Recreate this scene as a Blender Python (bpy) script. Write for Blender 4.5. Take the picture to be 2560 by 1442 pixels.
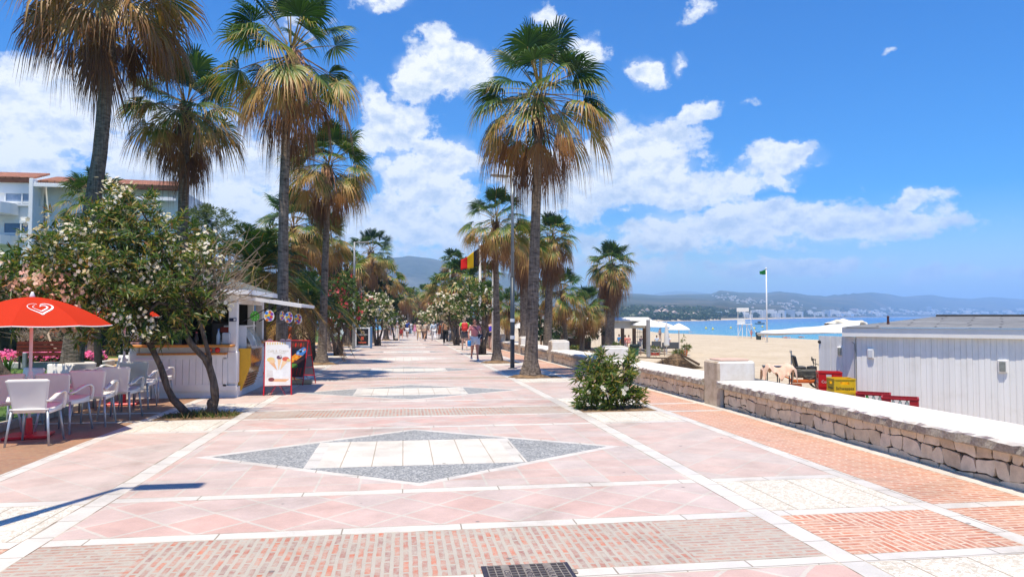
import bpy, bmesh, math, random
import numpy as np
from mathutils import Vector, Matrix
R = math.radians
for o in list(bpy.data.objects): bpy.data.objects.remove(o)
sc = bpy.context.scene
COL = sc.collection
rng = np.random.default_rng(7)
random.seed(7)

# ------------------------------------------------------------------ camera
F, EYE, HZ, VX = 1820.0, 1.62, 790.0, 1010.0     # focal length in photo pixels, eye height, horizon row, vanishing column
YAW = math.atan((1280 - VX) / F); PIT = math.atan((HZ - 721) / F)
cam = bpy.data.cameras.new('camera'); cam.sensor_width = 36; cam.lens = 36 * F / 2560
cam.clip_start = .1; cam.clip_end = 60000
camo = bpy.data.objects.new('camera', cam); COL.objects.link(camo)
camo.location = (0, 0, EYE); camo.rotation_euler = (math.pi/2 + PIT, 0, -YAW)
sc.camera = camo
sc.cycles.volume_bounces = 1

# ------------------------------------------------------------------ sky, sun, exposure
SUN_EL, SUN_AZ = R(74.5), R(203)      # compass bearing of the sun measured from +Y towards +X
EXPO, SKY, SUN = 0.45, 0.083, 4.9
sc.view_settings.view_transform = 'Standard'; sc.view_settings.look = 'None'
sc.view_settings.exposure = EXPO; sc.view_settings.gamma = 1
su = bpy.data.lights.new('sun', 'SUN'); su.energy = SUN; su.angle = R(.5); su.color = (1, .915, .76)
suo = bpy.data.objects.new('sun', su); COL.objects.link(suo)
sd = Vector((math.sin(SUN_AZ)*math.cos(SUN_EL), math.cos(SUN_AZ)*math.cos(SUN_EL), math.sin(SUN_EL)))
suo.rotation_euler = sd.to_track_quat('Z', 'Y').to_euler(); suo.location = (0, 0, 40)

def pray(x, y):
    u = (x-1280)/F; v = -(y-721)/F
    cy, sy, cp, sp = math.cos(YAW), math.sin(YAW), math.cos(PIT), math.sin(PIT)
    return Vector((sy*cp + u*cy - v*sy*sp, cy*cp - u*sy - v*cy*sp, sp + v*cp))
def at(x, y, Y):
    d = pray(x, y); t = Y/d.y
    return Vector((d.x*t, Y, EYE + d.z*t))
def atz(x, y, z):
    d = pray(x, y); t = (z-EYE)/d.z
    return Vector((d.x*t, d.y*t, z))
PER, B0, CB = 7.55, 5.12, 3.80                     # paving: period, first brick band, distance band -> diamond
def _zc(Y): return 0.0 if Y < 8 else -0.010*(math.sqrt((Y-8)**2+16)-4)
def zg(Y):                                         # promenade level: bends only at one joint per period
    k = math.floor((Y-B0+.655)/PER); a = B0-.655+PER*k; t = (Y-a)/PER
    return _zc(a)*(1-t)+_zc(a+PER)*t
def G(x, y):
    z = 0
    for _ in range(25):
        p = atz(x, y, z); z = zg(p.y)
    return p

W = bpy.data.worlds.new('World'); sc.world = W; W.use_nodes = True
def build_world():
    nt = W.node_tree; N = nt.nodes; L = nt.links
    N.clear()
    out = N.new('ShaderNodeOutputWorld'); bg = N.new('ShaderNodeBackground'); bg.inputs[1].default_value = SKY
    L.new(bg.outputs[0], out.inputs[0])
    sky = N.new('ShaderNodeTexSky'); sky.sky_type = 'NISHITA'; sky.sun_disc = False
    sky.sun_elevation = SUN_EL; sky.sun_rotation = SUN_AZ; sky.air_density = 1.0; sky.dust_density = .45; sky.ozone_density = 3.0
    hs = N.new('ShaderNodeHueSaturation'); hs.inputs['Saturation'].default_value = 1.86; hs.inputs['Hue'].default_value = .513; hs.inputs['Value'].default_value = 1.55
    L.new(sky.outputs[0], hs.inputs['Color'])
    tc = N.new('ShaderNodeTexCoord')
    sp = N.new('ShaderNodeSeparateXYZ'); L.new(tc.outputs['Generated'], sp.inputs[0])
    def M(op, a, b=None, c=None):
        n = N.new('ShaderNodeMath'); n.operation = op
        for i, s in enumerate((a, b, c)):
            if s is None: continue
            if isinstance(s, (int, float)): n.inputs[i].default_value = s
            else: L.new(s, n.inputs[i])
        return n.outputs[0]
    az = M('ARCTAN2', sp.outputs[0], sp.outputs[1]); el = M('ARCSINE', sp.outputs[2])
    cb = N.new('ShaderNodeCombineXYZ'); L.new(az, cb.inputs[0]); L.new(el, cb.inputs[1])
    P = cb.outputs[0]
    wn = N.new('ShaderNodeTexNoise'); wn.inputs['Scale'].default_value = 12; wn.inputs['Detail'].default_value = 6; wn.inputs['Roughness'].default_value = .6; L.new(P, wn.inputs['Vector'])
    wm = N.new('ShaderNodeVectorMath'); wm.operation = 'MULTIPLY_ADD'; L.new(wn.outputs[1], wm.inputs[0]); wm.inputs[1].default_value = (.085, .06, 0)
    wo = N.new('ShaderNodeVectorMath'); wo.operation = 'SUBTRACT'; L.new(P, wo.inputs[0]); wo.inputs[1].default_value = (.0425, .03, 0); L.new(wo.outputs[0], wm.inputs[2]); PW = wm.outputs[0]
    # clouds: (column, row, half width, half height, weight) in the photograph's field of view, turned into directions
    blobs = [(60,270,330,120,1.05),(150,200,170,75,.9),(30,390,170,70,.9),(-250,300,300,160,1),(420,420,220,110,.8),(560,520,260,190,.95),(640,400,150,120,.9),
      (1095,90,62,52,.95),(1130,170,140,95,1.0),(1050,200,90,80,1.0),(985,330,130,90,.95),(930,250,70,70,.75),(1060,450,150,110,1.05),(1120,400,120,80,.95),(1090,560,330,90,.95),(880,560,160,80,.85),
      (1480,130,75,48,.85),(1375,45,60,40,.72),(1622,185,58,48,.85),(1700,160,30,40,.6),(1755,285,75,36,.75),(1600,390,200,95,1.05),(1450,480,240,100,.95),(1330,430,120,90,.8),
      (1960,385,120,48,.85),(1880,440,140,45,.8),(1700,470,220,70,.85),(1850,560,330,70,1.0),(2140,560,280,52,.95),(2300,495,95,34,.8),(1700,590,260,60,.85),(1600,680,300,50,.72),
      (2000,660,230,40,.7),(1250,600,200,80,.8),(1860,262,55,20,.55),(2220,125,30,16,.5),(1740,20,70,30,.52),(700,60,160,60,.5),(960,10,90,40,.7),(2400,690,300,30,.5),(1480,650,320,75,.62),(1750,690,300,45,.5),(1000,640,260,70,.6)]
    cov = None
    for (x, y, rx, ry, w) in blobs:
        d = pray(x, y).normalized(); a = math.atan2(d.x, d.y); e = math.asin(d.z)
        s = N.new('ShaderNodeVectorMath'); s.operation = 'SUBTRACT'; L.new(PW, s.inputs[0]); s.inputs[1].default_value = (a, e, 0)
        m = N.new('ShaderNodeVectorMath'); m.operation = 'MULTIPLY'; L.new(s.outputs[0], m.inputs[0]); m.inputs[1].default_value = (F/rx*.83, F/ry*.83, 0)
        ln = N.new('ShaderNodeVectorMath'); ln.operation = 'LENGTH'; L.new(m.outputs[0], ln.inputs[0])
        mr = N.new('ShaderNodeMapRange'); mr.interpolation_type = 'SMOOTHSTEP'; L.new(ln.outputs['Value'], mr.inputs[0])
        mr.inputs[1].default_value = 0; mr.inputs[2].default_value = 1.35; mr.inputs[3].default_value = w+.12; mr.inputs[4].default_value = 0
        cov = mr.outputs[0] if cov is None else M('MAXIMUM', cov, mr.outputs[0])
    def noise(off, scale, det, rough=.6):
        ad = N.new('ShaderNodeVectorMath'); ad.operation = 'ADD'; L.new(P, ad.inputs[0]); ad.inputs[1].default_value = off
        mp = N.new('ShaderNodeVectorMath'); mp.operation = 'MULTIPLY'; L.new(ad.outputs[0], mp.inputs[0]); mp.inputs[1].default_value = (1, 1.35, 1)
        n = N.new('ShaderNodeTexNoise'); n.inputs['Scale'].default_value = scale; n.inputs['Detail'].default_value = det; n.inputs['Roughness'].default_value = rough
        L.new(mp.outputs[0], n.inputs['Vector']); return n.outputs[0]
    n1 = noise((0, 0, 0), 19, 11, .64); n2 = noise((.003, -.013, 0), 19, 11, .64); n3 = noise((3, 1, 0), 6, 4)
    dens = M('ADD', cov, M('MULTIPLY', M('SUBTRACT', n1, .5), 1.9))
    al = N.new('ShaderNodeMapRange'); al.interpolation_type = 'SMOOTHSTEP'; L.new(dens, al.inputs[0])
    al.inputs[1].default_value = .44; al.inputs[2].default_value = .76; al.inputs[4].default_value = .97
    a2 = N.new('ShaderNodeMapRange'); a2.interpolation_type = 'SMOOTHSTEP'; L.new(M('ADD', cov, M('MULTIPLY', M('SUBTRACT', n3, .5), 1.1)), a2.inputs[0]); a2.inputs[1].default_value = .42; a2.inputs[2].default_value = 1.2; a2.inputs[4].default_value = .6
    alpha = M('MAXIMUM', al.outputs[0], a2.outputs[0])
    # shade: brighter where the cloud thins out above, greyer in its thick base
    lit = M('ADD', M('MULTIPLY', M('SUBTRACT', n2, n1), 3.2), M('ADD', .62, M('MULTIPLY', M('SUBTRACT', n3, .5), 1.1)))
    cr = N.new('ShaderNodeValToRGB'); L.new(lit, cr.inputs[0])
    e = cr.color_ramp.elements; e[0].position = .1; e[0].color = (5.6, 6.5, 8.0, 1); e[1].position = .8; e[1].color = (10.4, 10.3, 10.1, 1)
    mx = N.new('ShaderNodeMix'); mx.data_type = 'RGBA'; L.new(alpha, mx.inputs[0]); L.new(hs.outputs[0], mx.inputs[6]); L.new(cr.outputs[0], mx.inputs[7])
    L.new(mx.outputs[2], bg.inputs[0])
build_world()

# ------------------------------------------------------------------ naming and building helpers
def tag(o, label=None, cat=None, group=None, kind=None):
    if label: o['label'] = label
    if cat: o['category'] = cat
    if group: o['group'] = group
    if kind: o['kind'] = kind
    return o
def thing(name, label, cat, loc=(0, 0, 0), rz=0, group=None, scale=None):
    o = bpy.data.objects.new(name, None); COL.objects.link(o)
    o.location = loc; o.rotation_euler = (0, 0, rz); o.empty_display_size = .1
    if scale: o.scale = (scale,)*3
    return tag(o, label, cat, group)
def children(o): return [c for c in COL.objects if c.parent == o]
KIDS = {}
def link(o, parent):
    COL.objects.link(o)
    if parent is not None:
        o.parent = parent; KIDS.setdefault(parent.name, []).append(o)
    return o
def copy_tree(o, parent=None, label=None, loc=None, rz=None, scale=None):
    c = o.copy(); link(c, parent)
    if label: c['label'] = label
    if loc is not None: c.location = loc
    if rz is not None: c.rotation_euler = (0, 0, rz)
    if scale is not None: c.scale = (scale,)*3 if isinstance(scale, (int, float)) else scale
    for k in list(KIDS.get(o.name, [])): copy_tree(k, c)
    return c
def mesh_of(name, V, Fc, mats, mi=None, smooth=False, tint=None):
    me = bpy.data.meshes.new(name)
    V = np.asarray(V, dtype=np.float32)
    if isinstance(Fc, np.ndarray):
        n = Fc.shape[1]
        me.vertices.add(len(V)); me.vertices.foreach_set('co', V.ravel())
        me.loops.add(Fc.size); me.loops.foreach_set('vertex_index', Fc.ravel().astype(np.int32))
        me.polygons.add(len(Fc)); me.polygons.foreach_set('loop_start', np.arange(0, Fc.size, n, dtype=np.int32))
        me.update(calc_edges=True)
    else:
        me.from_pydata([tuple(map(float, v)) for v in V], [], Fc)
    for m in mats: me.materials.append(m)
    if mi is not None: me.polygons.foreach_set('material_index', np.asarray(mi, dtype=np.int32))
    if smooth: me.polygons.foreach_set('use_smooth', np.ones(len(me.polygons), dtype=bool))
    if tint is not None:
        a = me.attributes.new('tint', 'FLOAT', 'POINT'); a.data.foreach_set('value', np.asarray(tint, dtype=np.float32))
    me.update(); return me
def mobj(name, me, parent=None, loc=None):
    o = bpy.data.objects.new(name, me); link(o, parent)
    if loc is not None: o.location = loc
    return o
class MB:
    def __init__(s): s.v = []; s.f = []; s.m = []
    def add(s, V, Fc, mi=0):
        n = len(s.v); s.v += [tuple(v) for v in V]
        for f in Fc: s.f.append([i+n for i in f]); s.m.append(mi)
        return s
    def box(s, c, d, rz=0, mi=0, bev=0, rx=0, ry=0):
        x, y, z = d[0]/2, d[1]/2, d[2]/2
        if bev:
            b = min(bev, x*.9, y*.9, z*.9); V = []
            for sx in (-1, 1):
                for sy in (-1, 1):
                    for sz in (-1, 1):
                        V += [(sx*x, sy*(y-b), sz*(z-b)), (sx*(x-b), sy*y, sz*(z-b)), (sx*(x-b), sy*(y-b), sz*z)]
            bm = bmesh.new()
            for v in V: bm.verts.new(v)
            bmesh.ops.convex_hull(bm, input=bm.verts); bm.verts.ensure_lookup_table(); bm.verts.index_update()
            V = [v.co.copy() for v in bm.verts]; Fc = [[v.index for v in f.verts] for f in bm.faces]; bm.free()
        else:
            V = [Vector((a*x, b*y, e*z)) for a in (-1, 1) for b in (-1, 1) for e in (-1, 1)]
            Fc = [(0,1,3,2),(4,6,7,5),(0,4,5,1),(2,3,7,6),(0,2,6,4),(1,5,7,3)]
        M = Matrix.Translation(c) @ Matrix.Rotation(rz, 4, 'Z') @ Matrix.Rotation(ry, 4, 'Y') @ Matrix.Rotation(rx, 4, 'X')
        return s.add([M @ Vector(v) for v in V], Fc, mi)
    def tube(s, pts, rad, n=8, mi=0, cap=True):
        pts = [Vector(p) for p in pts]; k = len(pts)
        if isinstance(rad, (int, float)): rad = [rad]*k
        V = []; ref = None
        for i, p in enumerate(pts):
            t = (pts[min(i+1, k-1)] - pts[max(i-1, 0)]).normalized()
            if ref is None:
                ref = Vector((1, 0, 0)) if abs(t.x) < .8 else Vector((0, 1, 0))
            a = (ref - t*ref.dot(t)).normalized(); b = t.cross(a); ref = a
            for j in range(n):
                an = 2*math.pi*j/n; V.append(p + (a*math.cos(an) + b*math.sin(an))*rad[i])
        Fc = [(i*n+j, i*n+(j+1) % n, (i+1)*n+(j+1) % n, (i+1)*n+j) for i in range(k-1) for j in range(n)]
        if cap: Fc += [tuple(range(n-1, -1, -1)), tuple(range((k-1)*n, k*n))]
        return s.add(V, Fc, mi)
    def lathe(s, prof, c=(0, 0, 0), n=16, mi=0, sx=1, sy=1):
        V = []; Fc = []; k = len(prof)
        for r, z in prof:
            for j in range(n):
                a = 2*math.pi*j/n; V.append((c[0]+r*sx*math.cos(a), c[1]+r*sy*math.sin(a), c[2]+z))
        for i in range(k-1):
            for j in range(n): Fc.append((i*n+j, i*n+(j+1) % n, (i+1)*n+(j+1) % n, (i+1)*n+j))
        Fc += [tuple(range(n-1, -1, -1)), tuple(range((k-1)*n, k*n))]
        return s.add(V, Fc, mi)
    def sphere(s, c, r, n=12, mi=0):
        if isinstance(r, (int, float)): r = (r, r, r)
        V = [(c[0], c[1], c[2]-r[2])]; Fc = []; h = n//2
        for i in range(1, h):
            p = -math.pi/2 + math.pi*i/h
            for j in range(n):
                a = 2*math.pi*j/n; V.append((c[0]+r[0]*math.cos(p)*math.cos(a), c[1]+r[1]*math.cos(p)*math.sin(a), c[2]+r[2]*math.sin(p)))
        V.append((c[0], c[1], c[2]+r[2])); e = len(V)-1
        for j in range(n):
            Fc.append((0, 1+(j+1) % n, 1+j)); Fc.append((e, 1+(h-2)*n+j, 1+(h-2)*n+(j+1) % n))
        for i in range(h-2):
            for j in range(n): Fc.append((1+i*n+j, 1+i*n+(j+1) % n, 1+(i+1)*n+(j+1) % n, 1+(i+1)*n+j))
        return s.add(V, Fc, mi)
    def prism(s, poly, depth, Mx=None, mi=0):
        n = len(poly); V = [Vector((p[0], p[1], 0)) for p in poly] + [Vector((p[0], p[1], depth)) for p in poly]
        if Mx is not None: V = [Mx @ v for v in V]
        Fc = [tuple(range(n-1, -1, -1)), tuple(range(n, 2*n))] + [(i, (i+1) % n, n+(i+1) % n, n+i) for i in range(n)]
        return s.add(V, Fc, mi)
    def sheet(s, fn, nu, nv, th=.01, mi=0):
        """a closed shell over the surface fn(u, v), u and v from 0 to 1, th thick"""
        P = [[Vector(fn(i/nu, j/nv)) for j in range(nv+1)] for i in range(nu+1)]
        V = []; w = nv+1
        for i in range(nu+1):
            for j in range(nv+1):
                du = P[min(i+1, nu)][j]-P[max(i-1, 0)][j]; dv = P[i][min(j+1, nv)]-P[i][max(j-1, 0)]
                n = du.cross(dv); n = n.normalized() if n.length > 1e-9 else Vector((0, 0, 1))
                V += [P[i][j]+n*th/2, P[i][j]-n*th/2]
        q = lambda i, j, k: (i*w+j)*2+k
        Fc = []
        for i in range(nu):
            for j in range(nv):
                Fc.append((q(i,j,0), q(i+1,j,0), q(i+1,j+1,0), q(i,j+1,0))); Fc.append((q(i,j,1), q(i,j+1,1), q(i+1,j+1,1), q(i+1,j,1)))
        for i in range(nu):
            Fc.append((q(i,0,0), q(i,0,1), q(i+1,0,1), q(i+1,0,0))); Fc.append((q(i,nv,0), q(i+1,nv,0), q(i+1,nv,1), q(i,nv,1)))
        for j in range(nv):
            Fc.append((q(0,j,0), q(0,j+1,0), q(0,j+1,1), q(0,j,1))); Fc.append((q(nu,j,0), q(nu,j,1), q(nu,j+1,1), q(nu,j+1,0)))
        return s.add(V, Fc, mi)
    def build(s, name, mats, parent=None, smooth=False, loc=None):
        if not isinstance(mats, (list, tuple)): mats = [mats]
        return mobj(name, mesh_of(name, s.v, s.f, mats, s.m, smooth), parent, loc)
def xform(mb, M):
    mb.v = [tuple(M @ Vector(v)) for v in mb.v]; return mb
DG = None
def text_mb(txt, size, Mx, depth=.002, mi=0, mb=None, sx=1):
    cu = bpy.data.curves.new('lettering', 'FONT'); cu.body = txt; cu.size = size; cu.extrude = depth; cu.align_x = 'CENTER'; cu.align_y = 'CENTER'; cu.resolution_u = 2
    o = bpy.data.objects.new('lettering', cu); COL.objects.link(o)
    dg = bpy.context.evaluated_depsgraph_get(); dg.update()
    me = bpy.data.meshes.new_from_object(o.evaluated_get(dg))
    mb = mb or MB()
    S = Matrix.Diagonal((sx, 1, 1, 1))
    mb.add([Mx @ (S @ v.co) for v in me.vertices], [list(p.vertices) for p in me.polygons], mi)
    bpy.data.objects.remove(o); bpy.data.curves.remove(cu); bpy.data.meshes.remove(me)
    return mb
def face_mx(origin, right, up):
    r = Vector(right).normalized(); u = Vector(up).normalized(); n = r.cross(u)
    M = Matrix((r, u, n)).transposed().to_4x4(); M.translation = Vector(origin); return M

# ------------------------------------------------------------------ materials
def newmat(name):
    m = bpy.data.materials.new(name); m.use_nodes = True
    nt = m.node_tree; return m, nt, nt.nodes, nt.links, nt.nodes['Principled BSDF']
def col(c): return (*c, 1) if len(c) == 3 else c
def nnode(N, L, scale, det=4, rough=.55, vec=None, dist=0):
    n = N.new('ShaderNodeTexNoise'); n.inputs['Scale'].default_value = scale; n.inputs['Detail'].default_value = det; n.inputs['Roughness'].default_value = rough
    n.inputs['Distortion'].default_value = dist
    if vec is not None: L.new(vec, n.inputs['Vector'])
    return n
def ramp(N, L, fac, stops):
    r = N.new('ShaderNodeValToRGB'); L.new(fac, r.inputs[0])
    e = r.color_ramp.elements
    while len(e) < len(stops): e.new(.5)
    for i, (p, c) in enumerate(stops): e[i].position = p; e[i].color = col(c)
    return r.outputs[0]
def mixc(N, L, fac, a, b, mode='MIX'):
    m = N.new('ShaderNodeMix'); m.data_type = 'RGBA'; m.blend_type = mode
    for s, v in ((0, fac), (6, a), (7, b)):
        if isinstance(v, (int, float)): m.inputs[s].default_value = v
        elif isinstance(v, tuple): m.inputs[s].default_value = col(v)
        else: L.new(v, m.inputs[s])
    return m.outputs[2]
def bump(N, L, h, b, strength=.3, dist=.01):
    n = N.new('ShaderNodeBump'); n.inputs['Strength'].default_value = strength; n.inputs['Distance'].default_value = dist
    L.new(h, n.inputs['Height']); L.new(n.outputs[0], b.inputs['Normal']); return n
def objco(N): return N.new('ShaderNodeTexCoord').outputs['Object']
def pm(name, c1, c2=None, scale=6, rough=.6, bs=0, bd=.01, metal=0, spec=.3, lo=.35, hi=.65, det=5):
    """a plain procedural material: two tones mixed by noise, optional bump"""
    m, nt, N, L, b = newmat(name)
    c2 = c2 or tuple(x*.86 for x in c1)
    v = objco(N); n = nnode(N, L, scale, det, .6, v)
    L.new(ramp(N, L, n.outputs[0], [(lo, c1), (hi, c2)]), b.inputs['Base Color'])
    b.inputs['Roughness'].default_value = rough; b.inputs['Metallic'].default_value = metal; b.inputs['Specular IOR Level'].default_value = spec
    if bs:
        n2 = nnode(N, L, scale*5, 5, .6, v); bump(N, L, n2.outputs[0], b, bs, bd)
    return m
def leafmat(name, stops, trans=.35, rough=.45, jitter=.25):
    """foliage: colour from the leaf's own 'tint' attribute, part of the light passes through"""
    m, nt, N, L, b = newmat(name)
    a = N.new('ShaderNodeAttribute'); a.attribute_name = 'tint'
    n = nnode(N, L, 3.5, 3, .6, objco(N))
    j = N.new('ShaderNodeMath'); j.operation = 'MULTIPLY_ADD'; L.new(n.outputs[0], j.inputs[0]); j.inputs[1].default_value = jitter; 
    s = N.new('ShaderNodeMath'); s.operation = 'SUBTRACT'; L.new(a.outputs['Fac'], s.inputs[0]); s.inputs[1].default_value = jitter/2
    L.new(s.outputs[0], j.inputs[2])
    c = ramp(N, L, j.outputs[0], stops)
    L.new(c, b.inputs['Base Color']); b.inputs['Roughness'].default_value = rough; b.inputs['Specular IOR Level'].default_value = .35
    t = N.new('ShaderNodeBsdfTranslucent'); L.new(mixc(N, L, 1.0, c, (1.5, 1.5, .9), 'MULTIPLY'), t.inputs[0])
    mx = N.new('ShaderNodeMixShader'); mx.inputs[0].default_value = trans
    L.new(b.outputs[0], mx.inputs[1]); L.new(t.outputs[0], mx.inputs[2])
    L.new(mx.outputs[0], N['Material Output'].inputs[0]); return m
def clothmat(name, c, trans=.3):
    m, nt, N, L, b = newmat(name)
    n = nnode(N, L, 40, 3, .6, objco(N))
    cc = mixc(N, L, n.outputs[0], tuple(x*.9 for x in c), c)
    L.new(cc, b.inputs['Base Color']); b.inputs['Roughness'].default_value = .8; b.inputs['Specular IOR Level'].default_value = .15
    t = N.new('ShaderNodeBsdfTranslucent'); L.new(cc, t.inputs[0])
    mx = N.new('ShaderNodeMixShader'); mx.inputs[0].default_value = trans
    L.new(b.outputs[0], mx.inputs[1]); L.new(t.outputs[0], mx.inputs[2]); L.new(mx.outputs[0], N['Material Output'].inputs[0]); return m
PAL = {}
def C(name, c, rough=.5, metal=0, spec=.35):
    """small objects' paint, plastic and cloth, cached by name; always a two-tone noise"""
    if name not in PAL: PAL[name] = pm(name, c, tuple(x*.9 for x in c), 9, rough, 0, metal=metal, spec=spec)
    return PAL[name]
WHITE = pm('white_paint', (.83, .80, .76), (.76, .73, .69), 3, .5, .05, .003)
def boardmat():
    m, nt, N, L, b = newmat('white_boards'); v = objco(N)
    mp = N.new('ShaderNodeMapping'); L.new(v, mp.inputs[0]); mp.inputs['Scale'].default_value = (9.9, 9.9, .25); n = nnode(N, L, 1, 4, .6, mp.outputs[0]); n2 = nnode(N, L, 1.6, 7, .7, v)
    c = ramp(N, L, n.outputs[0], [(.3, (.76, .74, .70)), (.6, (.86, .84, .80))]); c = mixc(N, L, .6, c, ramp(N, L, n2.outputs[0], [(.28, (.80, .77, .70)), (.5, (1, 1, 1))]), 'MULTIPLY')
    sx = N.new('ShaderNodeSeparateXYZ'); L.new(v, sx.inputs[0]); L.new(c, b.inputs['Base Color']); b.inputs['Roughness'].default_value = .55; bump(N, L, n2.outputs[0], b, .1, .004); return m
WHITEB = boardmat()
GREYM = pm('grey_metal', (.30, .31, .32), (.24, .25, .26), 8, .5, metal=.2)
ALU = pm('brushed_aluminium', (.62, .64, .66), (.5, .52, .54), 12, .35, metal=.7)
DARKM = pm('dark_blue_grey_metal', (.035, .05, .07), (.05, .065, .085), 6, .4)
BLACK = pm('black_rubber', (.015, .015, .017), (.025, .025, .027), 8, .6)
RED = pm('red_enamel', (.62, .02, .03), (.52, .015, .02), 7, .35)
ORANGEW = pm('varnished_orange_wood', (.62, .26, .05), (.48, .18, .035), 9, .35)
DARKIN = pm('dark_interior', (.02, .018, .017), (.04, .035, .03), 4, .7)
# ------------------------------------------------------------------ paving materials
def tilemat(name, c1, c2, grout, size, rot, msize, off=0.0, ratio=1.0, rough=.55, swap=False, worn=0, wornc=None, bs=.25, nsc=2.2):
    m, nt, N, L, b = newmat(name)
    v = objco(N)
    if swap:
        sx = N.new('ShaderNodeSeparateXYZ'); L.new(v, sx.inputs[0]); cx = N.new('ShaderNodeCombineXYZ'); L.new(sx.outputs[1], cx.inputs[0]); L.new(sx.outputs[0], cx.inputs[1]); v0 = cx.outputs[0]
    else: v0 = v
    # joints wander a little
    nw = nnode(N, L, 9, 2, .5, v); wv = N.new('ShaderNodeVectorMath'); wv.operation = 'MULTIPLY_ADD'
    L.new(nw.outputs[1], wv.inputs[0]); wv.inputs[1].default_value = (msize*.55,)*3; L.new(v0, wv.inputs[2])
    mp = N.new('ShaderNodeMapping'); L.new(wv.outputs[0], mp.inputs[0]); mp.inputs['Rotation'].default_value = (0, 0, R(rot))
    br = N.new('ShaderNodeTexBrick'); L.new(mp.outputs[0], br.inputs[0]); br.offset = off; br.offset_frequency = 2; br.squash = 1
    br.inputs['Color1'].default_value = col(c1); br.inputs['Color2'].default_value = col(c2); br.inputs['Mortar'].default_value = col(grout)
    br.inputs['Scale'].default_value = 1; br.inputs['Mortar Size'].default_value = msize/2; br.inputs['Mortar Smooth'].default_value = .25; br.inputs['Bias'].default_value = 0
    br.inputs['Brick Width'].default_value = size; br.inputs['Row Height'].default_value = size*ratio
    n1 = nnode(N, L, nsc, 6, .65, v); c = mixc(N, L, .42, br.outputs[0], ramp(N, L, n1.outputs[0], [(.3, (.62, .60, .58)), (.7, (1.25, 1.22, 1.2))]), 'MULTIPLY')
    n2 = nnode(N, L, 60, 4, .7, v); c = mixc(N, L, .25, c, ramp(N, L, n2.outputs[0], [(.3, (.7, .7, .7)), (.7, (1.2, 1.2, 1.2))]), 'MULTIPLY')
    if worn:
        n3 = nnode(N, L, 7.5, 8, .78, v); f = ramp(N, L, n3.outputs[0], [(.5-worn*.25, (0, 0, 0)), (.5+.12, (1, 1, 1))])
        c = mixc(N, L, f, c, wornc or grout)
    ns = nnode(N, L, .55, 9, .72, v, .6); c = mixc(N, L, .8, c, ramp(N, L, ns.outputs[0], [(.30, (.66, .63, .59)), (.46, (.97, .96, .95)), (.75, (1.05, 1.05, 1.04))]), 'MULTIPLY')
    # scattered dark specks of dirt and gum
    vo = N.new('ShaderNodeTexVoronoi'); vo.inputs['Scale'].default_value = 1.9; L.new(v, vo.inputs[0])
    sp = ramp(N, L, vo.outputs['Distance'], [(.03, (.8, .8, .8)), (.045, (0, 0, 0))]); c = mixc(N, L, sp, c, (.16, .14, .13))
    L.new(c, b.inputs['Base Color']); b.inputs['Roughness'].default_value = rough; b.inputs['Specular IOR Level'].default_value = .25
    ad = N.new('ShaderNodeMath'); ad.operation = 'MULTIPLY_ADD'; L.new(n2.outputs[0], ad.inputs[0]); ad.inputs[1].default_value = .25
    iv = N.new('ShaderNodeMath'); iv.operation = 'SUBTRACT'; iv.inputs[0].default_value = 1; L.new(br.outputs['Fac'], iv.inputs[1]); L.new(iv.outputs[0], ad.inputs[2])
    bump(N, L, ad.outputs[0], b, bs, .012); return m
PK1, PK2, GRT = (.57, .38, .325), (.53, .44, .40), (.55, .50, .435)
T_DIAG = tilemat('pink_diagonal_tiles', PK1, PK2, GRT, .43, 45, .034)
T_SQ = tilemat('pink_square_tiles', (.57, .405, .345), (.53, .455, .415), (.54, .495, .43), .405, 0, .026)
T_SIDE = tilemat('pink_side_tiles', (.56, .42, .36), (.53, .45, .40), (.54, .49, .425), .46, 45, .022)
B_LONG = tilemat('worn_bricks_lengthways', (.56, .17, .09), (.32, .17, .145), (.45, .41, .34), .22, 0, .030, .5, .275, swap=True, worn=.5, wornc=(.45, .40, .33), bs=.4)
B_CROSS = tilemat('worn_bricks_crossways', (.50, .22, .15), (.38, .21, .17), (.46, .42, .35), .22, 0, .030, .5, .275, worn=.55, wornc=(.45, .40, .33), bs=.4)
B_ORA = tilemat('orange_bricks_crossways', (.56, .20, .105), (.44, .175, .115), (.66, .53, .41), .25, 0, .025, .5, .25, worn=.30, wornc=(.58, .38, .27), bs=.5)
B_ORL = tilemat('orange_bricks_lengthways', (.56, .20, .105), (.44, .175, .115), (.66, .53, .41), .25, 0, .025, .5, .25, swap=True, worn=.25, wornc=(.58, .38, .27), bs=.5)
B_BRN = tilemat('brown_bricks_seating', (.36, .16, .09), (.28, .15, .10), (.34, .26, .18), .24, 0, .018, .5, .3, worn=.45, wornc=(.36, .22, .13), bs=.35)
M_STRIP = tilemat('white_marble_strip', (.67, .63, .56), (.61, .58, .53), (.30, .26, .20), .9, 0, .013, .5, .5, rough=.45, bs=.08, nsc=1.5)
M_CREAM = tilemat('cream_stone_slabs', (.67, .62, .54), (.64, .60, .53), (.38, .31, .22), .335, 0, .012, 0, 8, bs=.12)
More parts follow.
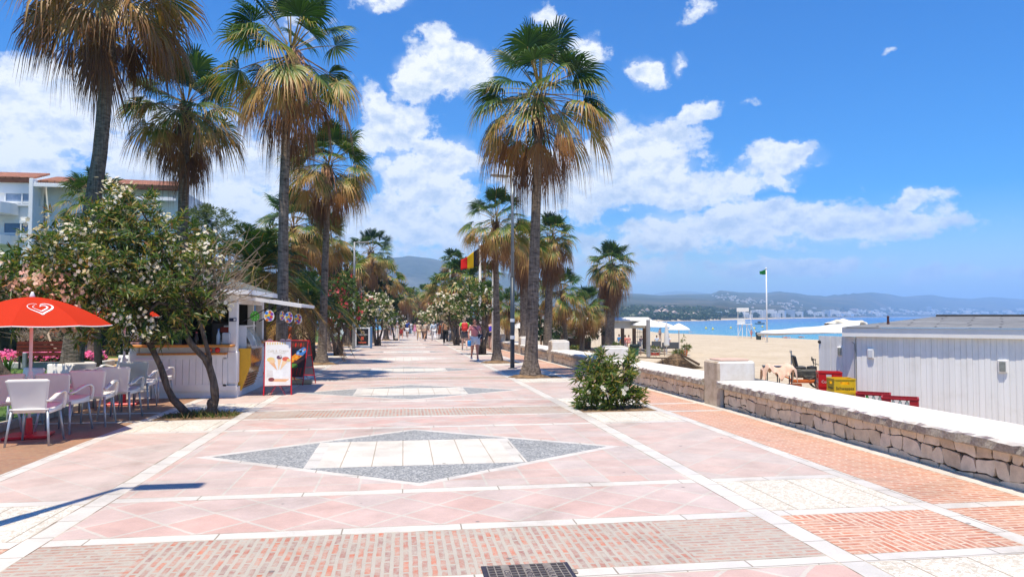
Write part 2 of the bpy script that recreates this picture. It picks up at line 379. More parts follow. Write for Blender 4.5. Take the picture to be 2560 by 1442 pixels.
def pebmat(name, stops, scale, joints=0, bs=.5):
    m, nt, N, L, b = newmat(name); v = objco(N)
    vo = N.new('ShaderNodeTexVoronoi'); vo.inputs['Scale'].default_value = scale; vo.feature = 'F1'; L.new(v, vo.inputs[0])
    sx = N.new('ShaderNodeSeparateColor'); L.new(vo.outputs['Color'], sx.inputs[0])
    c = ramp(N, L, sx.outputs[0], stops)
    e = N.new('ShaderNodeTexVoronoi'); e.inputs['Scale'].default_value = scale; e.feature = 'DISTANCE_TO_EDGE'; L.new(v, e.inputs[0])
    c = mixc(N, L, ramp(N, L, e.outputs['Distance'], [(.0, (1, 1, 1)), (.09, (0, 0, 0))]), c, tuple(x*.62 for x in stops[1][1]))
    n1 = nnode(N, L, 1.4, 6, .7, v); c = mixc(N, L, .5, c, ramp(N, L, n1.outputs[0], [(.3, (.72, .70, .66)), (.7, (1.2, 1.2, 1.2))]), 'MULTIPLY')
    if joints:
        br = N.new('ShaderNodeTexBrick'); L.new(v, br.inputs[0]); br.offset = 0; br.inputs['Scale'].default_value = 1; br.inputs['Mortar Size'].default_value = .006; br.inputs['Brick Width'].default_value = joints; br.inputs['Row Height'].default_value = 30
        c = mixc(N, L, br.outputs['Fac'], c, (.30, .25, .18))
    L.new(c, b.inputs['Base Color']); b.inputs['Roughness'].default_value = .7; bump(N, L, e.outputs['Distance'], b, bs, .01); return m
M_PEB = pebmat('white_pebble_slabs', [(0, (.74, .69, .60)), (.6, (.68, .62, .52)), (1, (.50, .43, .33))], 42, .47, .4)
M_GREY = pebmat('grey_pebble_mosaic', [(0, (.15, .16, .165)), (.55, (.30, .305, .30)), (1, (.56, .55, .52))], 60, 0, .5)
M_JOINT = pm('sandy_joint', (.52, .45, .35), (.16, .115, .075), 2.6, .95, lo=.40, hi=.62, det=8)
M_SOIL = pm('pit_soil', (.30, .19, .10), (.15, .095, .05), 9, .95, .9, .03)

# ------------------------------------------------------------------ promenade
MATS = [T_DIAG, T_SQ, T_SIDE, B_LONG, B_CROSS, B_ORA, B_ORL, B_BRN, M_STRIP, M_CREAM, M_PEB, M_GREY, M_SOIL, M_JOINT]
MI = {m.name: i for i, m in enumerate(MATS)}
pv = MB()
def pol(pts, m): pv.add([(x, y, zg(y)) for x, y in pts], [tuple(range(len(pts)))], MI[m.name])
def rect(x0, x1, y0, y1, m):
    if m is M_STRIP and y0 < 60:      # marble strips lie between thin sandy joints
        j = .011
        if x1-x0 < y1-y0 or x1-x0 < .25:
            pol([(x0, y0), (x0+j, y0), (x0+j, y1), (x0, y1)], M_JOINT); pol([(x1-j, y0), (x1, y0), (x1, y1), (x1-j, y1)], M_JOINT); x0 += j; x1 -= j
        else:
            pol([(x0, y0), (x1, y0), (x1, y0+j), (x0, y0+j)], M_JOINT); pol([(x0, y1-j), (x1, y1-j), (x1, y1), (x0, y1)], M_JOINT); y0 += j; y1 -= j
    pol([(x0, y0), (x1, y0), (x1, y1), (x0, y1)], m)
XC = .16
NPER = 26
PLANTED = set()
def promenade():
    for k in range(-1, NPER):
        b = B0+PER*k; c = b+CB; nb = b+PER
        rows = [(b-.655, b-.485, 's'), (b-.485, b+.485, 'b'), (b+.485, b+.655, 's'), (b+.655, c-2.085, 'd'), (c-2.085, c-1.915, 's'), (c-1.915, c+1.915, 'm'), (c+1.915, c+2.085, 's'), (c+2.085, nb-.655, 'd')]
        for y0, y1, t in rows:
            for x0, x1 in ((-4.1, -3.92), (-2.72, -2.52), (2.84, 3.04), (4.36, 4.54), (5.50, 5.70)): rect(x0, x1, y0, y1, M_STRIP)
            if t == 's':
                rect(-2.52, 2.84, y0, y1, M_STRIP); rect(-3.92, -2.72, y0, y1, M_STRIP); rect(3.04, 4.36, y0, y1, M_STRIP)
                n = y1 < b+1
                rect(4.54, 5.50, y0, y1, M_STRIP if n else B_ORA); rect(-5.62, -4.1, y0, y1, M_STRIP if n else B_BRN); continue
            rect(4.54, 5.50, y0, y1, B_ORA); rect(-5.62, -4.1, y0, y1, B_BRN)
            sm = {'b': None, 'd': M_PEB, 'm': T_SIDE}[t]
            if sm: rect(-3.92, -2.72, y0, y1, sm); rect(3.04, 4.36, y0, y1, sm)
            else:
                for x0, x1, sd in ((-3.92, -2.72, 'L'), (3.04, 4.36, 'R')):
                    if k >= 1: rect(x0, x1, y0, y1, M_SOIL)
                    else:
                        mx, my = (x0+x1)/2, (y0+y1)/2
                        pol([(x0, y0), (x1, y0), (mx, my)], B_ORL); pol([(x1, y1), (x0, y1), (mx, my)], B_ORL); pol([(x1, y0), (x1, y1), (mx, my)], B_ORA); pol([(x0, y1), (x0, y0), (mx, my)], B_ORA)
            if t == 'b':
                rect(-2.52, -1.75, y0, y1, B_CROSS); rect(-1.75, 1.95, y0, y1, B_LONG); rect(1.95, 2.84, y0, y1, B_CROSS)
            elif t == 'd': rect(-2.52, 2.84, y0, y1, T_DIAG)
            else:
                w, h = 2.68, 1.915; A, H = 2.54, 1.81; a, hh = 2.36, 1.69; rx = 1.22; ry = hh*(1-rx/a)
                P = lambda pts, m: pol([(XC+x, c+y) for x, y in pts], m)
                for sx in (-1, 1):
                    for sy in (-1, 1):
                        o = sx*sy > 0; q = lambda l: l if o else l[::-1]
                        P(q([(sx*w, sy*h), (0, sy*h), (0, sy*H), (sx*A, 0), (sx*w, 0)]), T_SQ)
                        P(q([(sx*A, 0), (0, sy*H), (0, sy*hh), (sx*a, 0)]), M_STRIP)
                gm = M_CREAM if k == 3 else M_GREY
                P([(-a, 0), (-rx, -ry), (-rx, ry)], gm); P([(a, 0), (rx, ry), (rx, -ry)], gm)
                P([(-rx, -ry), (0, -hh), (rx, -ry)], gm); P([(rx, ry), (0, hh), (-rx, ry)], gm)
                for sx in (-1, 1): P([(sx*rx, -sx*ry), (sx*rx, sx*ry), (sx*1.08, sx*ry), (sx*1.08, -sx*ry)], M_STRIP)
                P([(-1.08, -ry), (1.08, -ry), (1.08, ry), (-1.08, ry)], M_CREAM)
    o = pv.build('promenade_pavement', MATS); o['kind'] = 'structure'
promenade()

# ------------------------------------------------------------------ sand, sea, garden ground
def xaz(x): d = pray(x, HZ); return math.atan2(d.x, d.y)
_shore = [(xaz(x), r) for x, r in ((900, 900), (1450, 700), (1560, 330), (1620, 225), (1660, 205), (1760, 192), (1890, 174), (2100, 150), (2400, 128), (2700, 108), (3400, 80), (5200, 60))]
def shore(a): return float(np.interp(a, [p[0] for p in _shore], [p[1] for p in _shore]))
def sandz(X, Y):
    r = math.hypot(X, Y); rs = shore(math.atan2(X, Y)); t = max(0, (r-25)/(rs-25))
    d = .05*math.sin(X*.7+Y*.33)+.035*math.sin(X*1.9-Y*.8)
    return -1.3 - 1.72*t + d*max(0, 1-t)
def S(x, y):
    z = -1.5
    for _ in range(40):
        p = atz(x, y, z); z = .5*z+.5*sandz(p.x, p.y)
    return Vector((p.x, p.y, sandz(p.x, p.y)))
def sandmat():
    m, nt, N, L, b = newmat('beach_sand'); v = objco(N)
    n = nnode(N, L, .12, 6, .6, v); n2 = nnode(N, L, 3, 6, .7, v)
    c = ramp(N, L, n.outputs[0], [(.3, (.50, .41, .29)), (.7, (.58, .49, .365))]); c = mixc(N, L, .5, c, ramp(N, L, n2.outputs[0], [(.3, (.66, .63, .58)), (.7, (1.15, 1.15, 1.15))]), 'MULTIPLY'); n4 = nnode(N, L, .7, 8, .75, v); c = mixc(N, L, .6, c, ramp(N, L, n4.outputs[0], [(.35, (.78, .75, .70)), (.6, (1.04, 1.04, 1.04))]), 'MULTIPLY')
    L.new(c, b.inputs['Base Color']); b.inputs['Roughness'].default_value = .95; b.inputs['Specular IOR Level'].default_value = .1
    vo = N.new('ShaderNodeTexVoronoi'); vo.inputs['Scale'].default_value = 2.2; L.new(v, vo.inputs[0])
    bump(N, L, vo.outputs['Distance'], b, .5, .07); return m
def ground():
    A = np.linspace(xaz(1000), xaz(5200), 90); T = np.concatenate([np.linspace(.02, .5, 36), np.linspace(.52, 1.15, 26)])
    V = []; nT = len(T)
    for a in A:
        rs = shore(a); r0 = 6
        for t in T:
            r = r0+(rs-r0)*t; V.append((r*math.sin(a), r*math.cos(a), sandz(r*math.sin(a), r*math.cos(a))))
    Fc = [(i*nT+j, (i+1)*nT+j, (i+1)*nT+j+1, i*nT+j+1) for i in range(len(A)-1) for j in range(nT-1)]
    o = mobj('beach_sand', mesh_of('beach_sand', V, [f[::-1] for f in Fc], [sandmat()], smooth=True)); o['kind'] = 'structure'
    # sea
    m, nt, N, L, b = newmat('sea_water'); v = objco(N)
    ln = N.new('ShaderNodeVectorMath'); ln.operation = 'LENGTH'; L.new(v, ln.inputs[0])
    mr = N.new('ShaderNodeMapRange'); L.new(ln.outputs['Value'], mr.inputs[0]); mr.inputs[1].default_value = 120; mr.inputs[2].default_value = 900
    n0 = nnode(N, L, .012, 4, .6, v); ad = N.new('ShaderNodeMath'); ad.operation = 'MULTIPLY_ADD'; L.new(n0.outputs[0], ad.inputs[0]); ad.inputs[1].default_value = .3; L.new(mr.outputs[0], ad.inputs[2])
    c = ramp(N, L, ad.outputs[0], [(.12, (.085, .31, .38)), (.38, (.03, .20, .36)), (1, (.010, .095, .30))])
    L.new(c, b.inputs['Base Color']); b.inputs['Roughness'].default_value = .22; b.inputs['Specular IOR Level'].default_value = .3; b.inputs['IOR'].default_value = 1.33
    mp = N.new('ShaderNodeMapping'); L.new(v, mp.inputs[0]); mp.inputs['Rotation'].default_value = (0, 0, .5); mp.inputs['Scale'].default_value = (.25, .8, 1)
    n1 = nnode(N, L, 1.0, 6, .7, mp.outputs[0]); bump(N, L, n1.outputs[0], b, .6, .5)
    V = [(-800, -400, -3), (22000, -400, -3), (22000, 13000, -3), (-800, 13000, -3)]
    o = mobj('sea', mesh_of('sea', V, [(0, 1, 2, 3)], [m])); o['kind'] = 'structure'
    # low ground inland, out to the mountain
    gm = pm('inland_ground', (.10, .10, .05), (.16, .14, .08), .02, .95)
    V = [(-9000, -60, -3.6), (10, -60, -3.6), (10, 190, -3.6), (60, 700, -2.6), (400, 9000, -2.6), (-9000, 9000, -2.6)]
    o = mobj('ground', mesh_of('ground', V, [(0, 1, 2, 3, 4, 5)], [gm])); o['kind'] = 'structure'
    # garden: lawn, sandy path, kerbs
    lawnm = pm('lawn_turf', (.10, .17, .03), (.06, .11, .02), 1.2, .9, .8, .03, lo=.4, hi=.6)
    lw = MB(); ys = list(np.arange(3, 70, 3.0)) + list(np.arange(70, 200, 10.0))
    for a, b_ in zip(ys[:-1], ys[1:]): lw.add([(-70, a, zg(a)-.02), (-5.78, a, zg(a)-.02), (-5.78, b_, zg(b_)-.02), (-70, b_, zg(b_)-.02)], [(0, 1, 2, 3)])
    o = lw.build('lawn', lawnm); o['kind'] = 'structure'
    pathm = pm('sandy_path', (.55, .37, .17), (.46, .30, .14), 2, .95, .4, .01)
    pp = MB()
    def strip(pts):      # list of (x0, x1, y)
        for (a0, a1, ya), (b0, b1, yb) in zip(pts[:-1], pts[1:]): pp.add([(a0, ya, zg(ya)+.006), (a1, ya, zg(ya)+.006), (b1, yb, zg(yb)+.006), (b0, yb, zg(yb)+.006)], [(0, 1, 2, 3)])
    strip([(-40, -5.8, 27.6), (-40, -5.8, 31), (-40, -5.8, 34.3)]); strip([(-14, -5.8, 36.5), (-14, -5.8, 39.5)]); strip([(-9, -5.8, 44), (-9, -5.8, 60)])
    o = pp.build('path', pathm); o['kind'] = 'structure'
    stone = pm('kerb_stone', (.50, .45, .37), (.38, .33, .26), 4, .8, .4, .01)
    k1 = MB(); y = 3.0
    while y < 60:
        if not 15.6 < y+.45 < 18.9: k1.box((-5.70, y+.45, zg(y+.45)+.03), (.16, .88, .16), bev=.02)
        y += .9
    o = k1.build('kerb', stone); o['kind'] = 'structure'
ground()
GRASS = leafmat('grass_blade', [(0, (.03, .075, .01)), (.6, (.10, .20, .03)), (1, (.25, .27, .06))], .3, .5)
def grass():
    n = 9000; x = rng.uniform(-13, -5.85, n); y = rng.uniform(8, 27, n)
    h = rng.uniform(.03, .075, n); a = rng.uniform(0, 6.28, n); w = rng.uniform(.006, .012, n)
    z = np.array([zg(t) for t in y])-.02; lx = rng.normal(0, .03, n); ly = rng.normal(0, .03, n)
    V = np.stack([np.stack([x-w*np.cos(a), y-w*np.sin(a), z], 1), np.stack([x+w*np.cos(a), y+w*np.sin(a), z], 1), np.stack([x+lx, y+ly, z+h], 1)], 1).reshape(-1, 3)
    tag(mobj('grass', mesh_of('grass', V, np.arange(n*3).reshape(-1, 3), [GRASS], tint=np.repeat(rng.uniform(0, 1, n), 3))), 'short green grass on the lawn behind the white chairs', 'grass', kind='stuff')
grass()

# ------------------------------------------------------------------ mountains and far shore
def fbm(x, y, seed=0, oct_=5):
    r = np.random.default_rng(seed); s = 0; a = 1.0; f = 1.0
    for _ in range(oct_):
        t = r.uniform(0, 6.28, 3); p = r.uniform(0, 6.28, 3)
        s = s + a*sum(np.sin(f*(x*math.cos(t[i])+y*math.sin(t[i]))+p[i]) for i in range(3))/3; a *= .52; f *= 2.07
    return s
def hillmat(name, stops, sc1, bd=30):
    m, nt, N, L, b = newmat(name); v = objco(N)
    n = nnode(N, L, sc1, 8, .65, v); n2 = nnode(N, L, sc1*9, 6, .7, v)
    c = ramp(N, L, n.outputs[0], stops); c = mixc(N, L, .7, c, ramp(N, L, n2.outputs[0], [(.35, (.45, .45, .45)), (.65, (1.3, 1.3, 1.3))]), 'MULTIPLY')
    L.new(c, b.inputs['Base Color']); b.inputs['Roughness'].default_value = 1; b.inputs['Specular IOR Level'].default_value = 0
    bump(N, L, n2.outputs[0], b, .8, bd); return m
def ridge(name, prof, x0, x1, na, r0, r1, rr, mat, zb, seed, pw=1.3, rough=.25):
    """terrain whose skyline, seen from the promenade, follows prof (column, height above the horizon)"""
    xs = np.linspace(x0, x1, na); nr = 34; V = []
    for x in xs:
        a = xaz(x); e = np.interp(x, [p[0] for p in prof], [p[1] for p in prof])/F*(1.1 if name == 'hills' else 1)
        ra, rb, rc = r0(x), r1(x), rr(x)
        for j in range(nr):
            t = j/(nr-1); r = ra+(rb-ra)*t; X, Y = r*math.sin(a), r*math.cos(a)
            q = (r-ra)/(rc-ra); n = fbm(X/rc*9, Y/rc*9, seed); n2 = fbm(X/rc*26, Y/rc*26, seed+9)
            up = min(1, max(0, q))**pw
            h = e*rc*up*(1+rough*(n*.6+n2*.35)*(1-up)*1.6) if q <= 1 else e*rc*(1-(q-1)*1.5)
            V.append((X, Y, zb(q)+max(h, -2)+(0 if q > 1 else e*rc*.03*n2*up)))
    Fc = [(i*nr+j, i*nr+j+1, (i+1)*nr+j+1, (i+1)*nr+j) for i in range(na-1) for j in range(nr-1)]
    o = mobj(name, mesh_of(name, V, Fc, [mat], smooth=True)); o['kind'] = 'structure'; return V
_coast = [(900, 560), (1640, 640), (1760, 740), (1840, 940), (1950, 1300), (2060, 2000), (2240, 3600), (2560, 4600), (3600, 5200)]
def coast(x): return float(np.interp(x, [p[0] for p in _coast], [p[1] for p in _coast]))
RP = [(900, 30), (1400, 40), (1570, 52), (1610, 50), (1650, 47), (1700, 49), (1780, 48), (1800, 57), (1820, 55), (1850, 52), (1920, 50), (1950, 54), (1980, 51), (2010, 47), (2060, 43), (2090, 46), (2180, 51), (2220, 47), (2260, 40), (2330, 43), (2370, 37), (2430, 34), (2480, 38), (2560, 33), (2800, 28), (3600, 20)]
HILL = hillmat('scrub_hills', [(.3, (.022, .034, .02)), (.5, (.05, .055, .034)), (.7, (.16, .12, .075))], .004, 12)
MOUNT = hillmat('rocky_mountain', [(.3, (.025, .038, .025)), (.55, (.085, .09, .07)), (.75, (.24, .22, .19))], .003, 25)
def rcrest(x): return max(4200, coast(x)*1.55)
ridge('hills', RP, 1250, 3300, 300, lambda x: coast(x)*1.0, lambda x: rcrest(x)*1.35, rcrest, HILL, lambda q: -3.15+min(1, max(0, q)*60)*3.6, 5, 1.15)
ridge('mountain', [(1560, 0), (1620, 52), (1650, 60), (1690, 64), (1735, 62), (1780, 56), (1830, 46), (1900, 30), (2000, 0)], 1560, 2000, 60, lambda x: 7200, lambda x: 9800, lambda x: 8600, MOUNT, lambda q: -5, 3)
ridge('mountain', [(300, 60), (600, 95), (760, 105), (860, 120), (940, 142), (985, 150), (1020, 154), (1060, 147), (1110, 139), (1180, 128), (1265, 110), (1320, 100), (1400, 86), (1500, 68), (1600, 46), (1750, 20), (1800, 0)], 250, 1800, 170, lambda x: 1300, lambda x: 3700, lambda x: 2900, MOUNT, lambda q: -5, 11, 1.5, .6)
# ------------------------------------------------------------------ palms
PALMLEAF = leafmat('palm_frond', [(0, (.010, .034, .009)), (.2, (.034, .088, .016)), (.33, (.15, .20, .03)), (.48, (.46, .29, .085)), (.68, (.31, .15, .052)), (1, (.12, .052, .024))], .26, .42, .16)
def trunkmat(name, c1, c2, rings=16.0, st=.8):
    m, nt, N, L, b = newmat(name); v = objco(N)
    mp = N.new('ShaderNodeMapping'); L.new(v, mp.inputs[0]); mp.inputs['Scale'].default_value = (6, 6, rings)
    n = nnode(N, L, 1, 5, .65, mp.outputs[0]); mp2 = N.new('ShaderNodeMapping'); L.new(v, mp2.inputs[0]); mp2.inputs['Scale'].default_value = (28, 28, 2.2)
    n2 = nnode(N, L, 1, 4, .6, mp2.outputs[0]); n3 = nnode(N, L, .8, 4, .6, v)
    ad = N.new('ShaderNodeMath'); ad.operation = 'MULTIPLY_ADD'; L.new(n2.outputs[0], ad.inputs[0]); ad.inputs[1].default_value = .6; L.new(n.outputs[0], ad.inputs[2])
    c = ramp(N, L, ad.outputs[0], [(.58, c2), (.95, c1)]); c = mixc(N, L, .5, c, ramp(N, L, n3.outputs[0], [(.3, (.55, .52, .5)), (.7, (1.35, 1.3, 1.25))]), 'MULTIPLY')
    L.new(c, b.inputs['Base Color']); b.inputs['Roughness'].default_value = .9; b.inputs['Specular IOR Level'].default_value = .15
    bump(N, L, ad.outputs[0], b, st, .05); return m
PTRUNK = trunkmat('palm_bark', (.28, .225, .175), (.07, .053, .042), st=1.0)
PBOOT = trunkmat('palm_boots', (.20, .13, .08), (.05, .032, .02), 9, 1.0)
BARK = trunkmat('oleander_bark', (.17, .13, .10), (.045, .033, .026), 5, 1.0)
SPADIX = pm('dried_flower_stalks', (.58, .32, .19), (.40, .20, .11), 12, .9)
UP = np.array([0, 0, 1.0])
def fan_frond(rg, base, az, el, plen, Rb, droop, dry, tip, nseg, half, bend=.22):
    d0 = np.array([math.cos(az)*math.cos(el), math.sin(az)*math.cos(el), math.sin(el)])
    ts = np.linspace(0, 1, 5); P = base+np.outer(ts, d0)*plen-np.outer(ts**2, UP)*bend*plen
    a = P[-1]-P[-2]; a /= np.linalg.norm(a); s = np.cross(a, UP); ns = np.linalg.norm(s)
    s = s/ns if ns > .05 else np.array([math.sin(az), -math.cos(az), 0]); n = np.cross(s, a)
    rl = rg.uniform(-.65, .65); s, n = s*math.cos(rl)+n*math.sin(rl), n*math.cos(rl)-s*math.sin(rl)
    # petiole: a flat three sided stalk
    V = []; Fq = []; T = []
    for i, p in enumerate(P):
        w = .026*(1-.5*ts[i]); V += [p-s*w, p+s*w, p+n*w*.8]; T += [min(.42+dry*.5, 1)]*3
    for i in range(4):
        for j in range(3): Fq.append([i*3+j, i*3+(j+1) % 3, i*3+3+(j+1) % 3, i*3+3+j])
    E = P[-1]; th = np.linspace(-half, half, nseg)+rg.normal(0, .01, nseg); dl = half/nseg
    tt = np.array([.03, .30, .52, .78, 1.0]); rr = Rb*(.80+.2*np.cos(th))*rg.uniform(.88, 1.06, nseg)
    d = np.outer(np.cos(th), a)+np.outer(np.sin(th), s); e = -np.outer(np.sin(th), a)+np.outer(np.cos(th), s)
    dr = droop*rg.uniform(.6, 1.35, nseg); o = len(V)
    w0 = np.array([.03, .30, .50, .24, .02])*math.tan(dl)*1.04
    side = np.cumsum(rg.normal(0, .04, (nseg,)))
    A = []
    for k, t in enumerate(tt):
        c = E+d*(rr*t)[:, None]*(1-.25*dr[:, None]*t**2)-np.outer(dr*rr*t**2.2+(.18+.40*dr)*rr*t**6, UP)*.9+n*(.10*Rb*np.sin(t*2.2))*np.abs(np.sin(th))[:, None]+e*(side*rr*t**3)[:, None]
        w = (w0[k]*rr)[:, None]
        A.append(np.stack([c-e*w, c+n*w*.55, c+e*w], 1))
    A = np.stack(A, 1).reshape(-1, 3); V = np.concatenate([np.array(V), A])
    base_i = o+np.arange(nseg)*15
    for k in range(4):
        for j in range(2):
            q = np.stack([base_i+k*3+j, base_i+k*3+j+1, base_i+k*3+4+j, base_i+k*3+3+j], 1); Fq += q.tolist()
    tv = np.clip(dry+tip*np.repeat(tt[None, :]**2.6, nseg, 0)*rg.uniform(.5, 1.3, (nseg, 1))+rg.normal(0, .05, (nseg, 1)), 0, 1)
    T = np.concatenate([np.array(T), np.repeat(tv.reshape(-1), 3)])
    return V, np.array(Fq), T
def merge(parts):
    V, Q, T, n = [], [], [], 0
    for v, q, t in parts: V.append(v); Q.append(q+n); T.append(t); n += len(v)
    return np.concatenate(V), np.concatenate(Q), np.concatenate(T)
def crown_meshes(seed, nlive=32, nsemi=15, ndead=15, nseg=24, pl=1.15, rb=1.0, skirt=1.0, live_dry=.0, top_el=84, openness=1.0):
    rg = np.random.default_rng(seed); live, dead = [], []
    for i in range(nlive):
        f = (i+.5)/nlive; az = i*2.39996+rg.normal(0, .3); el = R(top_el-94*f**.85*openness+rg.normal(0, 10))
        base = np.array([.1*math.cos(az), .1*math.sin(az), .12-.3*f])
        live.append(fan_frond(rg, base, az, el, pl*rg.uniform(.75, 1.15)*(.86+.2*f), rb*rg.uniform(.82, 1.12), .07+.22*f, live_dry+.04+.16*f**2+rg.uniform(-.04, .07), .05+.5*f**1.5, nseg, R(126-24*f), .05+.12*f))
    for i in range(nsemi):
        f = (i+.5)/nsemi; az = i*2.39996*1.02+rg.normal(0, .35); el = R(4-40*f+rg.normal(0, 8))
        base = np.array([.13*math.cos(az), .13*math.sin(az), -.2-.25*f])
        live.append(fan_frond(rg, base, az, el, pl*rg.uniform(.75, 1.08), rb*rg.uniform(.85, 1.08), .36+.34*f, live_dry+.16+.26*f+rg.uniform(-.06, .08), .46, nseg, R(112-28*f), .2))
    for i in range(ndead):
        f = (i+.5)/ndead; az = i*2.39996*.98+rg.normal(0, .35); el = R(-38-42*f+rg.normal(0, 8))
        base = np.array([.15*math.cos(az), .15*math.sin(az), -.25-.45*f*skirt])
        dead.append(fan_frond(rg, base, az, el, pl*rg.uniform(.55, .9), rb*rg.uniform(.65, 1.0)*(.85+.15*skirt*f), .5+.4*f, .68+.28*f+rg.uniform(-.14, .1), .1, max(10, int(nseg*.8)), R(58-22*f), .3))
    ml = merge(live); md = merge(dead)
    return (mesh_of('palm_crown', ml[0], ml[1], [PALMLEAF], tint=ml[2]), mesh_of('palm_dead_skirt', md[0], md[1], [PALMLEAF], tint=md[2]))
CROWN = {'full': crown_meshes(1, 26, 17, 19, 32, 1.2, .95, 1.0), 'dry': crown_meshes(2, 26, 20, 18, 30, 1.15, 1.0, 1.0, .04), 'open': crown_meshes(3, 24, 15, 20, 30, 1.25, .92, 1.2, .02), 'young': crown_meshes(4, 22, 11, 10, 20, 1.0, .95, .5, 0),
         'skirt': crown_meshes(5, 28, 18, 46, 20, .95, .92, 2.4, .0), 'far': crown_meshes(6, 20, 16, 20, 14, 1.05, 1.0, 1.4, .10), 'fargreen': crown_meshes(8, 24, 9, 10, 12, 1.0, 1.0, 1.0, 0), 'top': crown_meshes(9, 30, 24, 24, 30, 1.2, 1.0, .7, .16)}
def stalks(seed, n=9, ln=1.3):
    rg = np.random.default_rng(seed); mb = MB(); a0 = rg.uniform(-2.3, -.9)
    for i in range(n*7):
        a = a0+rg.normal(0, .25); l = ln*rg.uniform(.5, 1.1)
        p = [Vector((.12*math.cos(a), .12*math.sin(a), -.2))]
        for t in (.3, .6, 1): p.append(Vector((math.cos(a)*(.12+.5*t*l)+rg.normal(0, .1)*t, math.sin(a)*(.12+.5*t*l)+rg.normal(0, .1)*t, -.2+.35*t-1.25*t*t*l+rg.normal(0, .06))))
        mb.tube(p, [.012, .01, .012, .016], 4, cap=False)
    return mb
GRP_P = 'fan palms along the promenade'
def palm(label, base, ctop, r_m, kind, rz=0, tr=(.30, .165, .135, .115), bend=0, group=GRP_P, flower=0, name='fan_palm', sink=.05):
    """base: foot of the trunk; ctop: point the fronds spring from; r_m: crown radius"""
    base = Vector(base); ctop = Vector(ctop); root = thing(name, label, 'palm tree', base, 0, group)
    d = ctop-base; h = d.z; mb = MB(); pts, rad = [], []
    hs = [-sink, .12, .45, 1.1, h*.3, h*.55, h*.8, h-.9, h-.15]; hs = sorted(set([x for x in hs if x < h])); 
    for z in hs:
        t = max(0, z)/h; q = t*t*(3-2*t)*bend
        pts.append((d.x*t+q*math.sin(t*3.14), d.y*t, z)); rad.append(float(np.interp(z, [-.1, .12, .5, 1.3, h*.5, h], [tr[0]*1.15, tr[0], tr[1]*1.1, tr[1], tr[2], tr[3]])))
    mb.tube(pts, rad, 14); mb.build('trunk', [PTRUNK], root, True)
    if -4 < base.x < 4.4:
        so = MB(); a0 = base.x*3
        so.sheet(lambda u, v: ((.14+.44*v)*(1+.18*math.sin(5*6.2832*u+a0)*v)*math.cos(6.2832*u), (.14+.36*v)*(1+.15*math.sin(4*6.2832*u-a0)*v)*math.sin(6.2832*u), .11*(1-v)**.8+.012*math.sin(17*u+9*v)), 28, 5, .01); so.build('soil_mound', [M_SOIL], root, True)
    bo = MB(); rg = np.random.default_rng(int(abs(base.x*91+base.y*37)))
    for i in range(46):
        z = h-.1-1.15*i/46*r_m/2; t = z/h; a = i*2.4; p = Vector((d.x*t, d.y*t, z)); rr = tr[3]+.02
        bo.add([p+Vector((math.cos(a-.35)*rr, math.sin(a-.35)*rr, -.08)), p+Vector((math.cos(a+.35)*rr, math.sin(a+.35)*rr, -.08)), p+Vector((math.cos(a+.12)*(rr+.07), math.sin(a+.12)*(rr+.07), .16)), p+Vector((math.cos(a-.12)*(rr+.07), math.sin(a-.12)*(rr+.07), .16))], [(0, 1, 2, 3)])
    bo.build('leaf_bases', [PBOOT], root)
    s = r_m/2.05; c = mobj('crown', CROWN[kind][0], root, d); c.scale = (s,)*3; c.rotation_euler = (0, 0, rz)
    k = mobj('dead_fronds', CROWN[kind][1], root, d); k.scale = (s,)*3; k.rotation_euler = (0, 0, rz*1.3)
    if flower:
        f = stalks(int(flower)).build('flower_stalk', [SPADIX], root, loc=d); f.scale = (s,)*3
    return root
def gz(p): return Vector((p.x, p.y, zg(p.y)))
def palm_px(label, cx, cy, Y, r_px, kind, rz=0, bx=None, ground=None, **kw):
    """crown centre seen at column cx, row cy at distance Y; r_px: crown radius in photo pixels; bx: column of the trunk's foot"""
    c = at(cx, cy, Y); b = at(bx if bx is not None else cx, 800, Y)
    b.z = zg(Y) if ground is None else ground(b.x, b.y)
    dist = math.hypot(c.x, c.y)*math.cos(math.atan2(c.x, c.y)-YAW)
    return palm(label, b, c, r_px*dist/F, kind, rz, **kw)
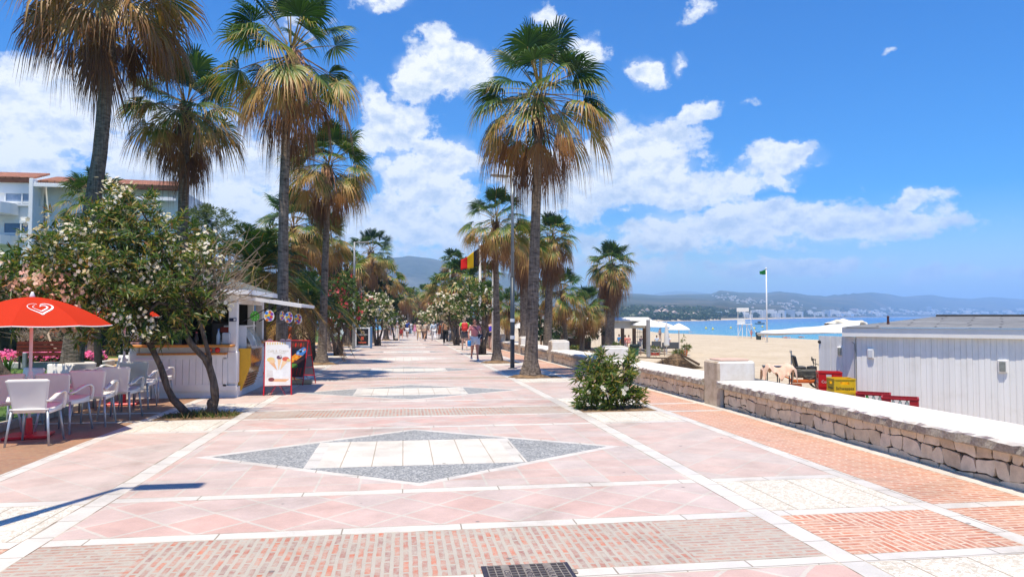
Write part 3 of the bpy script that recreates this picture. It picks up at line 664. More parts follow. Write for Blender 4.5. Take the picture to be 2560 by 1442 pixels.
def palms():
    palm_px('tall leaning palm behind the red parasol, crown cut by the photo top', 275, -55, 22.8, 235, 'top', .4, bx=180, tr=(.36, .27, .2, .17), bend=.35)
    palm_px('stout palm with a thick golden skirt rising behind the white flowering oleander', 465, 255, 27, 160, 'dry', 1.2, bx=450, tr=(.36, .24, .18, .17))
    palm_px('tallest palm beside the kiosk flap with pinkish dried flower stalks', 728, 120, 20.2, 205, 'open', 2.2, bx=703, tr=(.28, .155, .13, .10), flower=5, bend=-.12)
    palm_px('palm with pale flower stalks standing between the kiosk and the red oleander', 822, 405, 27.7, 122, 'dry', 3.3, bx=805, tr=(.27, .15, .12, .10), flower=8)
    palm_px('big palm on the sea side with a wide drooping crown beside the dark lamp post', 1350, 225, 20.2, 200, 'full', .9, bx=1326, tr=(.31, .17, .138, .115))
    palm_px('thinner palm on the sea side standing just left of the dark lamp post', 1238, 545, 27.7, 98, 'open', 4.0, bx=1243, tr=(.24, .135, .112, .10))
    palm_px('low palm with green upright fronds showing behind the leaning trunk beside the white building', 235, 490, 29, 105, 'young', 2.0, bx=235)
    palm_px('golden palm filling the gap behind the two left trunks above the date palm', 735, 560, 35.5, 108, 'dry', .3, bx=740)
    palm_px('bushy palm half hidden at the right of the thin left trunk', 815, 590, 40, 74, 'dry', 2.7, bx=818)
    palm_px('palm with upright green fronds whose trunk rises behind the advertising stand', 927, 625, 57, 68, 'open', 5.0, bx=930, tr=(.40, .30, .22, .2))
    rows = [('dry palm between the grey street lamp and the palm behind the advertising stand', 868, 665, 50, 52, 'far', 1), ('brown crowned palm right of the one behind the advertising stand', 965, 690, 66, 50, 'far', 2), ('small palm crown low behind the white oleander on the left row', 905, 720, 75, 42, 'far', 3.4),
      ('narrow palm over the strollers at the far left of the gap to the mountain', 1002, 735, 90, 36, 'far', .4), ('palm in the middle of the far end under the mountain slope', 1024, 742, 110, 32, 'fargreen', 2.4), ('tiny palm low in the far gap left of centre', 1048, 768, 125, 22, 'fargreen', 1.4),
      ('palm standing farthest in the gap, right of centre', 1062, 732, 120, 28, 'far', 4.4), ('short golden palm above the far white oleander on the right row', 1082, 738, 95, 36, 'far', 5.4), ('dark green topped palm left of the striped flag', 1134, 648, 66, 34, 'fargreen', 1.1),
      ('broad green palm directly below the striped flag', 1150, 690, 56, 58, 'fargreen', 2.1), ('drooping golden palm left of the broad green one on the right row', 1108, 715, 70, 46, 'far', 3.0), ('palm between the striped flag and its neighbour pole', 1207, 690, 52, 52, 'fargreen', 4.0),
      ('low golden palm above the red and white oleander on the right row', 1135, 745, 60, 36, 'far', .7), ('leafy palm peeping left of the thin sea side trunk', 1222, 735, 44, 40, 'far', 5.6)]
    for i, (l, x, y, Y, r, k, a) in enumerate(rows): palm_px(l, x, y, Y, r*1.18, k, a, tr=(.32, .2, .17, .14))
    # beach side, standing on the sand
    palm_px('stout palm with a heavy brown skirt just left of the big sea side palm', 1310, 600, 38, 80, 'skirt', .5, bx=1312, ground=sandz, tr=(.32, .26, .22, .2))
    palm_px('palm with a heavy brown skirt right behind the big sea side palm', 1378, 585, 42, 82, 'skirt', 1.9, bx=1366, ground=sandz, tr=(.32, .26, .22, .2))
    palm_px('low wide green palm on the sand left of the round headed palm', 1405, 722, 46, 82, 'young', 3.1, bx=1418, ground=sandz)
    palm_px('smaller dry palm on the sand with a dark shaggy trunk', 1464, 765, 49, 62, 'dry', 4.5, bx=1452, ground=sandz)
    palm_px('round headed palm standing alone on the sand nearest the sea', 1527, 655, 59, 80, 'skirt', 2.6, bx=1523, ground=sandz, tr=(.5, .42, .36, .3))
    palm_px('low palm seen between the thin sea side palm and the dark lamp post', 1272, 760, 42, 58, 'young', 1.4, bx=1268, ground=sandz)
palms()

# ------------------------------------------------------------------ date palm with feathered fronds, behind the kiosk
def date_palm(label, loc, h, n, ln, seed, name='date_palm'):
    rg = np.random.default_rng(seed); root = thing(name, label, 'palm tree', loc)
    tb = MB(); tb.tube([(0, 0, -.1), (0, 0, .5), (0, 0, h-.3), (0, 0, h)], [.38, .3, .3, .34], 12); tb.build('trunk', [PBOOT], root, True)
    V, Q, T = [], [], []; o = 0
    for i in range(n):
        f = i/n; az = i*2.39996+rg.normal(0, .2); el = R(78-105*f+rg.normal(0, 6)); l = ln*rg.uniform(.85, 1.1)
        dry = .17 if f < .62 else .34+.6*(f-.62)/.38
        d = np.array([math.cos(az)*math.cos(el), math.sin(az)*math.cos(el), math.sin(el)]); s = np.array([math.sin(az), -math.cos(az), 0]); ts = np.linspace(0, 1, 34)
        sag = .55+.5*(1-abs(math.sin(el)))
        P = np.array([0, 0, h])+np.outer(ts, d)*l-np.outer(ts**2.2, UP)*sag*l*.75
        tg = np.gradient(P, axis=0); tg /= np.linalg.norm(tg, axis=1)[:, None]; nn = np.cross(s, tg)
        w = .03*(1-ts)+.006
        ring = np.stack([P-s*w[:, None], P+s*w[:, None], P+nn*w[:, None]], 1).reshape(-1, 3)
        V.append(ring); T.append(np.full(len(ring), .35+dry*.4))
        for k in range(33):
            for j in range(3): Q.append([o+k*3+j, o+k*3+(j+1) % 3, o+k*3+3+(j+1) % 3, o+k*3+3+j])
        o += len(ring)
        for k in range(4, 34):
            for sg in (-1, 1):
                for _ in range(2):
                    L_ = .5*math.sin(.25+ts[k]*2.6)*rg.uniform(.8, 1.15); dd = tg[k]*.62+s*sg*.72+nn[k]*rg.uniform(.1, .45)-UP*.12*(1+3*dry); dd /= np.linalg.norm(dd)
                    p = P[k]+tg[k]*rg.uniform(-.03, .03); ww = np.cross(dd, nn[k]); ww = ww/np.linalg.norm(ww)*.016
                    V.append(np.array([p-ww, p+dd*L_*.5-ww-UP*.01, p+dd*L_-UP*.05, p+dd*L_*.5+ww-UP*.01])); Q.append([o, o+1, o+2, o+3]); o += 4; T.append(np.full(4, np.clip(dry+rg.normal(0, .05), 0, 1)))
    mobj('crown', mesh_of('date_palm_crown', np.concatenate(V), np.array(Q), [PALMLEAF], tint=np.concatenate(T)), root); return root
p = at(640, 800, 23.5); date_palm('date palm with long feathery arching fronds behind the kiosk', (p.x, p.y, zg(p.y)), 3.1, 60, 2.45, 4)
p = at(770, 800, 31); date_palm('date palm with drooping dry fronds between the two left trunks', (p.x, p.y, zg(p.y)), 2.3, 44, 2.3, 6)

# ------------------------------------------------------------------ leafy shrubs and trees
OLE = leafmat('oleander_leaf', [(0, (.010, .028, .007)), (.35, (.032, .078, .014)), (.62, (.085, .155, .028)), (.8, (.19, .23, .05)), (.9, (.33, .24, .06)), (1, (.22, .09, .03))], .38, .38, .22)
DARKLEAF = leafmat('dark_leaf', [(0, (.008, .022, .006)), (.6, (.025, .055, .013)), (1, (.06, .10, .025))], .25, .45)
GREYLEAF = leafmat('grey_green_leaf', [(0, (.035, .065, .025)), (.6, (.095, .14, .05)), (1, (.20, .22, .09))], .3, .6)
def petmat(name, a, b_):
    return leafmat(name, [(0, a), (1, b_)], .35, .6, .1)
PET_W = petmat('white_petal', (.86, .82, .74), (.80, .66, .52)); PET_P = petmat('salmon_petal', (.80, .36, .28), (.85, .62, .50)); PET_R = petmat('red_petal', (.62, .05, .09), (.75, .16, .20)); PET_PINK = petmat('pink_petal', (.80, .12, .36), (.85, .28, .50))
def leaves(rg, tips, dirs, per, L, W, stem=.12, t0=.3, t1=.7, dead=.08, droop=.15, phi=(25, 80)):
    N = len(tips); tips = np.repeat(tips, per, 0); d = np.repeat(dirs, per, 0); n = N*per
    r = rg.normal(size=(n, 3)); r -= d*np.sum(r*d, 1)[:, None]; r /= np.linalg.norm(r, axis=1)[:, None]+1e-9
    ph = np.radians(rg.uniform(phi[0], phi[1], n)); ld = d*np.cos(ph)[:, None]+r*np.sin(ph)[:, None]; ld[:, 2] -= droop*rg.uniform(0, 1, n); ld /= np.linalg.norm(ld, axis=1)[:, None]
    p = tips-d*(rg.uniform(0, 1, n)*stem)[:, None]
    sd = np.cross(ld, d+rg.normal(0, .25, (n, 3))); sd /= np.linalg.norm(sd, axis=1)[:, None]+1e-9; up = np.cross(sd, ld)
    l = L*rg.uniform(.6, 1.15, n); w = W*rg.uniform(.75, 1.2, n)
    m = p+ld*(l*.45)[:, None]; e = p+ld*l[:, None]-UP*(l*.10)[:, None]
    V = np.stack([p, m-sd*w[:, None]/2+up*(w*.18)[:, None], e, m+sd*w[:, None]/2+up*(w*.18)[:, None]], 1).reshape(-1, 3)
    i = np.arange(n)*4; Fc = np.concatenate([np.stack([i, i+2, i+1], 1), np.stack([i, i+3, i+2], 1)])
    t = rg.uniform(t0, t1, n); k = rg.uniform(0, 1, n) < dead; t[k] = rg.uniform(.85, 1, k.sum())
    return V, Fc, np.repeat(t, 4)
def blob_tips(rg, blobs, dens, inner=.35):
    P, D = [], []
    for c, r in blobs:
        r = np.array(r if hasattr(r, '__len__') else (r, r, r)); n = int(dens*4*(r[0]*r[1]+r[1]*r[2]+r[0]*r[2])); u = rg.normal(size=(n, 3)); u /= np.linalg.norm(u, axis=1)[:, None]
        k = 1-inner*rg.uniform(0, 1, n)**1.5+rg.normal(0, .05, n); P.append(np.array(c)+u*r*k[:, None]); d = u*.8+UP*.45+rg.normal(0, .35, (n, 3)); D.append(d/np.linalg.norm(d, axis=1)[:, None])
    return np.concatenate(P), np.concatenate(D)
def blossoms(rg, P, D, per=7, size=.05, spread=.07, t=(0, 1)):
    n = len(P)*per; c = np.repeat(P, per, 0)+rg.normal(0, spread, (n, 3)); d = np.repeat(D, per, 0)+rg.normal(0, .5, (n, 3)); d /= np.linalg.norm(d, axis=1)[:, None]
    a = np.cross(d, rg.normal(size=(n, 3))); a /= np.linalg.norm(a, axis=1)[:, None]; b = np.cross(d, a); V = []; s = size*rg.uniform(.7, 1.2, n)[:, None]
    for k in range(5):
        an = k*2*math.pi/5; r = a*math.cos(an)+b*math.sin(an); q = b*math.cos(an)-a*math.sin(an)
        V.append(np.stack([c, c+r*s*.7-q*s*.42+d*s*.15, c+r*s*1.05+d*s*.1, c+r*s*.7+q*s*.42+d*s*.15], 1))
    V = np.stack(V, 1).reshape(-1, 3); return V, np.arange(len(V)).reshape(-1, 4), np.repeat(np.repeat(rg.uniform(t[0], t[1], len(P)), per), 20)
def limbs(rg, mb, base, blobs, r0, n=None, wig=.12, r1=.012):
    for c, r in (blobs if n is None else blobs[:n]):
        base = Vector(base); c = Vector(c); k = 6; pts, rad = [], []
        for i in range(k+1):
            t = i/k; q = base.lerp(c, t); q.z = base.z+(c.z-base.z)*(t**.75)
            if 0 < i: q += Vector(rg.normal(0, wig, 3))*math.sin(t*2.6)
            pts.append(q); rad.append(r0*(1-t)**1.1+r1)
        mb.tube(pts, rad, 6)
def shrub(name, label, cat, loc, blobs, dens, per, L, W, mat, seed, trunk=None, flowers=None, group=None, dead=.08, t=(.25, .7), inner=.4, stem=.12, limb=(.05, None), droop=.15, part=('crown', 'trunk')):
    rg = np.random.default_rng(seed); root = thing(name, label, cat, loc, 0, group)
    P, D = blob_tips(rg, blobs, dens, inner); v, f, tt = leaves(rg, P, D, per, L, W, stem, t[0], t[1], dead, droop)
    mobj(part[0], mesh_of(name+'_leaves', v, f, [mat], tint=tt), root)
    tb = MB()
    if trunk:
        for pts, rad in trunk: tb.tube(pts, rad, 10)
        for j, (pts, rad) in enumerate(trunk): limbs(rg, tb, pts[-1], [b for i, b in enumerate(blobs) if i % len(trunk) == j], rad[-1]*.7)
    else: limbs(rg, tb, (0, 0, 0), blobs, limb[0], limb[1])
    tb.build(part[1], [BARK], root, True)
    for fl in flowers or ():
        m, n, sel, nm = fl[:4]; idx = np.nonzero([sel(p) for p in P])[0]; idx = rg.permutation(idx)[:n]
        if len(idx):
            fv, ff, ft = blossoms(rg, P[idx]+D[idx]*.04, D[idx], *fl[4:]); mobj(nm, mesh_of(nm, fv, ff, [m], tint=ft), root)
    return root
def pxblobs(lst, org):
    out = []
    for x, y, Y, r in lst:
        c = at(x, y, Y)-Vector(org); k = r*Y/F/math.cos(math.atan2(x-1280, F)); out.append((tuple(c), (k, k*.95, k*.85)))
    return out
def oleanders():
    o = Vector((-3.30, 12.75, zg(12.75)))
    bl = pxblobs([(140, 660, 12.3, 90), (50, 720, 12.1, 85), (-40, 730, 12.2, 90), (-70, 690, 12.4, 70), (240, 570, 12.7, 95), (330, 560, 12.7, 90), (410, 600, 12.9, 95), (190, 690, 12.2, 120), (320, 690, 12.4, 130), (440, 680, 12.7, 105), (250, 780, 12.4, 95), (370, 780, 12.4, 95), (470, 760, 12.6, 75),
                  (300, 510, 12.9, 50), (350, 500, 12.9, 45), (190, 580, 12.6, 60), (100, 720, 12, 90), (20, 770, 12, 70), (510, 700, 12.8, 55), (540, 750, 12.9, 40), (250, 640, 12.9, 120), (380, 640, 13.1, 110), (320, 850, 12.5, 30), (200, 800, 12, 60), (500, 620, 12.9, 50), (430, 830, 12.5, 45), (90, 660, 12.4, 60)], o)
    tk = [([(-.185, 0, -.05), (-.30, .01, .10), (-.46, .02, .27), (-.55, 0, .46), (-.60, -.01, .64), (-.67, 0, .84), (-.74, -.02, 1.0), (-.80, -.04, 1.15), (-.92, -.06, 1.38), (-1.05, -.08, 1.6)], [.088, .066, .060, .050, .056, .048, .046, .052, .056, .05]),
          ([(.13, 0, -.05), (.16, .01, .12), (.20, .02, .26), (.19, .01, .42), (.17, .02, .56), (.10, .02, .80), (.02, .01, .95), (-.10, 0, 1.08), (-.20, 0, 1.2), (-.34, .03, 1.45)], [.10, .082, .066, .070, .060, .060, .052, .050, .052, .045]), ([(.11, .01, .78), (.10, .02, .95), (.05, .02, 1.15), (-.01, .02, 1.36), (-.08, .03, 1.58), (-.1, .05, 1.9)], [.045, .042, .036, .034, .034, .03])]
    low = lambda p: p[2] < 2.35 and p[0] < -1.5 and p[2] > 1.5
    shrub('oleander', 'big leaning oleander with white and salmon blossom arching over the red parasol and kiosk', 'flowering tree', o, bl, 13, 12, .165, .029, OLE, 21, tk,
          [(PET_W, 105, lambda p: p[1] < .3 and not low(p), 'white_blossom', 17, .034, .095), (PET_P, 60, lambda p: low(p) and p[1] < .1, 'salmon_blossom', 18, .036, .10), (PET_W, 26, low, 'cream_blossom', 15, .034, .09, (.5, 1))], 'oleander trees in the paving pits', dead=.10, t=(.26, .95), inner=.65)
    for q, r in (((-.655, -.03, .84), .042), ((.135, -.035, .20), .058), ((-.545, -.02, .47), .04), ((.20, -.02, .44), .045), ((-.70, -.02, .95), .035)): kb = MB(); kb.sphere(q, (r, r*.9, r*1.5), 9); kb.build('knot', [BARK], bpy.data.objects['oleander'], True)
    rg = np.random.default_rng(77); n = 1300; x = rg.normal(0, .33, n)*1.25+o.x+.1; y = rg.normal(0, .16, n)+o.y; k = (x > -3.92) & (x < -2.72) & (y > 12.2) & (y < 13.15); x, y = x[k], y[k]; n = len(x); h = rg.uniform(.02, .12, n)*np.exp(-((x-o.x)/.55)**2); a = rg.uniform(0, 6.28, n); w = rg.uniform(.006, .014, n); z = np.full(n, o.z); V = np.stack([np.stack([x-w*np.cos(a), y-w*np.sin(a), z], 1), np.stack([x+w*np.cos(a), y+w*np.sin(a), z], 1), np.stack([x+rg.normal(0, .05, n), y+rg.normal(0, .05, n), z+h+.01], 1)], 1).reshape(-1, 3)
    wd = leafmat('weeds_and_litter', [(0, (.03, .07, .012)), (.5, (.12, .17, .03)), (.7, (.30, .20, .07)), (1, (.16, .08, .035))], .2, .7)
    tag(mobj('weeds', mesh_of('weeds', V, np.arange(n*3).reshape(-1, 3), [wd], tint=np.repeat(rg.uniform(0, 1, n), 3))), 'weeds and dry leaves round the foot of the leaning oleander', 'weeds', kind='stuff')
    # bare twigs on its right side
    tw = MB(); rg = np.random.default_rng(5)
    for i in range(70):
        b = Vector((-.2+rg.uniform(-.35, .35), rg.uniform(-.2, .3), 1.75+rg.uniform(0, .3))); e = b+Vector((rg.uniform(.0, 1.1), rg.uniform(-.3, .3), rg.uniform(.1, 1.15))); m = b.lerp(e, .5)+Vector(rg.normal(0, .09, 3)); tw.tube([b, m, e], [.010, .007, .003], 4, cap=False)
        for _ in range(2): q = m.lerp(e, rg.uniform(0, .8)); tw.tube([q, q+Vector(rg.normal(0, .16, 3))+Vector((.05, 0, .1))], [.005, .002], 3, cap=False)
    tw.build('bare_twigs', [pm('dry_twig', (.32, .24, .16), (.22, .16, .11), 9, .9)], bpy.data.objects['oleander'])
    # low bush in the pit on the sea side
    o = Vector((3.62, 12.72, zg(12.7)))
    bl = [((-.30, -.1, .42), (.34, .34, .40)), ((.25, -.05, .40), (.38, .36, .40)), ((0, .05, .62), (.34, .34, .36)), ((-.42, 0, .25), (.26, .3, .24)), ((.48, 0, .22), (.28, .3, .22)), ((.34, 0, .72), (.24, .24, .24)), ((-.26, .05, .75), (.22, .22, .22)), ((0, -.2, .28), (.36, .3, .28)), ((-.1, 0, .92), (.16, .16, .14)), ((.40, .05, .92), (.14, .14, .13))]
    shrub('oleander_bush', 'low bright green oleander bush with a few white flowers growing from the paving', 'shrub', o, bl, 26, 11, .185, .030, OLE, 31, None, [(PET_W, 16, lambda p: p[1] < .1 and p[2] > .3, 'white_blossom', 5, .036, .04)], dead=.02, t=(.36, .92), inner=.6, limb=(.018, None), part=('foliage', 'stems'), droop=.05)
    # farther oleanders
    def tree(label, px, Y, lst, fl, seed, dens=7, per=11, L=.22, W=.05, t=(.25, .72), dead=.05):
        b = at(px, 800, Y); o = Vector((b.x, b.y, zg(Y))); bl = pxblobs([(x, y, Y+rngf(seed, i), r) for i, (x, y, r) in enumerate(lst)], o)
        tk = [([(-.1, 0, -.05), (-.2, 0, .5), (-.35, .05, 1.1)], [.12, .08, .06]), ([(.1, 0, -.05), (.12, 0, .5), (.3, -.05, 1.1)], [.12, .08, .06]), ([(0, .05, -.05), (.0, .1, .6), (.0, .1, 1.2)], [.1, .07, .05])]
        return shrub('oleander', label, 'flowering tree', o, bl, dens, per, L, W, OLE, seed, tk, fl, 'oleander trees in the paving pits', dead, t)
    rngf = lambda s, i: math.sin(s*3.1+i*1.7)*.5
    front = lambda p: p[1] < .5
    tree('dark oleander dotted with red blossom right of the thin left palm trunk', 847, 35.3, [(845, 730, 48), (815, 760, 34), (880, 760, 36), (850, 780, 45), (830, 700, 26), (870, 710, 28), (815, 800, 24), (890, 800, 26), (860, 690, 18)], [(PET_R, 36, front, 'red_blossom', 6, .07, .08)], 41, 8)
    tree('oleander full of white blossom behind the advertising stand', 945, 50, [(940, 765, 38), (915, 760, 30), (965, 790, 26), (930, 800, 30), (955, 745, 20), (905, 790, 22), (900, 745, 20)], [(PET_W, 95, front, 'white_blossom', 6, .085, .10)], 42, 6, 10, .28, .07, (.35, .82))
    tree('pale oleander at the far left end of the path behind the strollers', 990, 66, [(985, 795, 22), (975, 780, 18), (995, 810, 14), (965, 805, 16)], [(PET_W, 40, front, 'white_blossom', 6, .1, .12)], 43, 5, 10, .32, .09, (.4, .85))
    tree('spreading oleander with sparse white blossom behind the woman in the pink top', 1205, 35.3, [(1175, 735, 38), (1205, 750, 34), (1150, 745, 28), (1190, 775, 30), (1215, 720, 26), (1160, 715, 24), (1225, 780, 20), (1150, 780, 22)], [(PET_W, 26, front, 'white_blossom', 6, .07, .08)], 44, 8)
    tree('oleander with white and red blossom left of the man in the green top', 1142, 50, [(1115, 770, 30), (1090, 780, 26), (1135, 760, 28), (1100, 755, 24), (1130, 790, 26), (1075, 790, 18), (1150, 770, 20)], [(PET_W, 90, front, 'white_blossom', 6, .085, .10), (PET_R, 12, lambda p: p[2] > 1.9, 'red_blossom', 6, .08, .09)], 45, 6, 10, .28, .07, (.35, .8))
    tree('far oleander over the walkers at the right of the gap', 1062, 72, [(1062, 795, 16), (1050, 785, 14), (1075, 800, 14)], [(PET_W, 24, front, 'white_blossom', 6, .11, .12)], 46, 5, 10, .34, .09, (.35, .8))
oleanders()
def backdrop_trees():
    def tree(name, label, cat, px, Y, lst, mat, seed, dens, per, L, W, t=(.2, .8), group=None, ground=zg2, tr=.16):
        b = at(px, 800, Y); o = Vector((b.x, b.y, ground(b.x, b.y))); bl = pxblobs([(x, y, Y+math.sin(seed+i*2.1)*1.2, r) for i, (x, y, r) in enumerate(lst)], o)
        return shrub(name, label, cat, o, bl, dens, per, L, W, mat, seed, [([(0, 0, -.1), (.05, 0, .8), (0, .1, 1.6)], [tr*1.3, tr, tr*.8])], None, group, .02, t, .5)
    tree('tamarisk_tree', 'grey green feathery tree behind the dry twigs left of the date palm', 'tree', 530, 38, [(500, 560, 50), (540, 560, 48), (575, 590, 40), (480, 600, 45), (530, 620, 55), (590, 640, 40), (470, 540, 26), (520, 535, 24), (450, 620, 40)], GREYLEAF, 51, 6, 14, .34, .035)
    tree('garden_tree', 'dark rounded tree behind the kiosk roof', 'tree', 590, 42, [(560, 730, 60), (620, 740, 60), (500, 730, 60), (680, 750, 50), (590, 760, 60), (660, 780, 60), (520, 770, 60)], DARKLEAF, 52, 3.2, 11, .36, .14)
    tree('garden_tree', 'dark tree filling the garden below the left palms', 'tree', 760, 46, [(720, 720, 50), (770, 720, 60), (800, 770, 50), (740, 780, 60), (690, 770, 50), (840, 700, 40), (850, 660, 30)], DARKLEAF, 53, 3.2, 11, .36, .14)
    tree('garden_tree', 'dark tree behind the red oleander and the grey lamp', 'tree', 880, 58, [(870, 760, 40), (910, 740, 40), (860, 700, 30), (900, 790, 40), (840, 790, 40), (950, 720, 30), (980, 760, 30)], DARKLEAF, 54, 2.6, 11, .42, .17)
    tree('garden_tree', 'deep green tree behind the leaning palm trunk and the bench', 'tree', 130, 38, [(60, 760, 60), (130, 740, 60), (200, 760, 60), (20, 720, 60), (270, 760, 60), (330, 740, 60), (400, 740, 60), (-60, 740, 70), (240, 700, 60), (430, 700, 50)], DARKLEAF, 55, 2.8, 11, .36, .14)
    tree('garden_tree', 'dark green mass of foliage at the far end of the promenade', 'tree', 1025, 150, [(1000, 790, 24), (1025, 795, 26), (1050, 795, 24), (1075, 795, 26), (985, 770, 22), (1040, 775, 20), (1100, 790, 24), (1012, 812, 18), (1040, 815, 18)], DARKLEAF, 56, 1.3, 10, .8, .35)
    tree('garden_tree', 'dark foliage closing the right row behind the bare backed man', 'tree', 1150, 78, [(1110, 780, 34), (1150, 770, 36), (1190, 780, 34), (1220, 770, 30), (1160, 810, 30), (1120, 815, 26), (1200, 815, 28), (1240, 790, 26)], DARKLEAF, 57, 2.0, 11, .5, .2)
    tree('garden_tree', 'dark low tree behind the lamp post on the beach side', 'tree', 1300, 62, [(1270, 800, 26), (1300, 790, 24), (1330, 800, 26), (1365, 800, 28), (1395, 805, 26), (1345, 780, 20)], DARKLEAF, 58, 2.4, 11, .4, .16, ground=sandz)
    tree('garden_tree', 'dark bush at the feet of the beach palms', 'tree', 1455, 60, [(1430, 830, 24), (1465, 835, 24), (1500, 830, 22), (1480, 815, 18), (1400, 835, 26), (1370, 835, 24), (1345, 830, 22), (1420, 812, 18)], DARKLEAF, 59, 2.4, 11, .4, .16, ground=sandz)
    # clipped hedge at the back of the garden
    rg = np.random.default_rng(60); root = thing('hedge', 'long dark clipped hedge behind the bench and pink flowers', 'hedge', (-19, 37, zg(37)))
    bl = [((x, rg.uniform(-.3, .3), z), (.9, .7, .8)) for x in np.arange(-14, 13, 1.0) for z in (.6, 1.5, 2.3)]
    P, D = blob_tips(rg, bl, 3.0, .3); v, f, tt = leaves(rg, P, D, 10, .26, .10, .2, .1, .6, 0)
    mobj('foliage', mesh_of('hedge_leaves', v, f, [DARKLEAF], tint=tt), root)
    mb = MB(); mb.box((-.5, 0, 1.2), (27, .7, 2.4)); mb.build('stems', [pm('hedge_shadow_core', (.012, .016, .008), (.02, .025, .012), 3, .9)], root)  # no real stems: near-black box painted as the shade inside the hedge
    # dry leafless shrub with a bent pale stem by the bench
    o = at(95, 800, 31); root = thing('dry_shrub', 'dry grey twiggy shrub with a bent pale stem behind the red bench', 'shrub', (o.x, o.y, zg(31))); tw = MB()
    for i in range(150):
        a = rg.uniform(-1.2, 1.2); b = Vector((rg.uniform(-.7, 1.0), rg.uniform(-.3, .3), rg.uniform(.7, 1.2))); e = b+Vector((math.sin(a)*rg.uniform(.3, 1.1), rg.normal(0, .2), math.cos(a)*rg.uniform(.1, .7))); tw.tube([b, b.lerp(e, .5)+Vector(rg.normal(0, .08, 3)), e], [.012, .008, .003], 3, cap=False)
    tw.build('twigs', [pm('grey_twig', (.34, .29, .22), (.2, .16, .12), 8, .95)], root)
    st = MB(); st.tube([(1.5, -1.5, 0), (1.3, -1.3, .5), (.9, -.9, .75), (.6, -.5, 1.1), (.5, 0, 1.3)], [.05, .045, .04, .04, .03], 7); st.build('stem', [pm('pale_stem', (.42, .32, .22), (.3, .22, .15), 6, .9)], root, True)
def zg2(X, Y): return zg(Y)
backdrop_trees()
# ------------------------------------------------------------------ sea wall: pillars, stone faced benches
STONE = None
def wallmats():
    m, nt, N, L, b = newmat('wall_stones'); v = objco(N)
    g = N.new('ShaderNodeAttribute'); g.attribute_name = 'tint'
    c = ramp(N, L, g.outputs['Fac'], [(0, (.56, .44, .31)), (.4, (.74, .60, .43)), (.75, (.70, .58, .45)), (1, (.78, .65, .48))])
    n = nnode(N, L, 7, 7, .7, v); c = mixc(N, L, .6, c, ramp(N, L, n.outputs[0], [(.3, (.62, .60, .57)), (.7, (1.25, 1.22, 1.18))]), 'MULTIPLY')
    L.new(c, b.inputs['Base Color']); b.inputs['Roughness'].default_value = .9; b.inputs['Specular IOR Level'].default_value = .15
    n2 = nnode(N, L, 16, 8, .7, v); bump(N, L, n2.outputs[0], b, .5, .012)
    def stucco(nm, c1, c2, sc, bs, bd):
        m2, nt, N, L, b = newmat(nm); v = objco(N); n = nnode(N, L, sc, 8, .7, v)
        c = ramp(N, L, n.outputs[0], [(.34, c2), (.6, c1)]); L.new(c, b.inputs['Base Color']); b.inputs['Roughness'].default_value = .9; b.inputs['Specular IOR Level'].default_value = .15
        n2 = nnode(N, L, 55, 6, .75, v); bump(N, L, n2.outputs[0], b, bs, bd); return m2
    return m, stucco('white_render', (.72, .68, .62), (.60, .54, .46), 3, .35, .012), stucco('rough_cap_edge', (.60, .53, .43), (.34, .285, .22), 34, 1.0, .04), pm('dark_joint', (.035, .028, .02), (.07, .055, .04), 9, 1), stucco('weathered_render', (.60, .50, .38), (.40, .31, .22), 5, .8, .02)
WSTONE, WCAP, WEDGE, WJOINT, WPIL = wallmats()
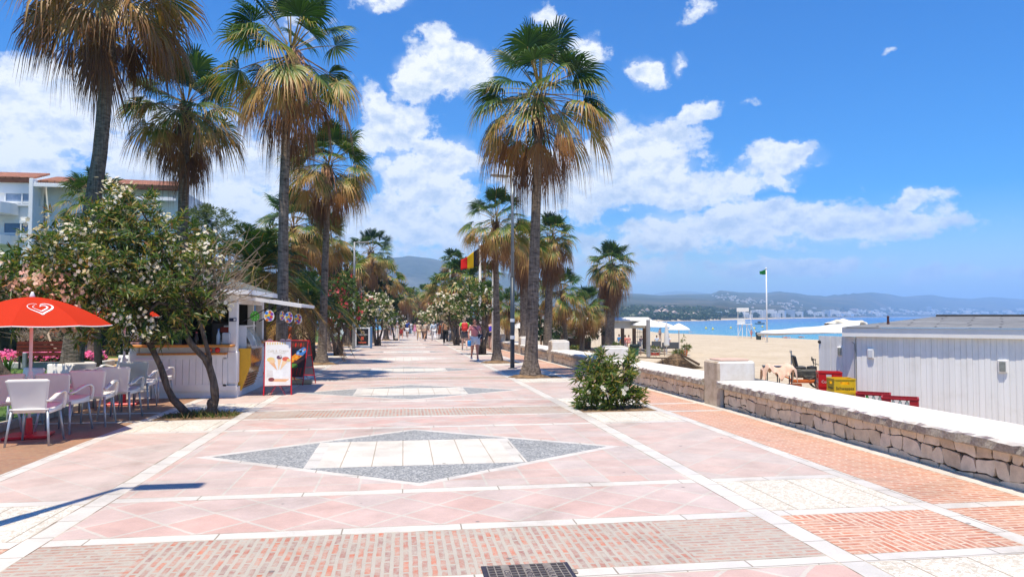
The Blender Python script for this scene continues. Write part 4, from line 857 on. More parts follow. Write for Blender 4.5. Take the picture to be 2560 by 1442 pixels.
def sea_wall():
    rg = np.random.default_rng(12); x0 = 5.72
    pil = [5.0+PER*k for k in range(0, 11)]
    for k, yp in enumerate(pil):
        # pillar: rounded block with slightly uneven faces
        mb = MB(); z = zg(yp+.3)
        w, d, h = .72, .66, .82
        def blk(ang, zz, rad=.05):
            return None
        mb.box((0, d/2, h/2-.15), (w, d, h+.3), bev=.035)
        root = thing('wall_pillar', ['square white pillar of the sea wall nearest the camera, beyond the frame', 'square white pillar of the sea wall beside the green oleander bush', 'white wall pillar half hidden behind the green oleander bush', 'white wall pillar right behind the big sea side palm', 'white wall pillar between the lamp post and the big sea side palm'][k] if k < 5 else 'far white pillar of the sea wall beyond the thin sea side palm', 'pillar', (x0+.28, yp, z), 0, 'pillars of the sea wall')
        o = mb.build('block', [WCAP, WPIL], root)
        for p in o.data.polygons:
            if p.normal.x < -.7: p.material_index = 1
        cap = MB(); cap.box((0, d/2, h+.018), (w-.16, d-.16, .03), bev=.012); cap.build('top_slab', [pm('terracotta_top', (.62, .42, .33), (.52, .36, .29), 6, .85) if k == 1 else WCAP], root)
        # wall bay running from this pillar to the next
        ya, yb = yp+d+.01, yp+PER-.01
        root = thing('stone_wall', 'low wall of irregular beige stones with a thick white cap, bay nearest the camera' if k == 0 else 'low stone wall bay with white cap behind the green oleander bush' if k == 1 else 'low stone wall bay right of the lamp post' if k == 2 else 'low wall bay with white cap farther along the promenade', 'wall', (0, 0, 0), 0, 'bays of the sea wall')
        V, Fc, T = [], [], []
        def stone(c4, t):
            n = len(V); cx = sum(p[0] for p in c4)/4; cz = sum(p[1] for p in c4)/4; out = rg.uniform(.014, .022)
            ins = lambda p, g: (p[0]+(cx-p[0])*g[0], p[1]+(cz-p[1])*g[1])
            # outline with mid-edge points so that sides are not straight
            poly = []
            for i in range(4):
                a, b_ = c4[i], c4[(i+1) % 4]; poly.append((a[0]*.9+b_[0]*.1, a[1]*.9+b_[1]*.1)); poly.append(((a[0]+b_[0])/2+rg.normal(0, .008), (a[1]+b_[1])/2+rg.normal(0, .006))); poly.append((a[0]*.1+b_[0]*.9, a[1]*.1+b_[1]*.9))
            for ring, (dx, g) in enumerate(((.02, 0), (-out*.85, .006), (-out, .035))):
                for p in poly:
                    q = ins(p, (g, g)); V.append((x0+dx+rg.normal(0, .0008), q[0], q[1]))
            m = len(poly)
            for r in range(2):
                for i in range(m): Fc.append((n+r*m+i, n+r*m+(i+1) % m, n+(r+1)*m+(i+1) % m, n+(r+1)*m+i))
            Fc.append(tuple(n+2*m+i for i in range(m))); T.extend([t]*(3*m))
        near = k < 3
        course = [(-.03, .055), (.055, .225), (.225, .345)] if near else [(-.02, .17), (.17, .345)]
        wob = lambda y, z: z+.018*math.sin(y*3.1+z*40)+.016*math.sin(y*9.7+z*13) if 0 < z < .34 else z
        for (za, zb) in course:
            y = ya+.12
            while y < yb-.12:
                l = rg.uniform(.13, .33)*(1.0 if near else 1.5)*(.9 if za > .2 else 1.1); e = min(y+l, yb-.1)
                if yb-.1-e < .12: e = yb-.1
                g = .0050; sk = rg.normal(0, .018, 2); z = zg((y+e)/2)
                if rg.uniform() < .16 and zb-za > .15 and l < .25:
                    zm = (za+zb)/2+rg.normal(0, .015)
                    stone([(y+g, z+wob(y, za)+g), (e-g, z+wob(e, za)+g), (e-g, z+zm-g), (y+g, z+zm-g)], rg.uniform()); za2 = zm
                else: za2 = za
                stone([(y+g+sk[0], z+wob(y, za2)+g), (e-g+sk[1], z+wob(e, za2)+g), (e-g-sk[1], z+wob(e, zb)-g), (y+g-sk[0], z+wob(y, zb)-g)], rg.uniform())
                y = e
        mobj('stone_facing', mesh_of('stone_facing', V, [f[::-1] for f in Fc], [WSTONE], tint=T), root)
        bd = MB(); zm = zg((ya+yb)/2); za_, zb_ = zg(ya), zg(yb)
        bd.add([(x, y, z) for x in (x0+.012, x0+.86) for y, zz in ((ya, za_), (yb, zb_)) for z in (zz-1.7, zz+.335)], [(0,1,3,2),(4,6,7,5),(0,4,5,1),(2,3,7,6),(0,2,6,4),(1,5,7,3)])
        bd.build('core', [WJOINT], root)
        # cap: rounded slab with a crumbly front edge
        prof = [(0, .335), (-.10, .335), (-.118, .35), (-.120, .43), (-.108, .455), (-.06, .468), (.30, .472), (.80, .468), (.905, .45), (.91, .335)]
        ny = 90 if near else 14; V, Fc, mi = [], [], []
        for i in range(ny+1):
            y = ya+(yb-ya)*i/ny; z = zg(y)
            for j, (px_, pz) in enumerate(prof):
                a = .009 if j in (2, 3, 4) else .004 if j == 5 else .001
                V.append((x0+px_+rg.normal(0, a), y, z+pz+rg.normal(0, a*.6)))
        m = len(prof)
        for i in range(ny):
            for j in range(m): Fc.append((i*m+j, i*m+(j+1) % m, (i+1)*m+(j+1) % m, (i+1)*m+j)); mi.append(1 if j in (0, 1, 2, 8) else 0)
        Fc += [tuple(range(m-1, -1, -1)), tuple(range(ny*m, ny*m+m))]; mi += [1, 1]
        mobj('cap', mesh_of('wall_cap', V, [f[::-1] for f in Fc], [WCAP, WEDGE], mi), root)
sea_wall()

# ------------------------------------------------------------------ white beach hut with shingle roof, and what stands round it
SHINGLE = None
def shinglemat():
    m, nt, N, L, b = newmat('grey_shingles'); v = objco(N)
    nw = nnode(N, L, 2.5, 3, .6, v); wv = N.new('ShaderNodeVectorMath'); wv.operation = 'MULTIPLY_ADD'; L.new(nw.outputs[1], wv.inputs[0]); wv.inputs[1].default_value = (.3, .12, 0); L.new(v, wv.inputs[2])
    br = N.new('ShaderNodeTexBrick'); L.new(wv.outputs[0], br.inputs[0]); br.offset = .5; br.inputs['Scale'].default_value = 1; br.inputs['Brick Width'].default_value = 1.1; br.inputs['Row Height'].default_value = .30; br.inputs['Mortar Size'].default_value = .018
    br.inputs['Color1'].default_value = (.22, .222, .225, 1); br.inputs['Color2'].default_value = (.15, .152, .156, 1); br.inputs['Mortar'].default_value = (.075, .075, .078, 1)
    n = nnode(N, L, 4, 6, .7, v); c = mixc(N, L, .5, br.outputs[0], ramp(N, L, n.outputs[0], [(.3, (.6, .6, .6)), (.7, (1.4, 1.4, 1.4))]), 'MULTIPLY')
    L.new(c, b.inputs['Base Color']); b.inputs['Roughness'].default_value = .9
    iv = N.new('ShaderNodeMath'); iv.operation = 'SUBTRACT'; iv.inputs[0].default_value = 1; L.new(br.outputs['Fac'], iv.inputs[1]); bump(N, L, iv.outputs[0], b, .4, .01); return m
def hut():
    A = at(2140, 800, 14.55); Bp = at(2560, 800, 12.5); C0 = at(2047, 800, 15.55)
    ux = Vector((Bp.x-A.x, Bp.y-A.y, 0)).normalized(); back = Vector((-ux.y, ux.x, 0)); zs = -1.35; eave = 1.20
    ln = 8.5; dp = 5.0
    root = thing('beach_hut', 'white boarded beach hut with a low grey shingle roof behind the wall', 'hut', (A.x, A.y, zs), math.atan2(ux.y, ux.x))
    loc = lambda p: root.matrix_basis.inverted() @ p
    H = eave-zs
    root.matrix_basis = Matrix.Translation((A.x, A.y, zs)) @ Matrix.Rotation(math.atan2(ux.y, ux.x), 4, 'Z')
    c0 = loc(Vector((C0.x, C0.y, zs)))
    mb = MB()
    def boards(p, q, z0, z1, n, th=.03):
        p, q = Vector(p), Vector(q); d = (q-p)/n; rz = math.atan2(d.y, d.x); nn = Vector((d.y, -d.x, 0)).normalized()
        for i in range(n):
            c = p+d*(i+.5)+nn*(.004*((i*7) % 3)); mb.box((c.x, c.y, (z0+z1)/2), (d.length-.0025, th, z1-z0), rz)
    boards((0, 0, 0), (ln, 0, 0), 0, H-.02, 84); boards((c0.x, c0.y, 0), (-.02, 0, 0), 0, H-.03, 9)
    mb.box((ln/2, dp/2+.03, H/2), (ln-.02, dp, H-.06)); mb.add([(c0.x, c0.y+.02, 0), (0, .03, 0), (0, dp, 0), (c0.x+.4, dp, 0), (c0.x, c0.y+.02, H-.12), (0, .03, H-.12), (0, dp, H-.12), (c0.x+.4, dp, H-.12)], [(0,1,5,4),(1,2,6,5),(2,3,7,6),(3,0,4,7),(4,5,6,7)])
    mb.build('wall', [WHITEB], root)
    mb = MB(); mb.box((ln/2-.08, -.11, H+.075), (ln+.35, .035, .19)); mb.box((-.245, dp/2-.12, H+.075), (.035, dp+.02, .19)); mb.build('fascia', [WHITE], root)
    mb = MB(); mb.box((ln/2-.1, -.05, H+.01), (ln+.2, .09, .025)); mb.build('soffit', [WHITE], root)
    zr = .235; r = MB(); e = -.16; z0 = H+.18
    r.add([(-.30, e, z0), (ln+.1, e, z0), (ln+.1, dp/2, z0+zr), (1.35, dp/2, z0+zr), (-.30, dp+.2, z0), (ln+.1, dp+.2, z0)], [(0, 1, 2, 3), (0, 3, 4), (3, 2, 5, 4), (0, 4, 5, 1)])
    r.build('roof', [shinglemat()], root)
    mb = MB(); mb.tube([(1.3, dp/2, z0+zr+.012), (ln+.1, dp/2, z0+zr+.012)], .03, 8); mb.build('ridge_cap', [BLACK], root)
    for u, z, w, h, m, nm in ((.0, 0, 0, 0, None, ''),):
        pass
    def lamp(u, v, z, w, h, glass):
        f = MB(); f.box((u, v-.035, z), (w, .05, h), bev=.012); fo = f.build('bulkhead_lamp', [WHITE], root)
        g = MB(); g.box((u, v-.068, z), (w*.66, .02, h*.78), bev=.006); g.build('lens', [glass], fo)
    gl = pm('dusty_lamp_glass', (.30, .31, .28), (.18, .19, .17), 14, .25); gl2 = pm('milky_lamp_glass', (.66, .67, .68), (.58, .6, .62), 9, .3)
    lamp(2.62, 0, H-.56, .155, .25, gl); lamp(.28, 0, H-.38, .13, .22, gl2)
    cm = c0*.42; lamp(cm.x, cm.y-.02, H-.36, .12, .21, gl)
    f = MB(); f.tube([(-.03, -.035, .05), (-.03, -.035, H-.18), (-.16, .1, H-.1)], .012, 6); f.build('corner_cable', [GREYM], root)
    f = MB(); f.tube([(3.38, -.05, 1.03), (3.48, -.12, .86)], [.03, .022], 8); f.build('tap_pipe', [C('navy_plastic', (.02, .03, .09), .4)], root)
    f = MB(); f.sphere((c0.x+.02, c0.y-.02, H-.17), (.05, .05, .04), 10); f.build('dome_camera', [BLACK], root)
    f = MB(); f.tube([(.55, .55, z0+.05), (.55, .55, z0+.20)], [.03, .022], 8); f.sphere((.55, .55, z0+.22), .03, 8); f.build('vent_pipe', [C('rusty_vent', (.10, .04, .035), .7)], root)
    # awning over the terrace on the sea side of the hut
    p00, p01 = at(1893, 833, 19.0), at(2143, 828, 15.2); p10, p11 = at(1902, 828, 22.5), at(2150, 806, 19.5)
    aw = MB()
    def fn(u, v):
        a = p00.lerp(p01, u); b = p10.lerp(p11, u); q = a.lerp(b, v); q.z -= .10*math.sin(v*math.pi)*1.0-.05*math.sin(u*19)*.2; return q
    aw.sheet(fn, 24, 10, .02)
    rt = thing('awning', 'large white awning stretched out from the left end of the white hut', 'awning', (0, 0, 0))
    CAN = clothmat('white_canvas', (.84, .84, .82), .12); aw.build('fabric', [CAN], rt, True)
    fr = MB()
    fr.tube([p00-Vector((0, 0, .02)), p01-Vector((0, 0, .02))], .022, 8); fr.tube([p10-Vector((0, 0, .02)), p11-Vector((0, 0, .02))], .022, 8); fr.build('frame', [WHITE], rt, True)
    # bundled canvas lying on top
    q0, q1 = at(2066, 810, 20.6), at(2166, 810, 20.0); bm_ = MB(); rg = np.random.default_rng(3)
    def roll(u, v):
        c = q0.lerp(q1, u); a = v*2*math.pi; r = .13*math.sin(math.pi*min(1, max(0, u*.96+.02)))**.45+.012; k = 1+.22*math.sin(9*u+3*a)+.14*math.sin(23*u-2*a)
        return c+Vector((0, math.cos(a)*r*2.2*k, math.sin(a)*r*k-.02))
    bm_.sheet(roll, 40, 18, .006); tag(bm_.build('canvas_bundle', [pm('cream_canvas', (.78, .72, .60), (.62, .55, .43), 7, .85, .4, .02)], None, True), 'rolled cream canvas bundled on top of the white awning', 'canvas')
    return A, ux, back, zs
HUT = hut()
def crates():
    A, ux, back, zs = HUT; rz = math.atan2(ux.y, ux.x)
    reds = C('red_crate_plastic', (.60, .012, .015), .4); dred = C('dark_red_crate_plastic', (.40, .02, .025), .45); yel = C('yellow_crate_plastic', (.80, .50, .012), .4)
    wht = C('white_print', (.75, .74, .72), .5); blk = C('black_print', (.05, .04, .03), .5)
    def crate(label, p, rot, m, w=.42, d=.33, h=.30, txt=None, tm=None, group='drink crates by the hut', holes=(.16, .09), side=None):
        root = thing('drink_crate', label, 'crate', p, rot, group); mb = MB(); t = .016
        hw, hh = holes; zc = h*.66
        def panel(L_, M):   # a side with a hand hole
            def bx(x0, x1, z0, z1): 
                n0 = MB(); n0.box(((x0+x1)/2, 0, (z0+z1)/2), (x1-x0, t, z1-z0)); xform(n0, M); mb.add(n0.v, n0.f)
            bx(-L_/2, L_/2, 0, zc-hh/2); bx(-L_/2, L_/2, zc+hh/2, h); bx(-L_/2, -hw/2, zc-hh/2, zc+hh/2); bx(hw/2, L_/2, zc-hh/2, zc+hh/2)
        for a, L_, o in ((0, w, d/2), (math.pi, w, d/2), (math.pi/2, d-2*t, w/2), (-math.pi/2, d-2*t, w/2)):
            panel(L_, Matrix.Rotation(a, 4, 'Z') @ Matrix.Translation((0, -o+t/2, 0)))
        mb.box((0, 0, .012), (w-2*t, d-2*t, .02))
        for sx in (-1, 1):
            for sy in (-1, 1): mb.box((sx*(w/2-.015), sy*(d/2-.015), h/2), (.036, .036, h-.004))
        for a, L_, o in ((0, w, d/2), (math.pi, w, d/2), (math.pi/2, d, w/2), (-math.pi/2, d, w/2)):
            for z in (.012, h-.014):
                n0 = MB(); n0.box((0, -o-.003, z), (L_+.012, .012, .024)); xform(n0, Matrix.Rotation(a, 4, 'Z')); mb.add(n0.v, n0.f)
        mb.build('body', [m], root)
        if txt:
            l = text_mb(txt, .085, face_mx((0, -d/2-.004, h*.30), (1, 0, 0), (0, 0, 1)), .001, sx=.95)
            text_mb(txt, .07, face_mx((-w/2-.004, 0, h*.30), (0, -1, 0), (0, 0, 1)), .001, mb=l, sx=.9); l.build('lettering', [tm], root)
        return root
    z0 = -1.35
    def stack(px, Y, n, ztop, h): p = at(px, 800, Y); return [Vector((p.x, p.y, ztop-h*(i+1))) for i in range(n)]
    for i, q in enumerate(stack(2070, 14.45, 6, at(2070, 928, 14.45).z, .30)): crate(['red drink crate on top of the taller stack at the hut corner', 'second red crate from the top of the taller stack at the hut corner'][i] if i < 2 else 'red crate low in the stack hidden by the wall', q, rz+.35, reds, .46, .36, .30, 'Coca-Cola', wht)
    for i, q in enumerate(stack(2100, 13.75, 6, at(2100, 944, 13.75).z, .28)): crate(['yellow drink crate on top of its stack beside the red crates', 'second yellow crate from the top of its stack'][i] if i < 2 else 'yellow crate low in the stack hidden by the wall', q, rz+.55, yel, .42, .40, .28, 'Schweppes', blk, holes=(.17, .055))
    for j, (px, Y, yy, lb) in enumerate(((2180, 12.75, 981, 'dark red crate of bottles, left one of the pair under the hut wall'), (2246, 12.0, 992, 'dark red crate of bottles, right one of the pair under the hut wall'))):
        zt = at(px, yy, Y).z; q = stack(px, Y, 5, zt, .29)
        for i, s in enumerate(q): crate(lb if i == 0 else 'dark red crate in the lower stack hidden by the wall', s, rz+.12, dred, .58, .40, .29, holes=(.30, .12))
        bt = [C('green_bottle', (.03, .25, .05), .15), C('clear_bottle', (.30, .36, .35), .15), C('blue_bottle', (.02, .04, .20), .2)]
        M = Matrix.Translation(q[0]) @ Matrix.Rotation(rz+.12, 4, 'Z')
        for a in range(5):
            for b_ in range(3):
                mb = MB(); mb.lathe([(.034, 0), (.036, .01), (.036, .14), (.015, .19), (.013, .23), (.016, .235)], (0, 0, 0), 10)
                o = mb.build('bottle', [bt[0] if a < 2 and j == 0 else bt[2] if (a*3+b_) % 5 == 0 else bt[1]], None, True, M @ Vector((-.22+.11*a, -.12+.12*b_, .022)))
                tag(o, ('green bottle in the left dark red crate' if a < 2 and j == 0 else ('empty bottle in the left dark red crate' if j == 0 else 'empty bottle in the right dark red crate')), 'bottle', 'bottles in the dark red crates')
crates()
def beach_machines():
    # small tracked ride-on machine
    p = at(2008, 800, 27.5); z = sandz(p.x, p.y); zt = at(2008, 888, 27.5).z-z; s = zt/1.32
    root = thing('ride_on_machine', 'small ride-on digging machine with black seat and orange frame beside the hut', 'machine', (p.x, p.y, z), -.25, scale=s)
    org = C('orange_steel', (.70, .17, .03), .45); dk = pm('oily_black_steel', (.03, .03, .028), (.08, .075, .06), 8, .5, .3, .01); rd = C('faded_red_canopy', (.34, .03, .035), .6)
    m = MB(); m.box((0, 0, .30), (1.05, .55, .10), bev=.02); m.box((-.42, -.2, .16), (.55, .12, .12), bev=.02, rz=.1); m.box((.1, -.31, .36), (1.3, .05, .07)); m.tube([(-.9, -.2, .55), (-.45, -.2, .34)], .03, 6); m.build('frame', [org], root)
    m = MB(); m.box((.02, 0, .62), (.86, .58, .34), bev=.07); m.box((-.35, 0, .72), (.40, .52, .20), bev=.05); m.lathe([(.0, -.3), (.17, -.3), (.19, -.26), (.19, .26), (.0, .3)], (.30, 0, .62), 14); m.box((.15, -.25, .46), (.5, .1, .2), bev=.03); m.tube([(.3, -.3, .5), (.1, -.33, .4), (-.1, -.3, .52)], .02, 6); m.build('engine', [dk], root)
    m = MB(); m.box((-.18, 0, .84), (.44, .46, .11), bev=.04); m.box((-.36, 0, 1.09), (.12, .42, .48), ry=-.22, bev=.05); m.build('seat', [C('black_vinyl', (.02, .02, .022), .45)], root)
    for sy in (-1, 1):
        t = MB(); pts = [(.72+.30*math.cos(a)*(1.0), sy*.33, .27+.27*math.sin(a)) for a in np.linspace(0, 2*math.pi, 26)]
        for a in np.linspace(0, 2*math.pi, 26)[:-1]: t.box((.66+.34*math.cos(a), sy*.36, .29+.28*math.sin(a)), (.10, .2, .05), ry=-(a+math.pi/2))
        t.build('track', [BLACK], root)
        f = MB(); f.lathe([(0, -.06), (.13, -.06), (.13, .06), (0, .06)], (0, 0, 0), 14); xform(f, Matrix.Translation((.66, sy*.36, .29)) @ Matrix.Rotation(math.pi/2, 4, 'X')); f.build('wheel', [C('cream_wheel', (.5, .45, .35), .6)], root)
        f = MB(); f.sheet(lambda u, v: (.40+.55*u, sy*.36+(v-.5)*.26, .60+.10*math.sin(u*3.1)-.25*u*u), 10, 2, .015); f.build('mudguard', [C('peach_mudguard', (.68, .40, .24), .5)], root)
    m = MB()
    for sy in (-.12, .12): m.tube([(.38, sy, .8), (.42, sy, 1.0), (.40, sy, 1.14)], .012, 6); m.sphere((.40, sy, 1.16), .035, 8)
    m.tube([(.55, -.2, .5), (.58, -.2, .95), (.30, -.2, 1.02), (.26, -.2, 1.22)], .018, 6); m.box((.25, -.2, 1.2), (.05, .05, .16), bev=.02); m.build('control_lever', [dk], root)
    m = MB(); m.box((.80, .05, .98), (.34, .3, .22), bev=.08); m.box((.86, .05, .70), (.26, .22, .4), bev=.03); m.build('rear_tank', [rd], root)
    # stand covered with a tarp
    p = at(1944, 800, 27.0); z = sandz(p.x, p.y); zt = at(1944, 908, 27.0).z-z
    root = thing('covered_trestle', 'trestle draped with a crumpled pinkish brown tarpaulin', 'trestle', (p.x, p.y, z), -.35)
    lg = MB()
    for x in (-.45, .0, .45):
        for y in (-.25, .25): lg.tube([(x, y, 0), (x, y, zt-.1)], .022, 6)
    lg.box((0, 0, zt-.12), (1.15, .6, .05)); lg.build('frame', [DARKM], root)
    def tarp(u, v):
        x = (u-.5)*1.3; y = (v-.5)*1.2; e = max(0, abs(y)-.30); f = max(0, abs(x)-.50)
        h = zt-.07+.05*math.sin(7*u+4*v)+.035*math.sin(15*u-6*v)
        y2 = math.copysign(min(abs(y), .31+.75*e), y)+.05*math.sin(19*u)*min(1, e*6); drop = e*1.15*(1+.45*math.sin(11*u+2)+.25*math.sin(27*u))+f*1.6
        return (x*.98, y2, h-drop)
    t = MB(); t.sheet(tarp, 46, 26, .008); t.build('tarpaulin', [pm('pinkish_brown_tarp', (.78, .54, .40), (.66, .43, .31), 5, .8, .4, .02)], root, True)
    # thin post with bracket between them
    p = at(1977, 800, 28.6); z = sandz(p.x, p.y); root = thing('metal_post', 'thin pale metal post with a small bracket behind the draped trestle', 'post', (p.x, p.y, z)); h = at(1977, 876, 28.6).z-z
    m = MB(); m.tube([(0, 0, 0), (0, 0, h)], .028, 8); m.build('pole', [GREYM], root); m = MB(); m.tube([(0, 0, h-.1), (-.06, 0, h-.06), (-.06, 0, h+.02)], .012, 6); m.sphere((-.04, 0, h-.07), .03, 8); m.build('bracket', [GREYM], root)
    # dark beam lying behind the wall
    a, b_ = at(1876, 944, 16.2), at(2010, 968, 14.6); m = MB(); m.tube([(a.x, a.y, a.z-.05), (b_.x, b_.y, b_.z-.05)], .06, 4); m.tube([(a.x, a.y, -1.4), (a.x, a.y, a.z-.05)], .04, 6); m.tube([(b_.x, b_.y, -1.4), (b_.x, b_.y, b_.z-.05)], .04, 6)
    tag(m.build('rail', [pm('grey_beam', (.13, .14, .15), (.09, .095, .1), 5, .6)]), 'dark grey rail running just behind the white wall cap', 'rail')
    # heap of old thatch with frame
    p = S(1672, 918); root = thing('thatch_pile', 'heap of brown thatch with a broken timber frame on the sand behind the wall', 'thatch', p, -.2); rg = np.random.default_rng(8); V, Fc, T = [], [], []; o = 0
    P0 = []
    for i in range(4200):
        u = rg.uniform(-1.9, 1.9); v = rg.uniform(-.9, .9); hh = max(0, (.30+.62*math.exp(-((u-.45)/.75)**2))*(1-(abs(v)/.95)**2)*(1-(abs(u)/1.95)**4)); a = rg.uniform(-.5, .5)+(0 if u < .4 else math.pi)
        b_ = np.array([u, v, hh*rg.uniform(.55, 1.03)]); d = np.array([-math.cos(a), .5*math.sin(a), -.30+rg.normal(0, .12)]); d /= np.linalg.norm(d); w = np.cross(d, UP); w = w/np.linalg.norm(w)*.012; l = rg.uniform(.2, .5)
        V += [b_-w, b_+w, b_+d*l]; T += [rg.uniform()]*3
    straw = leafmat('thatch_straw', [(0, (.13, .085, .05)), (.5, (.34, .23, .13)), (1, (.48, .34, .20))], .05, .9)
    mobj('straw', mesh_of('straw', np.array(V), np.arange(len(V)).reshape(-1, 3), [straw], tint=T), root)
    m = MB(); n = 26
    m.sheet(lambda u, v: ((u-.5)*3.5, (v-.5)*1.6, max(0, (.28+.58*math.exp(-(((u-.5)*3.5-.45)/.75)**2))*(1-(abs(v-.5)*2)**2)*(1-(abs(u-.5)*1.95)**4))-.04), n, 14, .02); m.build('heap', [pm('thatch_body', (.30, .20, .115), (.17, .11, .06), 9, 1, 1, .05)], root, True)
    m = MB(); m.tube([(-1.9, -.35, .62), (.3, -.35, .56)], .045, 6); m.tube([(-.5, -.36, .6), (-.3, -.85, .0)], .035, 6); m.tube([(-.15, -.36, .6), (.0, -.85, .0)], .035, 6); m.tube([(.7, -.2, .80), (1.75, -.5, .2)], .07, 7); m.build('timber', [pm('old_timber', (.10, .065, .04), (.06, .04, .025), 8, .9)], root)
beach_machines()
# ------------------------------------------------------------------ kiosk
def kiosk():
    X0, X1, Y0, Y1 = -5.50, -3.42, 15.78, 18.7; zb = zg(16.5)
    root = thing('kiosk', 'white wooden snack kiosk with orange counters and a raised flap', 'kiosk', (X0, Y0, zb)); W_, D = X1-X0, Y1-Y0
    wm = WHITE; H = 2.13
    def part(name, m, fn, smooth=False, parent=root):
        b = MB(); fn(b); return b.build(name, m, parent, smooth)
    part('plinth', wm, lambda b: (b.box((W_/2, D/2, .0), (W_+.06, D+.06, .44)), b.box((W_/2, -.045, .20), (W_+.04, .03, .10))))
    # posts with a stepped profile
    for x, y in ((.085, .085), (W_-.085, .085), (.085, D-.085), (W_-.085, D-.085)):
        part('post', wm, lambda b: (b.box((x, y, .22+(H-.22)/2), (.17, .17, H-.22), bev=.012), b.box((x, y, .62), (.21, .21, .66), bev=.02)))
    part('post', wm, lambda b: b.box((W_-.07, 1.75, 1.2), (.14, .14, 1.9), bev=.01))
    def boards(b, x0, x1, y, z0, z1, n):
        w = (x1-x0)/n
        for i in range(n): b.box((x0+w*(i+.5), y, (z0+z1)/2), (w-.012, .02, z1-z0))
    f = part('front_panel', wm, lambda b: (boards(b, .26, W_-.26, -.045, .27, .80, 12), b.box((W_/2, -.028, .53), (W_-.40, .02, .66)), b.box((W_/2, -.05, .845), (W_-.36, .035, .09)), b.box((W_/2, -.05, .245), (W_-.36, .035, .07)), b.box((.21, -.05, .53), (.08, .035, .58)), b.box((W_-.21, -.05, .53), (.08, .035, .58))))
    part('wall', wm, lambda b: (b.box((W_/2, .05, .62), (W_-.36, .05, .9)), b.box((.03, D/2, 1.1), (.05, D-.36, 1.9)), b.box((W_/2, D-.03, 1.1), (W_-.36, .05, 1.9)), b.box((W_-.03, D/2+.7, .62), (.05, 1.2, .82)), b.box((W_/2, .06, 2.03), (W_-.34, .06, .2)), b.box((W_-.05, D/2, 2.03), (.06, D-.34, .2))))
    part('counter', ORANGEW, lambda b: b.box((W_/2-.02, -.09, 1.07), (W_-.02, .30, .05), bev=.01)); part('shelf', ORANGEW, lambda b: b.box((W_/2, -.07, .905), (W_-.34, .10, .04), bev=.008)); part('counter', ORANGEW, lambda b: b.box((W_+.06, 2.35, 1.07), (.24, 1.0, .05), bev=.01))
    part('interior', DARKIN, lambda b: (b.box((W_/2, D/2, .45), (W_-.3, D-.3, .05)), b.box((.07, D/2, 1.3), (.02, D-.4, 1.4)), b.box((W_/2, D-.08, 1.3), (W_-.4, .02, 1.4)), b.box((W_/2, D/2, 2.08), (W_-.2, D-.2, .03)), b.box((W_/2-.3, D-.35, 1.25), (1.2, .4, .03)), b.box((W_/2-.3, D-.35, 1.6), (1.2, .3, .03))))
    gr = pm('grey_roof_felt', (.15, .165, .16), (.105, .12, .115), 5, .95, .3, .01)
    def roof(b):
        e = .28; b.add([(-e, -e, H+.10), (W_+e, -e, H+.10), (W_+e, D+e, H+.10), (-e, D+e, H+.10), (W_/2-.35, D/2, H+.50), (W_/2+.25, D/2, H+.50)], [(0, 1, 5, 4), (1, 2, 5), (2, 3, 4, 5), (3, 0, 4)])
    rf = part('roof', gr, roof)
    part('eaves_board', wm, lambda b: (b.box((W_/2, -.26, H+.045), (W_+.56, .03, .10)), b.box((W_+.26, D/2, H+.045), (.03, D+.50, .10)), b.box((-.26, D/2, H+.045), (.03, D+.50, .10)), b.box((W_/2, D/2, H+.01), (W_+.48, D+.48, .02))))
    # flaps swung up
    def flap(b):
        a = Vector((W_+.02, .30, 2.08)); n = 6
        for i in range(n): b.box((W_+.02+.62*1.0, .34+(.36)*(i+.5), 1.985), (1.25, .352, .03), ry=.15)
        b.box((W_+.62, .32, 1.985), (1.27, .04, .075), ry=.15); b.box((W_+.62, .34+.36*n, 1.985), (1.27, .04, .075), ry=.15); b.box((W_+1.24, .34+.18*n, 1.895), (.04, .36*n, .06))
    part('flap', wm, flap)
    part('flap', wm, lambda b: (b.box((W_/2, -.42, 2.10), (W_-.40, .70, .03), rx=-.05), b.box((W_/2, -.77, 2.085), (W_-.40, .035, .07))))
    [part('flap_strut', BLACK, lambda b, y=y: b.tube([(W_, y, 1.55), (W_+.72, y, 1.96)], .012, 6)) for y in (.45, 2.3)]
    part('number_plate', C('navy_plate', (.02, .025, .06), .3), lambda b: (b.box((W_-.085, -.006, 1.60), (.145, .012, .07))))
    part('plate_print', C('white_print', (.75, .74, .72), .5), lambda b: b.box((W_-.045, -.0135, 1.60), (.045, .003, .045)))
    # ice cream chest on the right side
    rt = thing('ice_cream_freezer', 'glass topped ice cream freezer with orange wooden slats in the side of the kiosk', 'freezer', (X1+.02, Y0+.95, zb+.12))
    b = MB(); pr = [(-.25, .02), (.02, .02), (.19, .55), (.19, .84), (-.25, .84)]
    M = Matrix(((1, 0, 0, 0), (0, 0, 1, -.62), (0, 1, 0, 0), (0, 0, 0, 1))); b.prism(pr, 1.24, M); b.build('cabinet', [pm('brown_glossy_panel', (.42, .19, .06), (.28, .11, .035), 5, .12, spec=.6)], rt)
    b = MB()
    for i in range(5):
        t = .07+i*.06; x = .02+.17*(t-.02)/.53; b.box((x+.012, 0, t), (.02, 1.22, .024))
    b.build('slats', [ORANGEW], rt)
    b = MB(); b.prism([(-.05, .0), (.03, .0), (.21, .52), (.21, .88), (-.05, .88)], .08, Matrix(((1, 0, 0, 0), (0, 0, 1, -.73), (0, 1, 0, 0), (0, 0, 0, 1)))); b.build('corner_trim', [C('yellow_trim', (.78, .42, .03), .3)], rt)
    m, nt, N, L, bs = newmat('display_glass'); bs.inputs['Base Color'].default_value = (.75, .82, .82, 1); bs.inputs['Roughness'].default_value = .04; bs.inputs['Alpha'].default_value = .38; bs.inputs['Specular IOR Level'].default_value = .8
